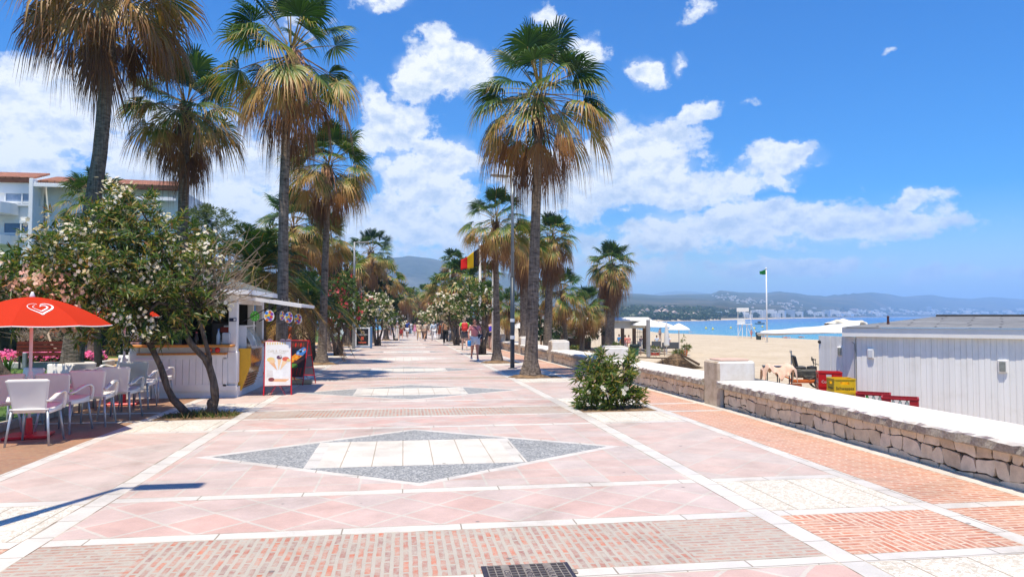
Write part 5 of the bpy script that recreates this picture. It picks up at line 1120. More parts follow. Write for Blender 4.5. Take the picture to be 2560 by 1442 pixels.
    nn = nnode(N, L, 3, 2, .5, objco(N)); L.new(ramp(N, L, nn.outputs[0], [(0, (.70, .80, .80)), (1, (.82, .88, .86))]), bs.inputs['Base Color'])
    b = MB(); b.sheet(lambda u, v: (.20-.30*math.sin(u*1.25)**1.6, -.60+1.2*v, .88+.50*math.sin(u*1.25)), 10, 1, .012); b.build('glass_front', [m], rt, True)
    b = MB(); b.box((-.15, 0, 1.34), (.42, 1.24, .03)); b.box((-.05, -.6, 1.1), (.3, .02, .46)); b.build('top_shelf', [C('steel_white', (.68, .70, .72), .3)], rt)
    b = MB()
    cols = [(.75, .62, .45), (.55, .12, .14), (.16, .07, .04), (.72, .70, .62), (.55, .60, .25)]
    for i in range(5): b.box((.0, -.46+.23*i, .93), (.34, .19, .09), bev=.03, mi=i)
    b.build('ice_cream_tub', [C('tub%d' % i if False else 'tub_' + 'abcde'[i], c, .5) for i, c in enumerate(cols)], rt)
    # things on the counters
    def bottle(label, x, y, z, c, h=.24, cap=(.05, .15, .5)):
        t = thing('bottle', label, 'bottle', (x, y, z)); b = MB(); b.lathe([(.036, 0), (.04, .01), (.04, h*.6), (.014, h*.86), (.014, h)], (0, 0, 0), 12); b.build('body', [C('bottle_%s' % label[:5], c, .15)], t, True)
        b = MB(); b.lathe([(.018, h-.01), (.018, h+.02)], (0, 0, 0), 10); b.build('cap', [C('cap_%s' % label[:5], cap, .4)], t)
    bottle('clear water bottle with blue cap standing on the kiosk counter', -3.78, Y0-.02, zb+1.095, (.45, .55, .62), .30)
    bottle('green bottle standing on the kiosk counter', -4.05, Y0+.0, zb+1.095, (.05, .18, .09), .26, (.6, .5, .2))
    bottle('dark bottle on the kiosk counter left of the green one', -4.22, Y0+.02, zb+1.095, (.06, .04, .03), .24, (.5, .1, .1))
    b = MB(); b.box((0, 0, .12), (.16, .12, .24), bev=.02); t = tag(b.build('napkin_box', [C('grey_steel', (.5, .52, .53), .3)], None, False, (-3.62, Y0-.02, zb+1.095)), 'grey metal napkin box at the right end of the kiosk counter', 'napkin box')
    for i, (x, c, l) in enumerate(((-3.78, (.6, .03, .03), 'red ball sitting on the lower orange counter next to the corner post'), (-3.93, (.55, .10, .03), 'orange red ball sitting on the lower orange counter, left of the other'))):
        b = MB(); b.sphere((0, 0, .055), .055, 12); tag(b.build('ball', [C('ball%s' % 'ab'[i], c, .4)], None, True, (x, Y0-.08, zb+.925)), l, 'ball')
    # coffee machine and till seen through the side opening
    t = thing('coffee_machine', 'coffee machine with red lights in the dark kiosk behind the freezer', 'coffee machine', (-4.0, Y0+1.5, zb+.95)); b = MB(); b.box((0, 0, .3), (.5, .5, .6), bev=.04); b.build('body', [C('machine_black', (.05, .04, .04), .3)], t); b = MB(); b.box((.26, -.02, .45), (.01, .3, .12)); b.box((.1, -.255, .42), (.28, .01, .12)); b.build('front_panel', [C('machine_red', (.5, .05, .03), .3)], t); b = MB(); b.box((.1, -.27, .12), (.3, .1, .16), bev=.03); b.build('drip_tray', [ALU], t)
    # rackets for sale hung from the flap
    spot = [(1.0, .5, .35), (.02, .18, .70), (.75, .12, .03), (.85, .62, .03), (.28, .08, .45), (.85, .25, .03)]
    def racket(label, px, py, Y, s, yaw, green=False, dull=False):
        p = at(px, py, Y); t = thing('beach_racket', label, 'beach bat', p, yaw, 'beach bats hung from the kiosk flap'); m = MB()
        ol = [(math.cos(a)*s*.48*(1-.12*math.sin(a)), math.sin(a)*s*.56) for a in np.linspace(0, 2*math.pi, 22)[:-1]]
        M = Matrix(((1, 0, 0, 0), (0, 0, -1, .005), (0, 1, 0, 0), (0, 0, 0, 1)))
        m.prism(ol, .010, M); base = C('bat_green', (.12, .62, .06), .35) if green else C('bat_white', (.78, .78, .76), .35)
        m.build('blade', [base], t)
        h = MB(); h.box((0, 0, s*.86), (s*.16, .022, s*.66), bev=.008); h.build('handle', [C('bat_blue', (.10, .28, .62), .4) if green else BLACK], t)
        d = MB(); rg = np.random.default_rng(int(px))
        if green:
            for x in (-.28, 0, .28):
                for z in (-.3, 0, .3):
                    for sg in (-1, 1): d.box((x*s+.05*s*(z > 0), sg*.0065, z*s), (s*.10, .002, s*.10), bev=.0)
            d.build('print', [C('bat_spots', (.62, .80, .5), .4)], t)
        else:
            pts = [(-.24, .26), (.08, .34), (.26, .16), (-.02, .06), (-.28, -.04), (.2, -.12), (-.08, -.22), (-.18, -.38), (.12, -.36)]
            for i, (x, z) in enumerate(pts):
                for sg in (-1, 1):
                    d.prism([(x*s+math.cos(a)*s*.155, z*s+math.sin(a)*s*.14) for a in np.linspace(0, 6.283, 9)[:-1]], .0015, Matrix(((1, 0, 0, 0), (0, 0, -1, sg*.0068+.0007+i*.0002*sg), (0, 1, 0, 0), (0, 0, 0, 1))), mi=[1, 0, 4, 2, 3, 5, 1, 0, 4][i])
            d.build('print', [C('print_' + 'orange blue yellow gold purple red'.split()[k], c, .4) for k, c in enumerate([(.80, .20, .03), (.03, .22, .70), (.85, .62, .04), (.75, .45, .05), (.25, .08, .45), (.75, .08, .04)])], t)
        w = MB(); w.tube([(0, 0, s*1.15), (0, 0, s*1.15+(at(px, 752, Y).z-p.z-s*1.15)+.05)], .003, 4); w.build('cord', [C('cord_white', (.6, .6, .58), .6)], t)
    racket('green spotted beach bat with a blue handle hung under the kiosk flap', 637, 790, 16.6, .20, .1, True)
    racket('colourful blotched beach bat, biggest of those hung from the flap', 673, 789, 15.6, .215, -.05)
    racket('small dark beach bat hung edge-on in front of the palm trunk', 705, 789, 16.9, .19, 1.15)
    racket('colourful beach bat turned half sideways near the outer flap edge', 722, 793, 16.2, .215, .75)
    racket('colourful beach bat hanging outermost from the flap', 745, 797, 16.6, .205, -.45)
kiosk()
def aframes():
    redm = RED
    def board(label, p, rz, w, h, art):
        t = thing('sandwich_board', label, 'sign', p, rz, 'sandwich boards by the kiosk'); b = MB(); sp = .30; leg = .20
        for sy in (-1, 1):
            for sx in (-1, 1): b.tube([(sx*w/2, sy*sp, .0), (sx*w/2*.92, sy*.03, h)], .014, 6)
            b.tube([(-w/2*.98, sy*(sp*(1-leg/h)+.03*leg/h), leg), (w/2*.98, sy*(sp*(1-leg/h)+.03*leg/h), leg)], .012, 6); b.tube([(-w/2*.92, sy*.03, h), (w/2*.92, sy*.03, h)], .014, 6)
            for sx in (-1, 1): b.tube([(sx*w*.28, sy*sp, .0), (sx*w*.05, sy*(sp-.04), leg)], .005, 4)
        for sx in (-1, 1):
            for z in (.42, .72): y = sp*(1-z/h)+.03; b.tube([(sx*w/2*.96, -y, z), (sx*w/2*.96, y, z)], .008, 5)
        b.build('frame', [redm], t)
        k = math.atan2(sp-.03, h); ny = sp*(1-leg/h)+.03*leg/h
        o = Vector((0, -(ny+.03)/2-.012, (leg+h)/2)); M = face_mx(o, (1, 0, 0), Vector((0, math.sin(k), math.cos(k)))); ph = (h-leg)/math.cos(k)
        pnl = MB(); pnl.box((0, 0, 0), (w*.93, ph, .012)); xform(pnl, M); po = pnl.build('front_panel', [art['base']], t)
        bk = MB(); bk.box((0, 0, 0), (w*.93, ph, .012)); M2 = face_mx(Vector((0, -o.y, o.z)), (-1, 0, 0), Vector((0, -math.sin(k), math.cos(k)))); xform(bk, M2); bk.build('back_panel', [C('grey_board', (.42, .40, .39), .6)], t)
        art['fn'](po, M @ Matrix.Translation((0, 0, .0068)), w*.93, ph)
        if art.get('ears'):
            e = MB()
            for x in (-.3, .16, .38): e.prism([(x*w+.06*math.cos(a), h+.012+.05*math.sin(a)) for a in np.linspace(0, 3.1416, 9)], .006, Matrix(((1, 0, 0, 0), (0, 0, -1, 0), (0, 1, 0, 0), (0, 0, 0, 1))))
            e.build('top_tabs', [C('pale_pink_card', (.72, .52, .48), .5)], t)
    def disc(b, x, y, rx, ry, mi, z=0, n=14): b.add([(x+rx*math.cos(a), y+ry*math.sin(a), z) for a in np.linspace(0, 6.2832, n+1)[:-1]], [tuple(range(n))], mi)
    def poly(b, pts, mi, z=0): b.add([(x, y, z) for x, y in pts], [tuple(range(len(pts)))], mi)
    def cones(po, M, w, h):
        b = MB(); ms = [C('poster_' + n, c, .45) for n, c in (('gold', (.75, .56, .22)), ('peach', (.78, .42, .22)), ('cone', (.80, .55, .32)), ('cup', (.80, .80, .80)), ('berry', (.12, .05, .10)), ('red', (.66, .12, .07)), ('shade', (.55, .47, .44)), ('plum', (.22, .05, .05)), ('table', (.80, .74, .70)), ('dim', (.68, .64, .62)))]
        for i in range(8): poly(b, [(-w*.44+i*w*.098, h*.435), (-w*.44+i*w*.098+w*.05, h*.435), (-w*.44+i*w*.098+w*.05, h*.49), (-w*.44+i*w*.098, h*.49)], 0, .0006)
        poly(b, [(-w/2, -h*.5), (w/2, -h*.5), (w/2, -h*.30), (-w/2, -h*.30)], 8, .0004); poly(b, [(-w*.4, -h*.40), (w*.3, -h*.42), (w*.45, -h*.36), (-w*.1, -h*.35)], 1, .0007)
        poly(b, [(-w*.42, -h*.30), (-w*.20, -h*.30), (-w*.20, -h*.16), (-w*.44, -h*.14)], 9, .0008)
        for x0, y0, x1, y1, r, mi in ((-.02, -.16, -.26, .05, .12, 0), (.02, -.16, .06, .10, .10, 2), (.08, -.16, .28, .06, .13, 2)):
            dx, dy = (y1-y0)*h, -(x1-x0)*w; l = math.hypot(dx, dy); dx, dy = dx/l*r*w*.8, dy/l*r*w*.8
            poly(b, [(x0*w, y0*h), (x1*w+dx, y1*h+dy), (x1*w-dx, y1*h-dy)], 2 if mi else 1, .001)
        disc(b, -.28*w, .09*h, .15*w, .055*h, 0, .0013); disc(b, -.22*w, .05*h, .12*w, .04*h, 2, .0015); disc(b, .05*w, .14*h, .11*w, .045*h, 4, .0014); disc(b, .10*w, .165*h, .05*w, .03*h, 6, .0016); disc(b, .30*w, .10*h, .14*w, .05*h, 5, .0014); disc(b, .42*w, .07*h, .08*w, .035*h, 0, .0015)
        poly(b, [(-.2*w, -.15*h), (.22*w, -.15*h), (.18*w, -.345*h), (-.16*w, -.345*h)], 3, .0018); poly(b, [(.22*w, -.17*h), (.29*w, -.19*h), (.28*w, -.25*h), (.20*w, -.26*h), (.205*w, -.24*h), (.25*w, -.24*h), (.255*w, -.2*h), (.215*w, -.19*h)], 3, .002)
        disc(b, -.25*w, -.36*h, .12*w, .045*h, 7, .002)
        xform(b, M); b.build('poster_picture', ms, po)
        l = text_mb('Café & Cream', .075, M @ Matrix.Translation((0, h*.285, .001)), 0); text_mb('helados artesanos', .035, M @ Matrix.Translation((.02, h*.235, .001)), 0, mb=l); l.build('lettering', [C('faint_gold_print', (.60, .52, .40), .5)], po)
    def ices(po, M, w, h):
        b = MB(); ms = [C('ad_' + n, c, .4) for n, c in (('blue', (.06, .22, .62)), ('orange', (.82, .26, .02)), ('dark', (.02, .02, .035)), ('sky', (.40, .58, .80)), ('green', (.10, .28, .05)), ('red', (.5, .03, .02)), ('brown', (.16, .05, .03)), ('gold', (.80, .45, .08)))]
        poly(b, [(-w/2, -h*.12), (w/2, .02*h), (w/2, h*.28), (-w/2, h*.28)], 2, .0005); 
        q = lambda pts: [(x*w, y*h) for x, y in pts]
        poly(b, q([(-.4, -.20), (.05, -.06), (.38, .10), (.30, .22), (.12, .20), (-.15, .08), (-.4, -.04)]), 1, .001); poly(b, q([(.0, .11), (.34, .08), (.5, .20), (.46, .29), (.34, .32), (.02, .20)]), 0, .0013)
        for x, y, r, mi in ((.1, .15, .06, 3), (.22, .20, .07, 2), (.33, .21, .05, 3), (.18, .24, .04, 3), (.40, .25, .05, 1), (-.1, -.02, .06, 7), (.05, .04, .06, 7), (.0, -.06, .05, 6), (-.2, -.07, .05, 7), (.18, .06, .04, 6)): disc(b, x*w, y*h, r*w, r*w*.8, mi, .0016)
        for i in range(9): poly(b, q([(-.4+i*.09, -.46), (-.36+i*.09, -.46), (-.33+i*.09, -.26), (-.38+i*.09, -.26)]), 6 if i % 2 else 5, .001)
        disc(b, -.02*w, -.2*h, .2*w, .06*h, 4, .0014)
        for i in range(6): disc(b, (-.34+i*.13)*w, .38*h, .05*w, .06*h, 6 if i % 2 else 5, .001)
        xform(b, M); b.build('poster_picture', ms, po)
    p = G(690, 988); board('white sandwich board picturing ice cream cones in a cup', (p.x-.02, p.y+.32, p.z), .16, .56, 1.12, dict(base=C('white_poster', (.76, .75, .74), .4), fn=cones, ears=1))
    p = G(742, 962); board('dark sandwich board picturing blue and orange ice lollies behind the white board', (p.x, p.y+.30, p.z), -.42, .60, 1.08, dict(base=C('dark_poster', (.06, .03, .035), .35), fn=ices))
    # roller on the ground below the second board
    b = MB(); b.box((0, 0, .06), (.52, .10, .12), bev=.03); tag(b.build('wooden_block', [C('pale_wood', (.60, .42, .24), .7)], None, False, (p.x+.10, p.y+.12, p.z)), 'pale wooden block weighting the foot of the dark sandwich board', 'block')
aframes()

# ------------------------------------------------------------------ cafe chairs, tables, parasols
PLAST = pm('white_plastic', (.85, .80, .73), (.80, .75, .69), 5, .35, spec=.5)
LEG = pm('chair_leg_aluminium', (.46, .49, .52), (.38, .41, .44), 12, .35, metal=.4)
def make_chair():
    t = thing('cafe_chair', 'white plastic armchair nearest the camera, seen from behind under the red parasol', 'chair', (0, 0, 0), 0, 'white plastic cafe chairs')
    b = MB(); b.sheet(lambda u, v: ((u-.5)*(.44+.04*v), -.23+.46*(1-v), .455-.035*math.sin(math.pi*u)*math.sin(math.pi*min(1, v*1.1))-.02*v*0+(.03*v**6)), 10, 10, .022)
    b.box((0, -.225, .43), (.43, .02, .06), bev=.008); b.box((-.225, 0, .43), (.02, .44, .06), bev=.008); b.box((.225, 0, .43), (.02, .44, .06), bev=.008); b.build('seat', [PLAST], t, True)
    def bk(u, v):
        w = .37+.13*v**1.2; x = (u-.5)*w; e = max(0, abs(u-.5)*2-.84)/.16
        return (x, .225+.05*v+.035*v*v-.035*math.cos((u-.5)*2.6), .41+.43*v-(.02*e**2 if v > .95 else 0))
    b = MB(); b.sheet(bk, 14, 12, .016); b.build('backrest', [PLAST], t, True)
    for s in (-1, 1):
        b = MB(); pts = [(s*.225, .25, .56), (s*.245, .17, .585), (s*.262, .08, .622), (s*.27, -.04, .652), (s*.272, -.14, .650), (s*.268, -.205, .615), (s*.258, -.23, .55), (s*.245, -.235, .47), (s*.235, -.23, .42)]
        V = []; n = len(pts); Fc = []
        for i, p in enumerate(pts):
            p = Vector(p); q = (Vector(pts[min(i+1, n-1)])-Vector(pts[max(i-1, 0)])).normalized(); o = Vector((1, 0, 0)); nn = q.cross(o).normalized()
            for a, c in ((-1, -1), (1, -1), (1, 1), (-1, 1)): V.append(p+o*a*.026+nn*c*.011)
        for i in range(n-1):
            for j in range(4): Fc.append((i*4+j, i*4+(j+1) % 4, i*4+4+(j+1) % 4, i*4+4+j))
        Fc += [(3, 2, 1, 0), tuple(range(n*4-4, n*4))]; b.add(V, Fc)
        b.build('armrest', [PLAST], t, True)
    for sx, sy in ((-1, -1), (1, -1), (-1, 1), (1, 1)):
        b = MB(); b.tube([(sx*.20, sy*.205, .46), (sx*.245, sy*.275, 0)], [.017, .013], 8); b.build('leg', [LEG], t, True)
    return t
CH = make_chair()
def chairs():
    L_ = [('', 88, 1107, .10), ('pink lit white armchair behind the nearest one, facing the camera side table', 35, 1062, 2.6), ('pink lit white armchair just right of the nearest chair, its back towards the camera', 160, 1078, -.15), ('white armchair with a shaded back standing in the middle of the row', 232, 1062, .1),
          ('white armchair with greyish back at the second table, right of the middle one', 300, 1045, .0), ('bright white armchair catching the sun behind the middle chair', 200, 1022, .35), ('shaded armchair behind the pink lit ones on the grass side', 118, 1040, 2.9), ('white armchair with curved arms at the third table, its back in grey shade', 345, 1018, .05),
          ('pink lit armchair at the right end of the row against the kiosk', 386, 1002, -.25), ('pinkish armchair at the far side of the third table', 295, 990, 2.8), ('shaded armchair turned sideways behind the second table', 255, 1005, 1.9), ('white armchair at the left edge of the photo beside the first table', -25, 1090, 1.2)]
    for i, (l, x, y, a) in enumerate(L_):
        p = G(x, y); 
        if i == 0: CH.location = p; CH.rotation_euler = (0, 0, a+math.pi*0)
        else: copy_tree(CH, None, l, p, a)
    # chair model faces -y (its back towards +y); turn all by half a circle so that backs face the camera
    for o in [o for o in COL.objects if o.name.startswith('cafe_chair')]: o.rotation_euler.z += math.pi
    tm = pm('grey_table_top', (.30, .28, .29), (.24, .22, .23), 6, .35)
    def table(label, x, y, rz):
        p = G(x, y); t = thing('cafe_table', label, 'table', p, rz, 'grey cafe tables'); b = MB(); b.box((0, 0, .725), (.72, .72, .022), bev=.008); b.build('table_top', [tm], t)
        for sx in (-1, 1):
            for sy in (-1, 1):
                b = MB(); b.tube([(sx*.16, sy*.16, .71), (sx*.27, sy*.27, .705), (sx*.315, sy*.315, .66), (sx*.33, sy*.33, .5), (sx*.335, sy*.335, 0)], .017, 8); b.build('leg', [GREYM], t, True)
        return t
    table('grey table with curved legs nearest the camera at the left edge', 72, 1070, .1); table('grey table between the middle chairs', 268, 1024, .05); table('grey table at the right end of the chair row by the kiosk', 372, 990, .05)
    fab = clothmat('red_parasol_fabric', (.84, .060, .020), .5); trim = C('white_piping', (.78, .76, .74), .5); logo = C('white_logo', (.80, .78, .76), .5)
    def parasol(label, p, zr, zt, rad, rz, tilt=0):
        t = thing('parasol', label, 'parasol', p, rz, 'red cafe parasols'); N_ = 8
        def surf(a, r):     # canopy surface: r from 0 (tip) to 1 (rim)
            k = (a % (2*math.pi/N_))/(2*math.pi/N_); sc = math.cos(math.pi/N_)/math.cos((k-.5)*2*math.pi/N_); sag = 1-.03*math.sin(math.pi*k)*r
            return Vector((rad*r*sc*math.cos(a), rad*r*sc*math.sin(a), zr+(zt-zr)*(1-r**1.75)*sag-(.012*math.sin(math.pi*k)*r)))
        V, Fc = [], []; na, nr = N_*8, 9
        for i in range(na):
            for j in range(nr+1): V.append(surf(2*math.pi*i/na, max(.012, j/nr)))
        for i in range(na):
            for j in range(nr): Fc.append((i*(nr+1)+j, i*(nr+1)+j+1, ((i+1) % na)*(nr+1)+j+1, ((i+1) % na)*(nr+1)+j))
        cn = mobj('canopy', mesh_of('parasol_canopy', V, Fc, [fab], smooth=False), t)
        b = MB(); b.tube([surf(2*math.pi*i/na, 1)+Vector((0, 0, -.008)) for i in range(na+1)], .008, 5, cap=False); b.build('piping', [trim], cn)
        # heart shaped swirl emblem on every other panel
        def heart(s, n=44):
            pts = []
            for i in range(n):
                q = math.pi*(.0+2*i/(n-1)); x = 16*math.sin(q)**3; y = 13*math.cos(q)-5*math.cos(2*q)-2*math.cos(3*q)-math.cos(4*q); pts.append((x/16*s, y/16*s))
            return pts
        for pn in range(0, N_, 2):
            ac = 2*math.pi*(pn+.5)/N_
            def onto(x, y): return surf(ac+x/(rad*.60), .58-1.05*y/rad)*1.0+Vector((0, 0, .006))
            b = MB()
            for s, w, i0, i1 in ((.165, .0125, 3, 40), (.095, .0115, 0, 37)):
                h = heart(s)[i0:i1]; tp = len(h)
                for i in range(tp-1):
                    (xa, ya), (xb, yb) = h[i], h[i+1]; d = math.hypot(xb-xa, yb-ya)+1e-9; nx, ny = -(yb-ya)/d, (xb-xa)/d; wa = w*(.35+.65*math.sin(math.pi*min(1, (i+.5)/tp*1.25+.05))) 
                    b.add([onto(xa+nx*wa, ya*.95+ny*wa), onto(xa-nx*wa, ya*.95-ny*wa), onto(xb-nx*wa, yb*.95-ny*wa), onto(xb+nx*wa, yb*.95+ny*wa)], [(0, 1, 2, 3)])
            b.build('heart_emblem', [logo], cn)
        b = MB(); b.tube([(0, 0, 0), (0, 0, zt-.02)], .021, 10); b.build('pole', [C('pole_pinkish_white', (.70, .66, .64), .4)], t, True)
        b = MB(); b.lathe([(.03, zt-.02), (.035, zt+.01), (.02, zt+.05), (.012, zt+.07)], (0, 0, 0), 10); b.build('finial', [trim], t, True)
        b = MB(); b.lathe([(.028, .78), (.032, .80), (.032, .86), (.026, .88)], (0, 0, 0), 10); b.box((.045, 0, .83), (.05, .02, .05), bev=.01); b.build('tilt_joint', [C('pole_pinkish_white', (.7, .66, .64), .4)], t)
        b = MB()
        for i in range(N_): a = 2*math.pi*i/N_; b.tube([surf(a, .03)-Vector((0, 0, .02)), surf(a, .5)-Vector((0, 0, .012)), surf(a, .97)-Vector((0, 0, .012))], .005, 4); b.tube([(0, 0, zr+.05), surf(a, .5)-Vector((0, 0, .015))], .004, 4)
        b.build('ribs', [C('rib_white', (.6, .6, .6), .4)], t)
        b = MB(); b.box((0, 0, .02), (.52, .52, .04), bev=.012); b.lathe([(.05, .03), (.035, .26)], (0, 0, 0), 10); b.build('base', [RED], t)
    p = G(72, 1092); parasol('red parasol with white heart swirl emblem standing by the nearest table', p, at(70, 812, p.y).z-p.z, at(70, 742, p.y).z-p.z, .97, R(-77.5))
    p = G(308, 1010); parasol('red parasol hidden under the oleander by the table next to the kiosk', p, 1.66, 1.94, .6, .2)
chairs()

# ------------------------------------------------------------------ street furniture
def lamp_post(label, p, h, rz, dark=True, ln=.62, rad=.075):
    t = thing('street_lamp', label, 'street lamp', p, rz, 'street lamps'); b = MB()
    b.tube([(0, 0, -.1), (0, 0, h*.47)], [rad, rad*.95], 14); b.lathe([(rad*2.0, 0), (rad*2.0, .02), (rad*1.15, .03)], (0, 0, 0), 14); b.build('lower_pole', [DARKM if dark else GREYM], t, True)
    b = MB(); b.tube([(0, 0, h*.47), (0, 0, h)], [rad*.8, rad*.5], 12); b.build('upper_pole', [pm('slate_metal', (.22, .25, .28), (.17, .20, .23), 6, .4, metal=.4) if dark else GREYM], t, True)
    b = MB(); b.tube([(0, 0, h-.05), (.12, 0, h-.02)], .03, 8); b.box((.12+ln/2, 0, h+.0), (ln, .24, .05), bev=.022, ry=-.05); hd = b.build('lamp_head', [pm('lamp_grey', (.30, .31, .31), (.24, .25, .25), 6, .5)], t)
    b = MB(); b.box((.14+ln/2, 0, h-.04), (ln*.7, .18, .02), ry=-.08); b.build('lens', [C('lamp_glass', (.55, .56, .55), .2)], hd)
    if dark:
        b = MB(); b.lathe([(rad+.004, 1.55), (rad+.004, 1.66)], (0, 0, 0), 14); b.lathe([(rad+.004, .98), (rad+.004, 1.10)], (0, 0, 0), 14); b.build('sticker', [C('sticker_white', (.7, .72, .74), .5)], t)
    return t
p = G(1281, 921); lamp_post('tall dark lamp post in front of the big sea side palm', p, at(1278, 440, p.y).z-p.z, math.pi)
p = G(884, 872); lamp_post('grey street lamp next to the advertising stand', p, at(888, 605, p.y).z-p.z, 0, False, .75, .10)
lamp_post('grey street lamp beyond the left edge whose shadow crosses the paving', (-3.36, 5.75, 0), 6.6, 0, False)
p = at(1125, 850, 62); lamp_post('thin grey lamp post behind the bare backed man', (p.x, p.y, zg(62)), 6.2, math.pi, False, .7, .12)
p = at(1021, 840, 115); lamp_post('thin far lamp post over the middle of the walkers', (p.x, p.y, zg(115)), 6.6, 0, False, .7, .12)
p = at(975, 845, 95); lamp_post('far lamp post at the left of the gap with a pale head', (p.x, p.y, zg(95)), 6.6, math.pi, False, .7, .12)
def ad_stand():
    p = G(906, 871); t = thing('advertising_stand', 'blue framed advertising stand with a black poster beside the grey lamp', 'sign', p, -.06); bl = C('ad_blue_frame', (.10, .22, .40), .35); h = 1.32; w = .92
    b = MB()
    for s in (-1, 1): b.box((s*(w/2+.06), 0, h/2), (.12, .30, h), bev=.05)
    b.box((0, 0, .10), (w, .12, .06)); b.build('frame', [bl], t)
    b = MB(); b.box((0, 0, .70), (w, .10, 1.14), bev=.01); b.build('panel', [C('panel_white', (.76, .77, .78), .35)], t)
    b = MB(); b.box((0, -.055, .70), (w*.76, .012, .98)); po = b.build('poster', [C('poster_black', (.02, .02, .022), .3)], t)
    M = face_mx((0, -.0635, .70), (1, 0, 0), (0, 0, 1))
    l = text_mb('DREAMERS', .125, M @ Matrix.Translation((0, .13, 0)), .001); l.build('lettering', [C('white_print', (.75, .74, .72), .5)], po)
    b = MB(); n = 20
    for k in range(n-4): 
        a0, a1 = 2*math.pi*k/n-1.2, 2*math.pi*(k+1)/n-1.2; b.add([(.07*math.cos(a0)+.02, .27+.07*math.sin(a0), 0), (.10*math.cos(a0)+.02, .27+.10*math.sin(a0), 0), (.10*math.cos(a1)+.02, .27+.10*math.sin(a1), 0), (.07*math.cos(a1)+.02, .27+.07*math.sin(a1), 0)], [(0, 1, 2, 3)])
    xform(b, M); b.build('emblem', [C('poster_sand', (.62, .45, .32), .5)], po)
    b = MB(); b.box((0, -.08, 0), (.17, .2, .003)); b.box((0, -.33, 0), (.46, .08, .003)); xform(b, M); b.build('red_print', [C('poster_orange_red', (.55, .10, .05), .5)], po)
ad_stand()
def flag(label, p, h, colours, w, fh, rz, pole_r=.05, wave=.10, name='flagpole', polem=None, drop=.35):
    t = thing(name, label, 'flag', p, rz); b = MB(); b.tube([(0, 0, -.05), (0, 0, h)], [pole_r*1.2, pole_r*.8], 10); b.sphere((0, 0, h), pole_r*1.4, 8); b.build('pole', [polem or C('pole_cream', (.74, .72, .66), .4)], t, True)
    n = len(colours); b = MB()
    for k in range(n):
        def fn(u, v):
            s = (k+u)/n; return (s*w*.93, wave*math.sin(s*5.5+v*1.3)*(.25+s), h-.12-fh*v*(1-.4*s)-s*w*drop-.10*math.sin(s*3.0)*v*0+.05*math.sin(s*7+v*2)*s)
        b.sheet(fn, 8, 8, .006, k)
    b.build('flag', [clothmat('flag_' + nm, c, .25) for nm, c in colours], t, True)
Yf = 40.5; p = at(1200, 800, Yf); p.z = zg(Yf); dx = Yf/F
flag('white pole flying the black, yellow and red striped flag', p, at(1199, 614, Yf).z-p.z, [('black', (.02, .02, .025)), ('yellow', (.85, .55, .01)), ('red', (.68, .02, .015))], 52*dx, 44*dx, math.pi-.12, .075, .16, drop=.60)
p = at(1233, 800, 38); p.z = zg(38); flag('white pole whose dark red flag is half hidden by the thin palm', p, at(1232, 588, 38).z-p.z, [('crimson', (.42, .015, .03)), ('crimson_dark', (.36, .012, .025))], 38*38/F, 36*38/F, math.pi-.5, .075, .14, drop=.5)
def manhole():
    z = .006; x0, x1, y0, y1 = .50, 1.07, 4.16, 4.745; t = thing('manhole_cover', 'dark cast iron drain cover with square grid and raised letters', 'manhole cover', (x0, y0, 0)); w, h = x1-x0, y1-y0
    ir = pm('cast_iron', (.035, .03, .045), (.055, .05, .065), 9, .5, .2, .004, .2); ed = pm('worn_iron', (.36, .31, .25), (.24, .20, .17), 14, .45, metal=.3)
    b = MB(); b.box((w/2, h/2, z/2), (w, h, z+.004)); b.build('plate', [ir], t)
    b = MB(); nx = 11
    for i in range(nx+1): b.box((w*.06+i*w*.88/nx, h/2, z+.006), (.007, h*.90, .008))
    for j in range(13): b.box((w/2, h*.05+j*h*.9/12, z+.0055), (w*.88, .006, .007))
    for i in (2, 5, 8): b.box((w*.06+(i+.5)*w*.88/nx, h/2, z+.0065), (w*.88/nx-.004, h*.9, .010))
    b.build('grid', [ed], t)
    for i, s in ((2, 'CEUTI'), (5, 'ANDEL'), (8, 'QUILA')):
        l = text_mb(s, .055, face_mx((w*.06+(i+.5)*w*.88/nx, h*.66, z+.0118), (0, -1, 0), (1, 0, 0)), .0006); l.build('lettering', [ir], t)
    b = MB(); b.box((w+.012, h*.70, z), (.03, .06, .012), bev=.004); b.build('hinge', [ed], t)
manhole()
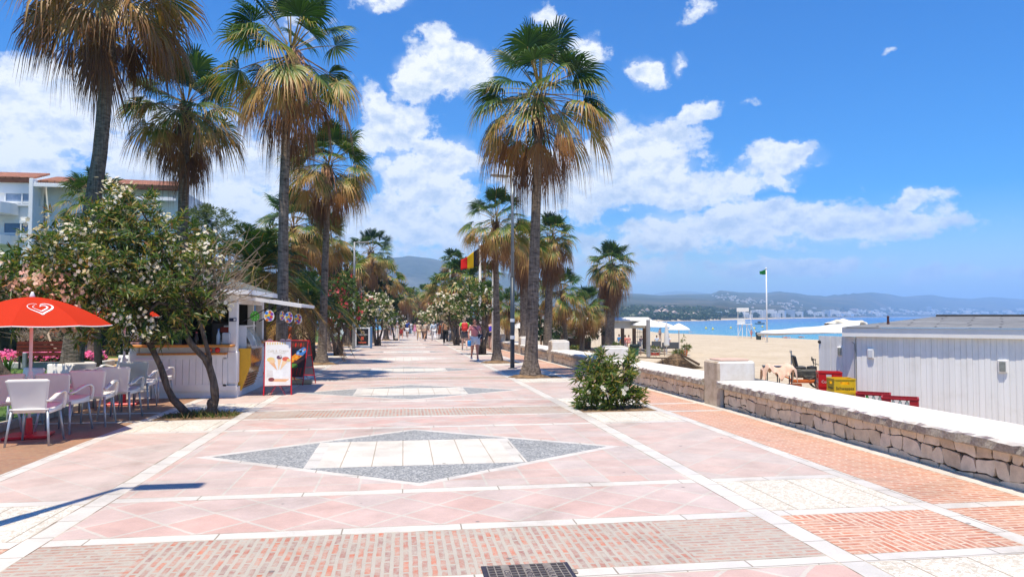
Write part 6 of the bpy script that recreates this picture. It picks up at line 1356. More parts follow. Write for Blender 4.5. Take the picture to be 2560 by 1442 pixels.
def bench_and_bed():
    red = pm('red_brown_slats', (.20, .03, .012), (.13, .02, .01), 7, .4); p = at(112, 905, 26.6); p = Vector((p.x, 26.6, zg(26.6)))
    t = thing('park_bench', 'red brown slatted bench facing away, in front of pink flowers', 'bench', p, .04); b = MB()
    for i in range(4): b.box((0, 0, .50+.125*i), (1.72, .03, .10))
    b.build('backrest', [red], t); b = MB()
    for i in range(4): b.box((0, .12+.11*i, .44), (1.72, .09, .03))
    b.build('seat', [red], t)
    for s in (-1, 1): b = MB(); b.box((s*.78, .03, .45), (.05, .05, .92)); b.box((s*.78, .28, .40), (.05, .5, .05)); b.box((s*.78, .48, .2), (.05, .05, .4)); b.build('leg', [BLACK], t)
    p = at(62, 905, 26.4); b = MB(); b.box((0, 0, .28), (.12, .12, .56), bev=.02); tag(b.build('bollard', [GREYM], None, False, (p.x, 26.4, zg(26.4))), 'short grey post at the left end of the red bench', 'bollard')
    kb = pm('white_kerb', (.62, .60, .55), (.48, .45, .40), 4, .8, .4, .01)
    rg = np.random.default_rng(71); x0, x1, y0, y1 = at(-60, 905, 27.2).x, at(285, 900, 28.6).x, 27.2, 28.5
    t = thing('flower_bed', 'bed of bright pink flowers behind a pale kerb', 'flower bed', ((x0+x1)/2, (y0+y1)/2, zg(28))); w = x1-x0
    b = MB(); b.box((0, -(y1-y0)/2, .10), (w, .16, .22), bev=.03); b.box((w/2, 0, .10), (.16, (y1-y0), .22), bev=.03); b.build('border', [kb], t)
    b = MB(); b.box((0, 0, .02), (w-.1, y1-y0, .16)); b.build('soil', [M_SOIL], t)
    n = 900; P = np.stack([rg.uniform(-w/2, w/2-.2, n), rg.uniform(-.5, .55, n), rg.uniform(.18, .46, n)], 1); D = np.tile(np.array([[0, -.5, .85]]), (n, 1))+rg.normal(0, .3, (n, 3)); D /= np.linalg.norm(D, axis=1)[:, None]
    v, f, tt = leaves(rg, P-[0, 0, .08], D, 6, .16, .08, .1, .2, .8, 0); mobj('foliage', mesh_of('bed_leaves', v, f, [OLE], tint=tt), t)
    k = P[:, 2] > .24; v, f, tt = blossoms(rg, P[k][:520], D[k][:520], 4, .055, .06); mobj('pink_blossom', mesh_of('bed_blossom', v, f, [PET_PINK], tint=tt), t)
    # strappy plants at the left edge
    for lb, px, Y in (('strappy green plant with broad blades at the left edge of the garden', 20, 22), ('strappy plant behind the parasol pole', 62, 27)):
        p = at(px, 900, Y); t = thing('strap_leaf_plant', lb, 'plant', (p.x, Y, zg(Y))); V, Q, T = [], [], []; o = 0
        for i in range(26):
            a = rg.uniform(0, 6.28); l = rg.uniform(.8, 1.5); e = rg.uniform(.8, 1.45); d = np.array([math.cos(a)*math.cos(e), math.sin(a)*math.cos(e), math.sin(e)]); s = np.array([math.sin(a), -math.cos(a), 0])*.035; tn = rg.uniform(.3, .95)
            for k in range(6):
                u = k/5; c = d*l*u-UP*.55*l*u**2.3; ww = s*(1-u)**.6*(1.0 if u > 0 else .6); V += [c-ww, c+ww]; T += [tn*(.6+.4*u)]*2
                if k < 5: Q.append([o, o+1, o+3, o+2]); o += 2
            o += 2
        mobj('blades', mesh_of('strap_leaves', np.array(V), np.array(Q), [leafmat('strap_leaf', [(0, (.02, .05, .012)), (.6, (.07, .14, .025)), (1, (.36, .38, .05))], .4)], tint=T), t)
    # slim dark trunk on the lawn right of the palm
    p = at(248, 915, 21); t = thing('garden_tree', 'slim dark tree trunk standing on the lawn left of the kiosk', 'tree', (p.x, 21, zg(21))); b = MB(); b.tube([(0, 0, -.1), (-.02, 0, .4), (-.05, 0, 1.0), (-.10, 0, 2.2)], [.15, .10, .09, .07], 9); b.build('trunk', [pm('black_bark', (.03, .025, .02), (.06, .05, .04), 9, .95, .6, .02)], t, True)
    bl = [((x, .2, z), (.7, .6, .55)) for x, z in ((-.8, 2.5), (0, 2.6), (.6, 2.4))]; P, D = blob_tips(rg, bl, 5, .4); v, f, tt = leaves(rg, P, D, 10, .24, .08, .15, .1, .6, 0); mobj('crown', mesh_of('small_tree_leaves', v, f, [DARKLEAF], tint=tt), t)
    p = at(15, 925, 17); t = thing('agave_stump', 'dark gnarled plant stump on the lawn at the left edge', 'stump', (p.x, 17, zg(17))); b = MB(); b.tube([(.30, 0, -.05), (.1, 0, .25), (-.15, 0, .6), (-.3, 0, 1.1)], [.22, .15, .10, .08], 9); b.tube([(.5, -.1, .02), (.9, -.2, .10)], [.06, .04], 6); b.build('trunk', [BARK], t, True)
    # conical thatched object behind the flower bed
    p = at(222, 895, 30); t = thing('thatched_cone', 'grey thatched cone shaped shelter behind the pink flowers', 'shelter', (p.x, 30, zg(30))); b = MB(); b.lathe([(.66, .15), (.60, .28), (.36, .72), (.16, 1.05), (.03, 1.2)], (0, 0, 0), 18); b.build('thatch', [pm('grey_thatch', (.20, .17, .15), (.12, .10, .09), 12, 1, 1, .04)], t, True); b = MB(); b.lathe([(.42, 0), (.42, .2)], (0, 0, 0), 12); b.build('base', [DARKIN], t)
    # orange outdoor exercise posts
    om = C('orange_paint', (.72, .22, .02), .4); ym = C('yellow_paint', (.80, .45, .03), .4); dm = C('deep_orange_paint', (.66, .10, .02), .4)
    for lb, px, Y, m, m2 in (('orange outdoor exercise post between the two left palm trunks', 775, 41, om, ym), ('deep orange exercise post with yellow top left of the grey lamp', 872, 50, dm, ym), ('orange red exercise machine in shade right of the kiosk flap', 726, 40, dm, dm)):
        p = at(px, 845, Y); t = thing('exercise_post', lb, 'exercise post', (p.x, Y, zg(Y)), 0, 'orange exercise posts in the garden'); b = MB(); b.tube([(0, 0, 0), (0, 0, 1.15)], .11, 10); b.lathe([(.22, 0), (.22, .05), (.12, .08)], (0, 0, 0), 12); b.build('post', [m], t, True)
        b = MB(); b.lathe([(.11, 1.1), (.16, 1.15), (.16, 1.28), (.07, 1.36)], (0, 0, 0), 12); b.tube([(-.3, 0, 1.26), (-.12, 0, 1.2), (.12, 0, 1.2), (.3, 0, 1.3)], .035, 7); b.tube([(.3, 0, 1.3), (.3, -.1, 1.05)], .03, 6); b.build('handlebar', [m2], t, True)
bench_and_bed()
# ------------------------------------------------------------------ white apartment building, far left
def apartments():
    Y = 46.0; za = zg(Y); PX = lambda x, y: at(x, y, Y)
    wm = pm('white_stucco', (.86, .86, .84), (.80, .80, .79), .8, .8, .1, .01); tile = tilemat('terracotta_roof', (.52, .23, .12), (.38, .16, .09), (.20, .09, .05), .38, 0, .05, .5, .55, bs=.9)
    glass = pm('dark_window_glass', (.05, .10, .20), (.09, .15, .27), .8, .08, spec=.7); cur = pm('blue_grey_curtain', (.22, .30, .42), (.30, .38, .50), 6, .7); fr = C('window_white', (.76, .78, .78), .4)
    root = thing('apartment_building', 'white apartment building with terracotta eaves and wide windows behind the oleander', 'building', (PX(-160, 800).x, Y, za)); O = Vector(root.location)
    L = lambda x, y, d=0: Vector((PX(x, y).x-O.x, d, PX(x, y).z-O.z))
    xl, xm, xr = L(-160, 0).x, L(110, 0).x, L(447, 0).x; zt1 = L(0, 446).z; zt2 = L(0, 452).z
    b = MB(); b.box(((xl+xm)/2, 4.05, zt1/2), (xm-xl, 8, zt1)); b.box(((xm+xr)/2+.04, 4.6, zt2/2-.06), (xr-xm-.08, 8, zt2-.12)); b.build('wall', [wm], root)
    b = MB(); w = .55; b.box((xm-.08, -.35, zt2/2), (.22, .9, zt2+.12), bev=.02); b.build('fin_wall', [wm], root)
    # roof strips
    b = MB(); b.add([(xl-.2, -.28, zt1-.02), (xm-.25, -.28, zt1-.02), (xm-.25, 1.8, zt1+.62), (xl-.2, 1.8, zt1+.62)], [(0, 1, 2, 3)]); b.add([(xm+.1, -.35, zt2-.05), (xr+.25, -.35, zt2-.18), (xr+.25, 2, zt2+.50), (xm+.1, 2, zt2+.62)], [(0, 1, 2, 3)]); 
    for i in range(70):
        x = xl-.2+(xm-.05-xl)*i/69; b.tube([(x, -.30, zt1+.0), (x, 1.7, zt1+.62)], .07, 6)
    for i in range(78):
        x = xm+.15+(xr+.1-xm)*i/77; b.tube([(x, -.38, zt2-.03-.13*i/77), (x, 1.9, zt2+.60-.12*i/77)], .07, 6)
    b.build('roof', [tile], root)
    b = MB(); b.box(((xl+xm)/2-.2, -.16, zt1-.14), (xm-xl-.1, .26, .22)); b.box(((xm+xr)/2+.15, -.22, zt2-.22), (xr-xm+.1, .30, .2), ry=.012); b.build('eaves', [pm('dark_eaves', (.16, .07, .045), (.10, .045, .03), 5, .9)], root)
    b = MB(); b.box(((xl+xm)/2, -.05, L(0, 470).z), (xm-xl-.1, .12, .62)); b.build('parapet_band', [wm], root)
    def window(px0, px1, py0, py1, m, curt):
        a, c = L(px0, py1), L(px1, py0); f = MB(); w, h = c.x-a.x, c.z-a.z; t = .07
        f.box((a.x+w/2, -.04, c.z), (w+.1, .12, .16)); f.box((a.x+w/2, -.04, a.z), (w+.1, .14, .12)); f.box((a.x, -.04, a.z+h/2), (t, .1, h)); f.box((c.x, -.04, a.z+h/2), (t, .1, h)); f.box((a.x+w/2, -.04, a.z+h/2), (t, .1, h)); f.box((a.x+w/2, -.045, a.z+h*.17), (w, .05, .10)); fo = f.build('window', [fr], root)
        g = MB(); g.box((a.x+w/2, -.02, a.z+h/2), (w, .03, h)); g.build('pane', [m], fo)
    window(14, 99, 477, 512, cur, 1); window(10, 97, 556, 590, glass, 0); window(10, 97, 640, 675, glass, 0); window(-120, -20, 477, 512, glass, 0)
    # curved balconies at the left
    for y0, y1 in ((512, 535), (592, 612)):
        a, c = L(-160, y1), L(47, y0); b = MB(); w = c.x-a.x
        prof = [(a.x, 0), (a.x, -1.5), (c.x-.9, -1.5), (c.x-.35, -1.25), (c.x-.08, -.8), (c.x, -.3), (c.x, 0)]; b.prism(prof, c.z-a.z, Matrix.Translation((0, 0, a.z))); b.build('balcony', [wm], root)
    # slatted pergola shadow ledge
    b = MB()
    for i in range(14): x = L(115+i*5.6, 0).x; b.box((x, -.35, L(0, 462).z), (.09, .8, .10))
    b.box((L(155, 0).x, -.72, L(0, 466).z), (2.1, .10, .16)); z = L(0, 487).z; b.build('pergola_slats', [wm], root); b = MB()
    for i in range(20): x = L(358+i*4.4, 0).x; b.box((x, -.02, z), (.07, .6, .08))
    b.box((L(402, 0).x, -.30, z-.10), (2.3, .06, .14)); b.build('pergola_slats', [wm], root)
    # a piece of white house between the left palms
    p = at(850, 700, 90); t = thing('house', 'white house corner peeping between the left palms above the red oleander', 'building', (p.x, 90, zg(90))); b = MB(); b.box((0, 2, 3.2), (2.6, 4, 7.2)); b.build('wall', [wm], t); b = MB(); b.box((0, 2, 6.95), (3.0, 4.4, .3), bev=.05); b.build('roof', [tile], t); b = MB(); b.box((.3, -.02, 5.2), (.8, .06, 1.1)); b.build('window', [glass], t)
    p = at(985, 790, 135); t = thing('house', 'pale house with a flat roof low in the gap left of the walkers', 'building', (p.x, 135, zg(135))); b = MB(); b.box((0, 2, 2.6), (3, 4, 5.6)); b.build('wall', [C('pale_house', (.5, .48, .44), .8)], t); b = MB(); b.box((0, 2, 5.5), (3.4, 4.4, .3)); b.build('roof', [tile], t); b = MB(); b.box((.4, -.02, 3.4), (1.0, .06, 1.2)); b.build('window', [glass], t)
apartments()
# ------------------------------------------------------------------ people
def skinmesh(name, verts, rad, edges, root=0, sub=1):
    me = bpy.data.meshes.new(name); me.from_pydata(verts, edges, []); o = bpy.data.objects.new(name, me); COL.objects.link(o)
    md = o.modifiers.new('skin', 'SKIN'); md.use_smooth_shade = True
    if not me.skin_vertices: me.attributes  # layer is made by the modifier below
    if len(me.skin_vertices) == 0:
        bm = bmesh.new(); bm.from_mesh(me); bm.verts.layers.skin.verify(); bm.to_mesh(me); bm.free()
    sv = me.skin_vertices[0].data
    for i, r in enumerate(rad): sv[i].radius = (r, r) if isinstance(r, (int, float)) else r; sv[i].use_root = (i == root)
    if sub: s = o.modifiers.new('sub', 'SUBSURF'); s.levels = sub; s.render_levels = sub
    dg = bpy.context.evaluated_depsgraph_get(); dg.update()
    out = bpy.data.meshes.new_from_object(o.evaluated_get(dg)); bpy.data.objects.remove(o); bpy.data.meshes.remove(me); out.name = name
    return out
SKINS = {}
def skincol(k): return C('skin_%s' % 'tan fair dark red'.split()[k], [(.48, .26, .16), (.62, .40, .30), (.26, .13, .075), (.60, .27, .18)][k], .5)
def person(label, p, rz, h=1.7, skin=0, hair=(.05, .03, .02), hairlen=.12, hat=None, top=None, topc=(.7, .7, .7), bottom='trousers', botc=(.5, .5, .5), stride=.30, arm=.25, pose='walk', lean=0, fat=1.0, shoes=(.6, .6, .6), fingers=False, glasses=False, bent=0, group=None, cat='person'):
    s = h/1.72; t = thing('person', label, cat, p, rz, group, s); n = {}; V, Rd, E = [], [], []
    def add(k, v, r, par=None):
        n[k] = len(V); V.append(Vector(v)); Rd.append(r)
        if par: E.append((n[par], n[k]))
    sit = pose == 'sit'; lie = pose == 'lie'; hz = .48 if sit else .95
    ln = lambda z, x=0, y=0: Vector((x, y-math.sin(lean)*(z-hz), hz+(z-hz)*math.cos(lean)))   # lean forward (towards -y)
    up = hz-.95
    add('pel', (0, 0, hz), .125*fat); add('wai', ln(1.10+up), .112*fat, 'pel'); add('che', ln(1.28+up), .135*fat, 'wai'); add('up', ln(1.40+up), .105, 'che'); add('nec', ln(1.48+up), .052, 'up')
    hb = ln(1.52+up); add('jaw', hb+Vector((0, -.015, .03)), .062, 'nec'); add('fac', hb+Vector((0, -.018, .085)), .076, 'jaw'); add('sku', hb+Vector((0, .0, .135)), .080, 'fac'); add('top', hb+Vector((0, .004, .175)), .055, 'sku')
    add('nos', hb+Vector((0, -.098, .078)), .012, 'fac')
    for sg, c in ((-1, 'l'), (1, 'r')):
        sw = stride*sg if not sit else 0
        add('hip'+c, (sg*.085*fat, 0, hz-.06), .092*fat, 'pel')
        if sit: kn = Vector((sg*.11, -.43, .49)); an = Vector((sg*.11, -.42, .09))
        else:
            kn = Vector((sg*.09, -math.sin(sw)*.43, hz-.05-math.cos(sw)*.43)); b = max(0, -sw)*1.5; an = kn+Vector((0, -math.sin(sw-b)*.42, -math.cos(sw-b)*.41))
        add('kne'+c, kn, .060*fat, 'hip'+c); add('cal'+c, kn.lerp(an, .3)+Vector((0, .015, 0)), .056, 'kne'+c); add('ank'+c, an, .037, 'cal'+c)
        fz = an.z-.055; add('hee'+c, (an.x, an.y+.035, fz), .038, 'ank'+c); add('toe'+c, (an.x+sg*.02, an.y-.14, fz-.012), .030, 'ank'+c)
        add('sho'+c, ln(1.40+up, sg*.165*min(1.12, fat)), .058, 'up'); aw = -arm*sg if not sit else -.25
        sh = V[n['sho'+c]]; el = sh+Vector((sg*.075*fat, -math.sin(aw+lean*.0)*.27, -math.cos(aw)*.265)); bb = .25+abs(arm)*.5+bent; wr = el+Vector((sg*-.005, -math.sin(aw+bb)*.24, -math.cos(aw+bb)*.235))
        add('elb'+c, el, .041, 'sho'+c); add('for'+c, el.lerp(wr, .35), .038, 'elb'+c); add('wri'+c, wr, .026, 'for'+c); d = (wr-el).normalized(); hd = wr+d*.07; add('han'+c, hd, (.022, .034), 'wri'+c)
        if fingers:
            for i, (o, l) in enumerate(((-.028, .062), (-.010, .075), (.009, .071), (.026, .056))):
                f1 = hd+d*(.035+l*.3)+Vector((0, o, 0)); f2 = f1+(d+Vector((-sg*.45, 0, 0))).normalized()*l*.6; add('f%d%s' % (i, c), f1, .009, 'han'+c); add('g%d%s' % (i, c), f2, .0075, 'f%d%s' % (i, c))
            th = wr+d*.035+Vector((-sg*.012, -.038, 0)); add('t'+c, th, .011, 'han'+c); add('u'+c, th+d*.045+Vector((-sg*.01, -.008, 0)), .009, 't'+c)
        else:
            add('f'+c, hd+d*.075+Vector((-sg*.012, 0, 0)), (.012, .026), 'han'+c); add('t'+c, hd+d*.03+Vector((-sg*.01, -.035, 0)), .010, 'han'+c)
    body = mobj('body', skinmesh('person_body', V, Rd, E), t); body.data.materials.append(skincol(skin))
    if lie: t.rotation_euler = (R(-88), 0, rz)
    def cloth(name, keys, grow, colr, rough=.8, edit=None):
        ks = [k for k in keys if k in n]; ix = {k: i for i, k in enumerate(ks)}; vv = [V[n[k]].copy() for k in ks]; rr = [(max(Rd[n[k]]) if isinstance(Rd[n[k]], tuple) else Rd[n[k]])+grow for k in ks]
        if edit: edit(ks, vv, rr)
        inv = {v: k for k, v in n.items()}; ee = [(ix[inv[a]], ix[inv[b]]) for a, b in E if inv[a] in ix and inv[b] in ix]
        o = mobj(name, skinmesh('person_'+name, vv, rr, ee), t); o.data.materials.append(C('cloth_%02d%02d%02d' % tuple(int(x*99) for x in colr), colr, rough, spec=.15)); return o
    def edit_t(frac):
        def f(ks, vv, rr):
            for i, k in enumerate(ks):
                if k[:3] == 'elb': a = V[n['sho'+k[3]]]; vv[i] = a.lerp(vv[i], frac); rr[i] += .014
        return f
    torso = ['pel', 'wai', 'che', 'up', 'hipl', 'hipr']
    if top == 'tshirt': cloth('shirt', torso[:4]+['shol', 'shor', 'elbl', 'elbr'], .016, topc, edit=edit_t(.62))
    elif top == 'long': cloth('shirt', torso[:4]+['shol', 'shor', 'elbl', 'elbr', 'forl', 'forr', 'wril', 'wrir'], .015, topc)
    elif top == 'tank': cloth('shirt', torso[:4], .015, topc)
    def legs(frac):
        def f(ks, vv, rr):
            for i, k in enumerate(ks):
                if k[:3] == 'kne' and frac <= 1: a = V[n['hip'+k[3]]]; vv[i] = a.lerp(vv[i], frac); rr[i] += .022*fat
                elif k[:3] in ('ank', 'cal'): rr[i] += .014
        return f
    if bottom == 'shorts': cloth('shorts', ['pel', 'hipl', 'hipr', 'knel', 'kner'], .018, botc, edit=legs(.72))
    elif bottom == 'short_shorts': cloth('shorts', ['pel', 'hipl', 'hipr', 'knel', 'kner'], .016, botc, edit=legs(.36))
    elif bottom == 'trousers': cloth('trousers', ['pel', 'hipl', 'hipr', 'knel', 'kner', 'call', 'calr', 'ankl', 'ankr'], .016, botc, edit=legs(2))
    elif bottom == 'swim': cloth('swim_shorts', ['pel', 'hipl', 'hipr'], .012, botc)
    elif bottom in ('skirt', 'dress', 'long_skirt'):
        z1 = {'skirt': .48, 'dress': .52, 'long_skirt': .14}[bottom]; b = MB(); rg = np.random.default_rng(int(p[0]*77) % 999); ph = rg.uniform(0, 6)
        def fn(u, v):
            a = 2*math.pi*u; z = hz+.10-(hz+.10-z1)*v; r = (.135+.10*v+.02*v*math.sin(5*a+ph))*fat; return (r*math.cos(a), r*.85*math.sin(a)-math.sin(stride)*.05*v*0, z)
        b.sheet(fn, 28, 8, .008); o = b.build('skirt', [C('cloth_%02d%02d%02d' % tuple(int(x*99) for x in botc), botc, .8, spec=.15)], t, True)
        if bottom == 'dress': cloth('bodice', torso[:4], .016, botc)
    hm = C('hair_%02d%02d%02d' % tuple(int(x*99) for x in hair), hair, .6); q = V[n['sku']]
    b = MB(); b.sphere(q+Vector((0, .014, .012)), (.089, .095, .092), 14)
    hv = [Vector(v) for v in b.v]; b.v = [tuple(v if not (v.y < q.y-.045 and v.z < q.z+.035) else Vector((v.x*.9, q.y-.035, max(v.z, q.z-.01)))) for v in hv]
    if hairlen > .15: b.tube([q+Vector((0, .06, 0)), q+Vector((0, .085, -.10)), q+Vector((0, .08, -hairlen))], [.07, .075, .04], 10)
    b.build('hair', [hm], t, True)
    b = MB()
    for sg in (-1, 1): b.sphere(V[n['fac']]+Vector((sg*.030, -.068, .028)), (.011, .008, .007), 8)
    b.build('eyes', [C('eye_dark', (.03, .02, .02), .3)], t, True)
    b = MB(); b.sphere(V[n['jaw']]+Vector((0, -.058, .012)), (.022, .008, .007), 8); b.build('mouth', [C('lip', (.42, .14, .12), .5)], t, True)
    b = MB()
    for sg in (-1, 1): b.sphere(V[n['fac']]+Vector((sg*.080, .012, .015)), (.010, .020, .030), 8)
    b.build('ears', [skincol(skin)], t, True)
    if glasses:
        b = MB()
        for sg in (-1, 1): b.box(V[n['fac']]+Vector((sg*.033, -.082, .028)), (.052, .012, .036), bev=.005); b.box(V[n['fac']]+Vector((sg*.078, -.03, .03)), (.006, .10, .008))
        b.box(V[n['fac']]+Vector((0, -.082, .034)), (.02, .008, .008)); b.build('sunglasses', [BLACK], t)
    if hat:
        b = MB(); b.lathe([(.165, .0), (.165, .012), (.10, .016), (.097, .06), (.08, .10), (.03, .115)], q+Vector((0, .008, .035)), 18); b.build('hat', [C('hat_%02d%02d%02d' % tuple(int(x*99) for x in hat), hat, .8)], t, True)
    if not sit or True:
        b = MB()
        for c in 'lr':
            hl, to = V[n['hee'+c]], V[n['toe'+c]]; m = (hl+to)/2; b.box(m+Vector((0, 0, -.005)), (.085, .25, .075), bev=.03)
        b.build('shoes', [C('shoe_%02d%02d%02d' % tuple(int(x*99) for x in shoes), shoes, .6)], t)
    if sit: pass
    else:   # stand on the ground: lowest shoe point to zero
        low = min(V[n[k]].z for k in ('heel', 'heer', 'toel', 'toer'))-.043; t.location.z -= low*s if not lie else 0
    return t, V, n, s
def hold(t, name, label, cat, mb, mats, loc):
    """a carried thing stays top-level, placed in the carrier's frame"""
    M = Matrix.LocRotScale(t.location, t.rotation_euler, t.scale); o = mb.build(name, mats, None, True); o.matrix_basis = M @ Matrix.Translation(loc); return tag(o, label, cat)
def strollers():
    A = math.pi   # facing away from the camera
    p = G(1187, 901); t, V, n, s = person('woman walking towards the camera in pink top, white shorts and sunglasses', p, .08, 1.64, 3, (.05, .025, .02), .16, None, 'tshirt', (.72, .26, .27), 'shorts', (.76, .77, .80), .22, .18, fat=1.32, shoes=(.66, .68, .70), fingers=True, glasses=True)
    b = MB(); c = V[n['pel']]; b.box((.20, -.13, .98), (.20, .09, .20), bev=.03); hold(t, 'shoulder_bag', 'dark shoulder bag hanging at the hip of the woman in the pink top', 'bag', b, [C('bag_black', (.03, .02, .03), .4)], (0, 0, 0))
    b = MB(); b.tube([(.19, -.16, 1.08), (.08, -.20, 1.25), (-.06, -.16, 1.42), (-.10, -.04, 1.47), (-.05, .12, 1.40), (.12, .17, 1.2), (.20, -.06, 1.06)], .012, 6); hold(t, 'bag_strap', 'dark strap across the chest of the woman in the pink top', 'strap', b, [C('bag_black', (.03, .02, .03), .4)], (0, 0, 0))
    hd = V[n['hanl']]; b = MB(); b.box((0, 0, -.17), (.14, .20, .24), bev=.03); b.tube([(0, -.06, -.06), (0, 0, .02), (0, .06, -.06)], .008, 5); hold(t, 'carrier_bag', 'bright blue carrier bag in the hand of the woman in the pink top', 'bag', b, [C('bag_blue', (.05, .30, .68), .4)], hd)
    p = G(1161, 875); t, V, n, s = person('man walking away in bright green t-shirt and grey shorts', p, A, 1.80, 1, (.45, .36, .28), .08, None, 'tshirt', (.28, .62, .10), 'shorts', (.13, .13, .14), .28, .2, fat=1.15, fingers=True, shoes=(.5, .5, .5))
    b = MB(); b.box((0, .20, 1.24), (.34, .17, .44), bev=.06); b.box((0, .30, 1.14), (.24, .06, .2), bev=.025); hold(t, 'backpack', 'red backpack on the back of the man in the green t-shirt', 'backpack', b, [C('backpack_red', (.58, .03, .03), .6)], (0, 0, 0))
    p = G(1226, 873); person('woman in blue vest and black shorts half hidden by the thin sea side palm', p, A-.5, 1.66, 1, (.30, .18, .09), .1, None, 'tank', (.07, .05, .50), 'short_shorts', (.015, .015, .02), .12, .3, lean=.25, fat=1.1, fingers=True, shoes=(.2, .12, .08))
    p = G(1114, 861); t, V, n, s = person('bare backed tanned man in long black trousers', p, A, 1.84, 0, (.02, .015, .012), .1, None, None, (0, 0, 0), 'trousers', (.012, .012, .014), .30, .22, fingers=True, shoes=(.7, .7, .7))
    b = MB(); b.sphere((0, 0, -.08), (.13, .06, .09), 12); hold(t, 'cloth_bundle', 'white bundle in the hand of the bare backed man', 'bundle', b, [C('bundle_white', (.72, .72, .74), .7)], V[n['hanl']])
    W_ = [('woman in an orange dress walking beside the bare backed man', 1100, 847, A, 1.64, dict(skin=0, top=None, bottom='dress', botc=(.75, .17, .05), hairlen=.12)),
          ('person in pale blue shirt, white trousers and white hat walking away', 1084, 852, A, 1.70, dict(skin=1, top='long', topc=(.55, .66, .78), bottom='trousers', botc=(.74, .74, .76), hat=(.76, .76, .76), fat=1.15)),
          ('stooped person in a loose beige shirt and brown shorts', 1062, 852, A-.3, 1.66, dict(skin=0, top='long', topc=(.46, .38, .30), bottom='shorts', botc=(.30, .20, .15), hair=(.35, .3, .26), lean=.35, fat=1.25)),
          ('woman in cream outfit and straw hat walking away', 1047, 851, A, 1.66, dict(skin=1, top='tshirt', topc=(.74, .60, .42), bottom='trousers', botc=(.70, .54, .33), hat=(.72, .62, .45))),
          ('person in pale shirt and faded jeans ahead of the man in blue', 1027, 838, A, 1.7, dict(skin=1, top='tshirt', topc=(.72, .74, .76), bottom='trousers', botc=(.28, .34, .42))),
          ('man in royal blue shirt and white shorts walking towards the camera', 1018, 846, 0, 1.84, dict(skin=2, top='tshirt', topc=(.03, .07, .30), bottom='shorts', botc=(.76, .76, .78), stride=.34)),
          ('woman in a black top and dark red skirt walking towards the camera', 1003, 846, 0, 1.68, dict(skin=3, top='tank', topc=(.02, .015, .02), bottom='skirt', botc=(.28, .03, .03), hair=(.08, .03, .02), hairlen=.2)),
          ('woman in white top, pale hat and long white skirt left of the walkers', 993, 851, .2, 1.66, dict(skin=1, top='tank', topc=(.76, .73, .68), bottom='long_skirt', botc=(.70, .67, .60), hat=(.70, .66, .58))),
          ('woman in a pink dress between the man in blue and the cream outfit', 1037, 838, A, 1.64, dict(skin=0, bottom='dress', botc=(.72, .26, .40), hairlen=.2)),
          ('woman in dark top and blue shorts at the far left edge of the path', 981, 840, A, 1.66, dict(skin=0, top='tshirt', topc=(.03, .03, .04), bottom='short_shorts', botc=(.10, .14, .28), hairlen=.2)),
          ('person in red t-shirt and black shorts shaded at the path edge', 972, 838, A, 1.72, dict(skin=2, top='tshirt', topc=(.24, .03, .04), bottom='shorts', botc=(.02, .02, .02))),
          ('walker in dark blue far beyond the pale blue shirt', 1093, 836, A, 1.76, dict(skin=0, top='tshirt', topc=(.03, .04, .09), bottom='trousers', botc=(.03, .03, .05))),
          ('dark haired walker in grey far behind the stooped person', 1070, 838, A, 1.7, dict(skin=0, top='tshirt', topc=(.10, .09, .09), bottom='shorts', botc=(.05, .05, .06)))]
    for i, (l, x, y, a, h, k) in enumerate(W_): person(l, G(x, y), a+.15*math.sin(i*2.3), h, **k)
    # someone resting on the wall, far along
    p = at(1141, 834, 53); person('white haired person in pale clothes sitting on the far wall', (p.x+.4, 53, zg(53)), -1.4, 1.68, 3, (.6, .58, .55), .1, None, 'tshirt', (.68, .62, .55), 'trousers', (.45, .40, .34), pose='sit')
strollers()

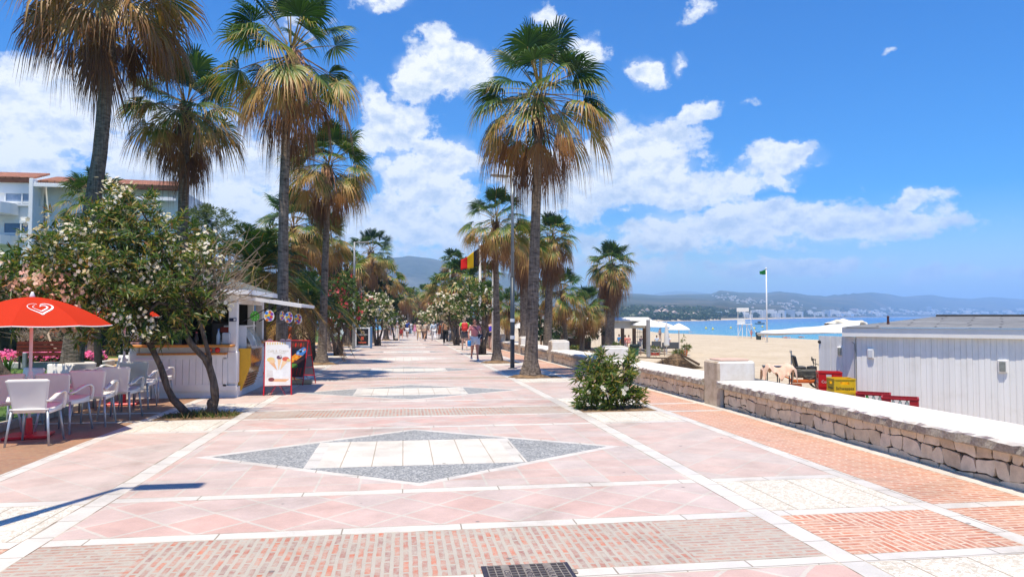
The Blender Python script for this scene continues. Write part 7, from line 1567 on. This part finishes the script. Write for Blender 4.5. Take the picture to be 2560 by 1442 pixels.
# ------------------------------------------------------------------ beach bar
def bar_chair(label, p, rz, m, group='chairs of the beach bar'):
    t = thing('bar_chair', label, 'chair', p, rz, group); b = MB(); b.box((0, 0, .45), (.46, .46, .04), bev=.01); b.build('seat', [m], t); b = MB()
    for z in (.6, .72, .84): b.box((0, .22, z), (.44, .03, .06))
    for s in (-1, 1): b.box((s*.21, .22, .66), (.035, .035, .44)); b.box((s*.22, 0, .66), (.035, .44, .03))
    b.build('backrest', [m], t)
    for sx in (-1, 1):
        for sy in (-1, 1): b = MB(); b.box((sx*.2, sy*.2, .215), (.035, .035, .43)); b.build('leg', [m], t)
def beach_bar():
    Yb = 62; z0 = S(1600, 884).z; can = clothmat('bar_canvas', (.82, .81, .78), .15); brn = pm('brown_post_wood', (.22, .13, .08), (.14, .08, .05), 6, .7); wmat = WHITE
    a = at(1398, 796, Yb); c = at(1615, 796, Yb); zt = c.z; w = c.x-a.x
    t = thing('beach_bar', 'white flat roofed beach bar with brown posts behind the palms on the sand', 'building', ((a.x+c.x)/2, Yb+3, z0)); H = zt-z0
    b = MB(); b.box((0, 0, H-.10), (w, 7, .26)); b.build('roof', [wmat], t); b = MB(); b.box((0, -3.2, H-.55), (w-.3, .06, .62)); b.build('valance', [can], t); b = MB(); b.box((0, -3.72, H-.06), (w+.1, .50, .05), rx=.62); b.box((w/2+.2, -.1, H-.06), (.5, 7.2, .05), ry=.62); b.build('fascia', [wmat], t)  # fascia strips added and tilted upward so the roof edge catches more sun
    for x in (-w/2+.3, -w/4, 0, w/4-.2, w/2-1.1, w/2-.15): b = MB(); b.box((x, -3.0, (H-.2)/2), (.26, .26, H-.2)); b.build('post', [brn], t)
    b = MB(); b.box((-w*.28, 3.0, H/2-.1), (w*.42, .12, H-.3)); b.build('back_wall', [wmat], t); b = MB(); b.box((-w*.22, .6, .55), (w*.38, .6, 1.1), bev=.03); b.build('bar_counter', [brn], t)
    # white lattice screen at the open side
    b = MB()
    for i in range(6): b.box((w/2-.98+.16*i, -2.6, 1.2), (.03, .03, 1.9))
    for z in (.9, 1.3, 1.7, 2.1): b.box((w/2-.58, -2.6, z), (.85, .03, .04))
    b.build('screen', [wmat], t)
    b = MB(); b.box((0, -.6, .03), (w+3.0, 9.0, .10)); b.build('deck', [pm('deck_boards', (.40, .30, .20), (.28, .2, .13), 4, .8)], t)
    def umb(label, x, yap, yrim, Y, r, sides=8, fold=False):
        p = at(x, yap, Y); zr = at(x, yrim, Y).z; z = sandz(p.x, Y); t = thing('sun_umbrella', label, 'umbrella', (p.x, Y, z), .2, 'white umbrellas of the beach bar'); b = MB(); b.tube([(0, 0, 0), (0, 0, p.z-z)], .035, 8); b.build('pole', [C('umb_pole', (.6, .58, .55), .5)], t)
        b = MB()
        if fold: b.lathe([(.02, p.z-z+.05), (.10, p.z-z-.3), (.20, p.z-z-1.2), (.24, p.z-z-1.9), (.10, p.z-z-2.0)], (0, 0, 0), 10)
        else: b.sheet(lambda u, v: (r*max(.02, v)*math.cos(2*math.pi*u), r*max(.02, v)*math.sin(2*math.pi*u), (p.z-z)-(p.z-zr)*v**1.15-(.08 if v > .97 else 0)), sides, 6, .02)
        b.build('canopy', [can], t)
    umb('white umbrella left of the others with its peak behind the grey post', 1620, 798, 811, 61, 1.55); umb('white umbrella in the middle, right of the grey post', 1652, 804, 815, 64, 1.30); umb('white umbrella at the right end of the beach bar against the sea', 1697, 808, 822, 60, .98); umb('folded white umbrella beside the right end umbrella', 1666, 806, 830, 59, .3, fold=True)
    umb('small white umbrella between the dark lamp post and the big sea side trunk', 1302, 806, 817, 52, .95)
    dk = C('sofa_grey', (.08, .085, .095), .7); wch = C('chair_white', (.72, .72, .70), .5)
    def sofa(label, x, y, L_): p = S(x, y); t = thing('terrace_sofa', label, 'sofa', p, 0, 'grey sofas of the beach bar'); b = MB(); b.box((0, 0, .3), (L_, .7, .2), bev=.04); b.build('seat', [dk], t); b = MB(); b.box((0, -.32, .55), (L_, .14, .55), bev=.04); b.build('backrest', [dk], t); b = MB(); [b.box((sx*(L_/2-.1), sy*.25, .1), (.06, .06, .22)) for sx in (-1, 1) for sy in (-1, 1)]; b.build('leg', [wch], t)
    sofa('long grey sofa in front of the right white umbrella', 1678, 876, 1.35); sofa('grey sofa just right of the grey post', 1638, 872, 1.0); sofa('shorter grey sofa left of the long one', 1660, 877, .6)
    for i, (x, y, rz, lb) in enumerate(((1583, 878, 2.9, 'white slatted terrace chair facing the bar near the green bin'), (1596, 877, 3.3, 'white terrace chair holding a white towel'), (1560, 874, 2.6, 'white terrace chair beside the orange pots'), (1402, 866, .4, 'white slatted chair by the beach palms'), (1612, 872, 1.5, 'terrace chair next to the grey post'))): bar_chair(lb, S(x, y), rz, wch)
    # diners
    D_ = [('diner in coral top at the left of the terrace', 1563, 868, 2.6, dict(skin=3, top='tshirt', topc=(.70, .22, .17), bottom='dress', botc=(.70, .24, .2), hair=(.06, .03, .02))), ('diner in a salmon dress at the bar terrace', 1572, 866, 3.4, dict(skin=3, top='tshirt', topc=(.74, .34, .28), bottom='skirt', botc=(.7, .3, .26), hair=(.1, .05, .03))),
          ('diner in a bright blue top at the far left of the terrace', 1548, 866, 2.0, dict(skin=0, top='tshirt', topc=(.05, .28, .60), bottom='shorts', botc=(.6, .6, .6))), ('diner in dark clothes in front of the lattice screen', 1603, 868, 3.3, dict(skin=0, top='tshirt', topc=(.05, .04, .08), bottom='trousers', botc=(.04, .04, .05))),
          ('dark haired diner with a pale blue shirt beside the grey post', 1642, 866, 2.9, dict(skin=0, top='tshirt', topc=(.60, .70, .80), bottom='shorts', botc=(.3, .32, .36), hair=(.015, .012, .01))), ('diner in a pale shirt on the long grey sofa', 1672, 866, 2.2, dict(skin=3, top='tshirt', topc=(.62, .72, .80), bottom='shorts', botc=(.5, .5, .5), hair=(.14, .05, .03))), ('child sized diner beside the pale shirt on the sofa', 1664, 868, 1.6, dict(skin=3, top='tshirt', topc=(.35, .18, .20), bottom='shorts', botc=(.4, .4, .4)))]
    for i, (l, x, y, a, k) in enumerate(D_): person(l, S(x, y), a, 1.7 if i < 6 else 1.35, pose='sit', **k)
    # potted plants and the rope fence
    pot = C('terracotta_pot', (.62, .20, .08), .7); red = C('red_planter', (.45, .06, .03), .7)
    def planter(label, x, y, wd, hh, m, ph, tall=False, seed=1):
        p = S(x, y); t = thing('planter', label, 'planter', p, 0, 'planters of the beach bar'); b = MB()
        if wd > .7: b.box((0, 0, hh/2), (wd, .35, hh), bev=.03)
        else: b.lathe([(wd*.36, 0), (wd*.5, hh*.9), (wd*.55, hh), (wd*.42, hh)], (0, 0, 0), 14)
        b.build('pot', [m], t, wd <= .7); rg = np.random.default_rng(seed); bl = [((rg.uniform(-.4, .4)*wd, 0, hh+ph*.4), (wd*.4+.12, .2, ph*.5)) for _ in range(3)]+([((0, 0, hh+ph*1.4), (.12, .12, ph*.5)), ((0, 0, hh+ph*2.1), (.08, .08, ph*.4))] if tall else [])
        P, D = blob_tips(rg, bl, 14, .5); v, f, tt = leaves(rg, P, D, 7, .30, .05, .1, .3, .95, .05); mobj('plant', mesh_of('planter_leaves', v, f, [OLE], tint=tt), t)
    planter('low red trough with a spiky plant left of the green bin', 1568, 890, 1.1, .22, red, .5, seed=1); planter('orange pot at the left end of the terrace', 1543, 888, .6, .5, pot, .6, seed=2); planter('red trough right of the grey post', 1635, 888, .85, .22, red, .55, seed=3); planter('big orange pot with a tall slim plant at the right end of the terrace', 1709, 892, .69, .55, pot, .5, True, 4); planter('leafy low planter left of the tall slim plant', 1692, 892, .85, .14, C('dark_planter', (.06, .05, .03), .8), .5, seed=5); planter('trough with a yellowish plant by the beach palms', 1440, 884, 1.0, .2, red, .6, seed=6); planter('red trough among the beach palms', 1508, 886, .9, .2, red, .6, seed=7)
    t = thing('rope_fence', 'white rope fence on wooden stakes round the bar terrace', 'fence', S(1640, 886)); O = t.location.copy(); q = [S(x, y)-O for x, y in ((1578, 888), (1602, 888), (1626, 889), (1649, 889), (1661, 890), (1692, 892), (1714, 893))]
    for v in q: b = MB(); b.tube([v, v+Vector((0, 0, .62 if v is not q[-1] else .85))], .035, 6); b.build('stake', [C('stake_wood', (.34, .22, .16), .8)], t)
    b = MB()
    for a_, c_ in zip(q[:-1], q[1:]):
        for z in (.35, .55): b.tube([a_+Vector((0, 0, z)), a_.lerp(c_, .5)+Vector((0, 0, z-.09)), c_+Vector((0, 0, z))], .014, 5)
    b.build('rope', [C('rope_white', (.66, .64, .60), .8)], t)
    # bin, square post and wire chair on the sand
    p = S(1587, 889); t = thing('litter_bin', 'green litter bin with a dark rim on the sand', 'bin', p); b = MB(); b.lathe([(.28, 0), (.33, .70)], (0, 0, 0), 18); b.build('body', [C('bin_green', (.03, .20, .11), .5)], t, True); b = MB(); b.lathe([(.34, .64), (.40, .68), (.40, .86), (.36, .90), (.30, .84)], (0, 0, 0), 18); b.build('rim', [C('bin_dark', (.015, .03, .028), .5)], t, True)
    p = S(1621, 895); h = at(1621, 799, p.y).z-p.z; t = thing('square_post', 'tall square grey post standing on the sand in front of the beach bar', 'post', p, .35); b = MB(); b.box((0, 0, h/2), (.22, .22, h), bev=.01); b.build('post', [pm('grey_timber', (.36, .36, .35), (.27, .27, .27), 5, .8)], t)
    p = S(1632, 893); t = thing('wire_chair', 'thin wire chair leaning by the foot of the square grey post', 'chair', p, .2); b = MB(); r = .010; b.tube([(-.2, .2, 0), (-.2, .1, .5), (-.17, .2, .75), (0, .22, .84), (.17, .2, .75), (.2, .1, .5), (.2, .2, 0)], r, 5); b.tube([(-.2, -.22, 0), (-.2, 0, .5), (.2, 0, .5), (.2, -.22, 0)], r, 5); b.tube([(-.3, .0, .5), (.3, .0, .5)], r*1.4, 5); b.tube([(.2, -.22, 0), (-.1, .1, .5)], r, 5); b.build('frame', [C('wire_dark', (.12, .11, .10), .5)], t)
    # pergola and dark terrace between the trunks
    p = at(1330, 800, 70); z = sandz(p.x, 70); t = thing('pergola', 'brown timber pergola with slatted blinds behind the lamp post', 'pergola', (p.x, 70, z)); b = MB()
    for x in (-2.6, -.9, .9, 2.6): b.box((x, 0, 1.6), (.16, .16, 3.2))
    b.box((0, 0, 3.2), (6.2, .2, .18)); b.box((0, 2.5, 3.2), (6.2, .2, .18)); b.build('frame', [brn], t); b = MB()
    for i in range(9): b.box((.9, -.05, 2.2+.11*i), (1.6, .02, .06))
    b.build('blind', [C('blind_pale', (.56, .52, .44), .7)], t); b = MB()
    for i in range(14): b.box((-3+.46*i, 1.25, 3.33), (.08, 2.9, .10))
    b.build('roof_slats', [brn], t)
beach_bar()
def sea_side():
    # lifeguard tower
    a = xaz(1861); r = 158; p = Vector((r*math.sin(a), r*math.cos(a), 0)); p.z = sandz(p.x, p.y); u = r/F*1.05; t = thing('lifeguard_tower', 'white wooden lifeguard tower with a roof and ladder at the water edge', 'tower', p, -a); hF = 2.75; b = MB(); w = 2.55
    for x in (-w/2, -w/6, w/6, w/2):
        for y in (-w/2, w/2): b.box((x, y, hF/2), (.13, .13, hF))
    for y in (-w/2, w/2): b.tube([(-w/2, y, .3), (-w/6, y, hF)], .05, 5); b.tube([(w/2, y, .3), (w/6, y, hF)], .05, 5)
    b.build('legs', [WHITE], t); b = MB(); b.box((0, 0, hF), (w+.5, w+.5, .14)); b.build('platform', [WHITE], t)
    b = MB(); b.box((-w/4, 0, hF+.6), (w*.6, w*.9, 1.1), bev=.02); b.build('cabin', [pm('pale_cabin', (.70, .72, .72), (.62, .65, .66), 3, .5)], t); b = MB()
    for x in (-w/2, .1, w/2):
        for y in (-w/2, w/2): b.box((x, y, hF+1.45), (.08, .08, 2.8))
    for z in (.5, 1.0): b.box((w/4, -w/2, hF+z), (w/2, .05, .06)); b.box((w/2, 0, hF+z), (.05, w, .06))
    b.build('railing', [WHITE], t); b = MB(); b.box((-w*.12, 0, hF+2.95), (w*.95, w*.9, .75), bev=.03); b.build('roof', [WHITE], t); b = MB()
    for y in (-.4, .4): b.tube([(w/2, y, hF), (w/2+1.5, y, 0)], .06, 5)
    for i in range(9): q = i/9; b.tube([(w/2+1.5*q, -.4, hF*(1-q)), (w/2+1.5*q, .4, hF*(1-q))], .04, 4)
    b.build('ladder', [WHITE], t)
    a = xaz(1917); r = 118; p = Vector((r*math.sin(a), r*math.cos(a), 0)); p.z = sandz(p.x, p.y); k = r*math.cos(a-YAW)/F; zt = EYE+(HZ-671)*k
    flag('tall white pole flying a small green flag on the beach', p, zt-p.z, [('green', (.01, .20, .03))], 18*k, 13*k, math.pi-.1, .11, .08, polem=C('pole_white', (.78, .78, .78), .4), drop=.30)
    # motor boat
    a = xaz(1899); r = 440; p = Vector((r*math.sin(a), r*math.cos(a), -3)); t = thing('motor_boat', 'white motor boat with a dark cabin lying off the beach', 'boat', p, -a+.25); V, Fc = [], []
    prof = [(-2.9, .9, .75), (-1.5, 1.1, .75), (.5, 1.1, .85), (2.0, .75, 1.05), (3.2, .05, 1.25)]
    for x, w, h in prof: V += [(x, -w*.55, -.25), (x, -w, h), (x, w, h), (x, w*.55, -.25)]
    for i in range(4):
        for j in range(4): Fc.append((i*4+j, i*4+(j+1) % 4, i*4+4+(j+1) % 4, i*4+4+j))
    Fc += [(0, 1, 2, 3), (16, 17, 18, 19)]; b = MB(); b.add(V, Fc); b.build('hull', [C('boat_white', (.76, .76, .76), .3)], t); b = MB(); b.box((-.2, 0, 1.25), (1.9, 1.3, .9), bev=.3); b.build('cabin', [C('boat_dark', (.02, .03, .05), .2)], t); b = MB(); b.box((0, 0, .35), (5.4, 2.18, .16)); b.tube([(-1.2, 0, 1.6), (-1.3, 0, 2.4)], .05, 5); b.build('trim', [C('boat_dark', (.02, .03, .05), .2)], t)
    for i, (x, y) in enumerate(((1765, 822), (1782, 824), (1827, 821), (1886, 822), (1906, 818))):
        p = atz(x, y, -3); b = MB(); b.sphere((0, 0, .2), .42, 10); b.lathe([(.08, .5), (.03, 1.0)], (0, 0, 0), 8); tag(b.build('buoy', [C('buoy_yellow', (.75, .60, .08), .4)], None, True, p), 'small yellow buoy floating in the bathing zone', 'buoy', 'yellow buoys off the beach')
    # people by the water
    for l, x, r, an, k in (('bather in pink standing right of the lifeguard tower', 1878, 150, 2.0, dict(skin=3, bottom='swim', botc=(.6, .15, .2))), ('bather standing by the dark bin left of the green flag pole', 1908, 140, 3.0, dict(skin=3, top='tank', topc=(.5, .12, .2), bottom='swim', botc=(.4, .1, .2))), ('bather walking near the right white umbrella', 1649, 120, 2.6, dict(skin=0, bottom='swim', botc=(.1, .1, .15)))):
        a = xaz(x); X, Y = r*math.sin(a), r*math.cos(a); person(l, (X, Y, sandz(X, Y)), an, 1.72, stride=.15, **k)
    a = xaz(1896); X, Y = 138*math.sin(a), 138*math.cos(a); t = thing('litter_bin', 'dark bin standing by the water left of the green flag pole', 'bin', (X, Y, sandz(X, Y))); b = MB(); b.lathe([(.42, 0), (.5, .95)], (0, 0, 0), 14); b.build('body', [C('bin_dark', (.015, .03, .028), .5)], t); b = MB(); b.lathe([(.55, .95), (.55, 1.25), (.4, 1.35)], (0, 0, 0), 14); b.build('lid', [C('bin_black', (.02, .02, .02), .5)], t)
    for i, (x, y, l) in enumerate(((1735, 832, 'sunbather lying on the sand just right of the white umbrellas'), (1975, 846, 'sunbather lying under the front edge of the white awning'), (2010, 845, 'sunbather lying farther right under the white awning'))):
        p = S(x, y); t, V, n, s = person(l, (p.x, p.y, p.z+.22), 1.3+i*.3, 1.7, 3, bottom='swim', botc=(.5, .1, .12) if i else (.1, .2, .5), pose='lie', stride=.02, arm=.05)
        b = MB(); b.sheet(lambda u, v: ((u-.5)*1.9, (v-.5)*.8, .02+.012*math.sin(u*9)), 12, 4, .012); tag(b.build('beach_towel', [C('towel_%d' % 0 if False else 'towel_' + 'abc'[i], [(.7, .68, .66), (.62, .30, .26), (.7, .2, .16)][i], .9)], None, True, (p.x, p.y, p.z)), 'towel under the ' + l.split(' lying')[0] + ' ' + ['near the umbrellas', 'at the awning front edge', 'farther right under the awning'][i], 'towel')
sea_side()

# ------------------------------------------------------------------ town and woods on the far shore
def far_shore():
    from mathutils.bvhtree import BVHTree
    hm = bpy.data.objects['hills'].data; T = BVHTree.FromPolygons([v.co.copy() for v in hm.vertices], [list(p.vertices) for p in hm.polygons])
    eye = Vector((0, 0, EYE))
    def hit(x, y):
        d = pray(x, y).normalized(); q = T.ray_cast(eye, d, 20000)[0]; return q
    wl = pm('far_white_wall', (.78, .76, .72), (.68, .66, .62), .02, .9); pk = pm('far_pink_wall', (.66, .48, .38), (.58, .42, .34), .02, .9); bl = pm('far_blue_glass_wall', (.26, .32, .40), (.36, .42, .48), .05, .5); wd = pm('far_window_band', (.34, .36, .40), (.42, .44, .46), .05, .4); tr = pm('far_tile_roof', (.62, .48, .40), (.54, .40, .33), .05, .9)
    def proto(name, wall, floors, kind, label):
        t = thing(name, label, 'building', (0, 0, 0), 0, 'buildings along the far shore'); b = MB()
        if kind == 'step': b.box((0, 0, .3), (1, 1, .6)); b.box((-.12, 0, .72), (.72, 1, .26)); b.box((-.2, 0, .92), (.4, 1, .16))
        elif kind == 'villa': b.box((0, 0, .35), (1, 1, .7)); b.box((.3, -.3, .25), (.5, .8, .5))
        else: b.box((0, 0, .5), (1, 1, 1))
        b.build('wall', [wall], t); b = MB(); n = floors
        for i in range(n):
            z = (i+.45)/n*(.58 if kind == 'step' else .66 if kind == 'villa' else .96)
            for k in range(max(3, int(5))): b.box((-.4+.2*k, -.502, z), (.13, .012, .40/n*(.6 if kind != 'block' else 1)))
        b.build('windows', [wd], t); b = MB()
        if kind == 'villa': b.prism([(-.56, .7), (.56, .7), (0, 1.0)], 1.08, Matrix(((1, 0, 0, 0), (0, 0, -1, .54), (0, 1, 0, 0), (0, 0, 0, 1)))); b.build('roof', [tr], t)
        else: b.box((0, 0, 1.02 if kind != 'step' else 1.01), (.4, .6, .05)); b.build('roof', [wall], t)
        return t
    PR = {'hotel': proto('far_hotel', wl, 6, 'block', 'white hotel block on the far shore'), 'step': proto('far_apartments', wl, 5, 'step', 'white stepped apartment block on the far shore'), 'villa': proto('far_villa', wl, 2, 'villa', 'small white villa with tiled roof on the far shore'), 'pink': proto('far_apartments', pk, 4, 'block', 'pinkish apartment block on the far shore'), 'glass': proto('far_hotel', bl, 8, 'block', 'bluish hotel block on the far shore')}
    LB = {'hotel': 'white hotel block on the far shore of the bay', 'step': 'white stepped apartment block on the far shore of the bay', 'villa': 'small white villa with a tiled roof on the far side of the bay', 'pink': 'pinkish apartment block on the far side of the bay', 'glass': 'bluish hotel block on the far shore of the bay'}
    used = set(); rg = np.random.default_rng(33); cnt = [0]
    def put(kind, x0, x1, yt, yb):
        q = hit((x0+x1)/2, yb) or hit((x0+x1)/2, yb-1)
        if q is None or cnt[0] > 290: return
        d = math.hypot(q.x, q.y)*math.cos(math.atan2(q.x, q.y)-YAW); w = (x1-x0)*d/F; h = (yb-yt)*d/F; o = PR[kind]; rz = -math.atan2(q.x, q.y)+rg.uniform(-.4, .4); sc = (w, min(w, 26), h+2)
        if kind not in used: used.add(kind); o.location = q-Vector((0, 0, 2)); o.rotation_euler = (0, 0, rz); o.scale = sc; o['label'] = LB[kind]
        else: copy_tree(o, None, LB[kind], q-Vector((0, 0, 2)), rz, sc)
        cnt[0] += 1
    for k, a, b, yt, yb in (('hotel', 1880, 1913, 775, 791), ('step', 1846, 1880, 778, 792), ('step', 1913, 1946, 774, 791), ('hotel', 1947, 1963, 776, 791), ('glass', 1964, 1986, 775, 791), ('hotel', 1990, 2007, 779, 791), ('step', 2018, 2036, 776, 790), ('hotel', 2037, 2060, 780, 790), ('glass', 2063, 2074, 776, 790), ('hotel', 2074, 2079, 775, 790), ('step', 2080, 2106, 778, 789.5), ('step', 2106, 2131, 780, 789.5), ('pink', 2127, 2142, 771, 777), ('step', 2176, 2205, 780, 789), ('glass', 2319, 2327, 766, 780), ('pink', 1650, 1690, 765, 774), ('pink', 1735, 1770, 776, 783), ('hotel', 1770, 1800, 779, 788), ('step', 1800, 1830, 776, 785), ('pink', 1815, 1838, 771, 776)): put(k, a, b, yt, yb)
    for x, y in [(1628, 796), (1640, 790), (1652, 795), (1664, 788), (1675, 796), (1686, 792), (1697, 797), (1590, 792), (1606, 788), (1716, 790), (1722, 796), (1575, 796), (1618, 785), (1655, 783), (1600, 796), (1633, 797), (1646, 789), (1658, 797), (1670, 793), (1680, 789), (1692, 797), (1705, 793), (1710, 797), (1735, 796), (1745, 793)]: w = rg.uniform(10, 17); put('villa', x-w/2, x+w/2, y-rg.uniform(11, 17), y+1)
    for i in range(60):
        u = rg.uniform(); x = 1792+u*130+rg.normal(0, 8); y = 741+u*17+rg.normal(0, 3.5); w = rg.uniform(3, 7); put('villa' if rg.uniform() < .8 else 'step', x-w/2, x+w/2, y-rg.uniform(2, 3.5), y)
    for i in range(30): x = rg.uniform(1925, 2010); y = 762+rg.normal(0, 5); w = rg.uniform(3, 7); put('villa', x-w/2, x+w/2, y-rg.uniform(2, 3.5), y)
    for i in range(150): x = rg.uniform(1840, 2560); y = 787-abs(rg.normal(0, 7)); w = rg.uniform(5, 15); put(['villa', 'step', 'hotel', 'step'][int(rg.integers(0, 4))], x-w/2, x+w/2, y-rg.uniform(2.5, 6), y)
    V, Fc, TT = [], [], []
    pts = [(rg.uniform(1555, 1800), rg.uniform(772, 803)) for _ in range(620)]+[(rg.uniform(1760, 2080), rg.uniform(778, 793)) for _ in range(330)]+[(rg.uniform(2080, 2700), rg.uniform(772, 790)) for _ in range(170)]
    for x, y in pts:
        q = hit(x, y)
        if q is None: continue
        d = math.hypot(q.x, q.y); r = rg.uniform(2.0, 4.4)*max(1, d/2200); n = 46; u = rg.normal(size=(n, 3)); u /= np.linalg.norm(u, axis=1)[:, None]; c = np.array(q)+[0, 0, r*.75]+u*np.array([r, r, r*.85])*rg.uniform(.6, 1, (n, 1)); a = np.cross(u, rg.normal(size=(n, 3))); a /= np.linalg.norm(a, axis=1)[:, None]; b = np.cross(u, a); k = r*.38
        V.append(np.stack([c-a*k-b*k*.5, c+a*k-b*k*.5, c+b*k], 1).reshape(-1, 3)); TT.append(np.repeat(rg.uniform(.1, .9, n), 3))
    V = np.concatenate(V); tag(mobj('woodland', mesh_of('far_woodland', V, np.arange(len(V)).reshape(-1, 3), [DARKLEAF], tint=np.concatenate(TT))), 'dark green belt of trees along the far shore', 'woodland', kind='stuff')
    # pale strip of beach along the far shore
    xs = np.linspace(1250, 3300, 160); V = []
    for x in xs:
        a = xaz(x); r = coast(x); V += [(r*.985*math.sin(a), r*.985*math.cos(a), -3.03), (r*1.02*math.sin(a), r*1.02*math.cos(a), -1.2)]
    o = mobj('far_beach', mesh_of('far_beach', V, [(2*i, 2*i+2, 2*i+3, 2*i+1) for i in range(len(xs)-1)], [pm('far_sand', (.52, .42, .28), (.46, .36, .25), .01, 1)])); o['kind'] = 'structure'
far_shore()
# ------------------------------------------------------------------ the air
def air():
    m = bpy.data.materials.new('hazy_air'); m.use_nodes = True; nt = m.node_tree; nt.nodes.clear(); o = nt.nodes.new('ShaderNodeOutputMaterial'); v = nt.nodes.new('ShaderNodeVolumePrincipled')
    v.inputs['Color'].default_value = (.46, .72, 1, 1); v.inputs['Density'].default_value = 2.6e-4; v.inputs['Anisotropy'].default_value = .0; nt.links.new(v.outputs[0], o.inputs['Volume'])
    b = MB(); b.box((6500, 6000, 208), (33000, 14400, 428)); h = b.build('haze', [m]); tag(h, 'thin blue haze over the bay and mountains', 'haze', kind='stuff')
air()
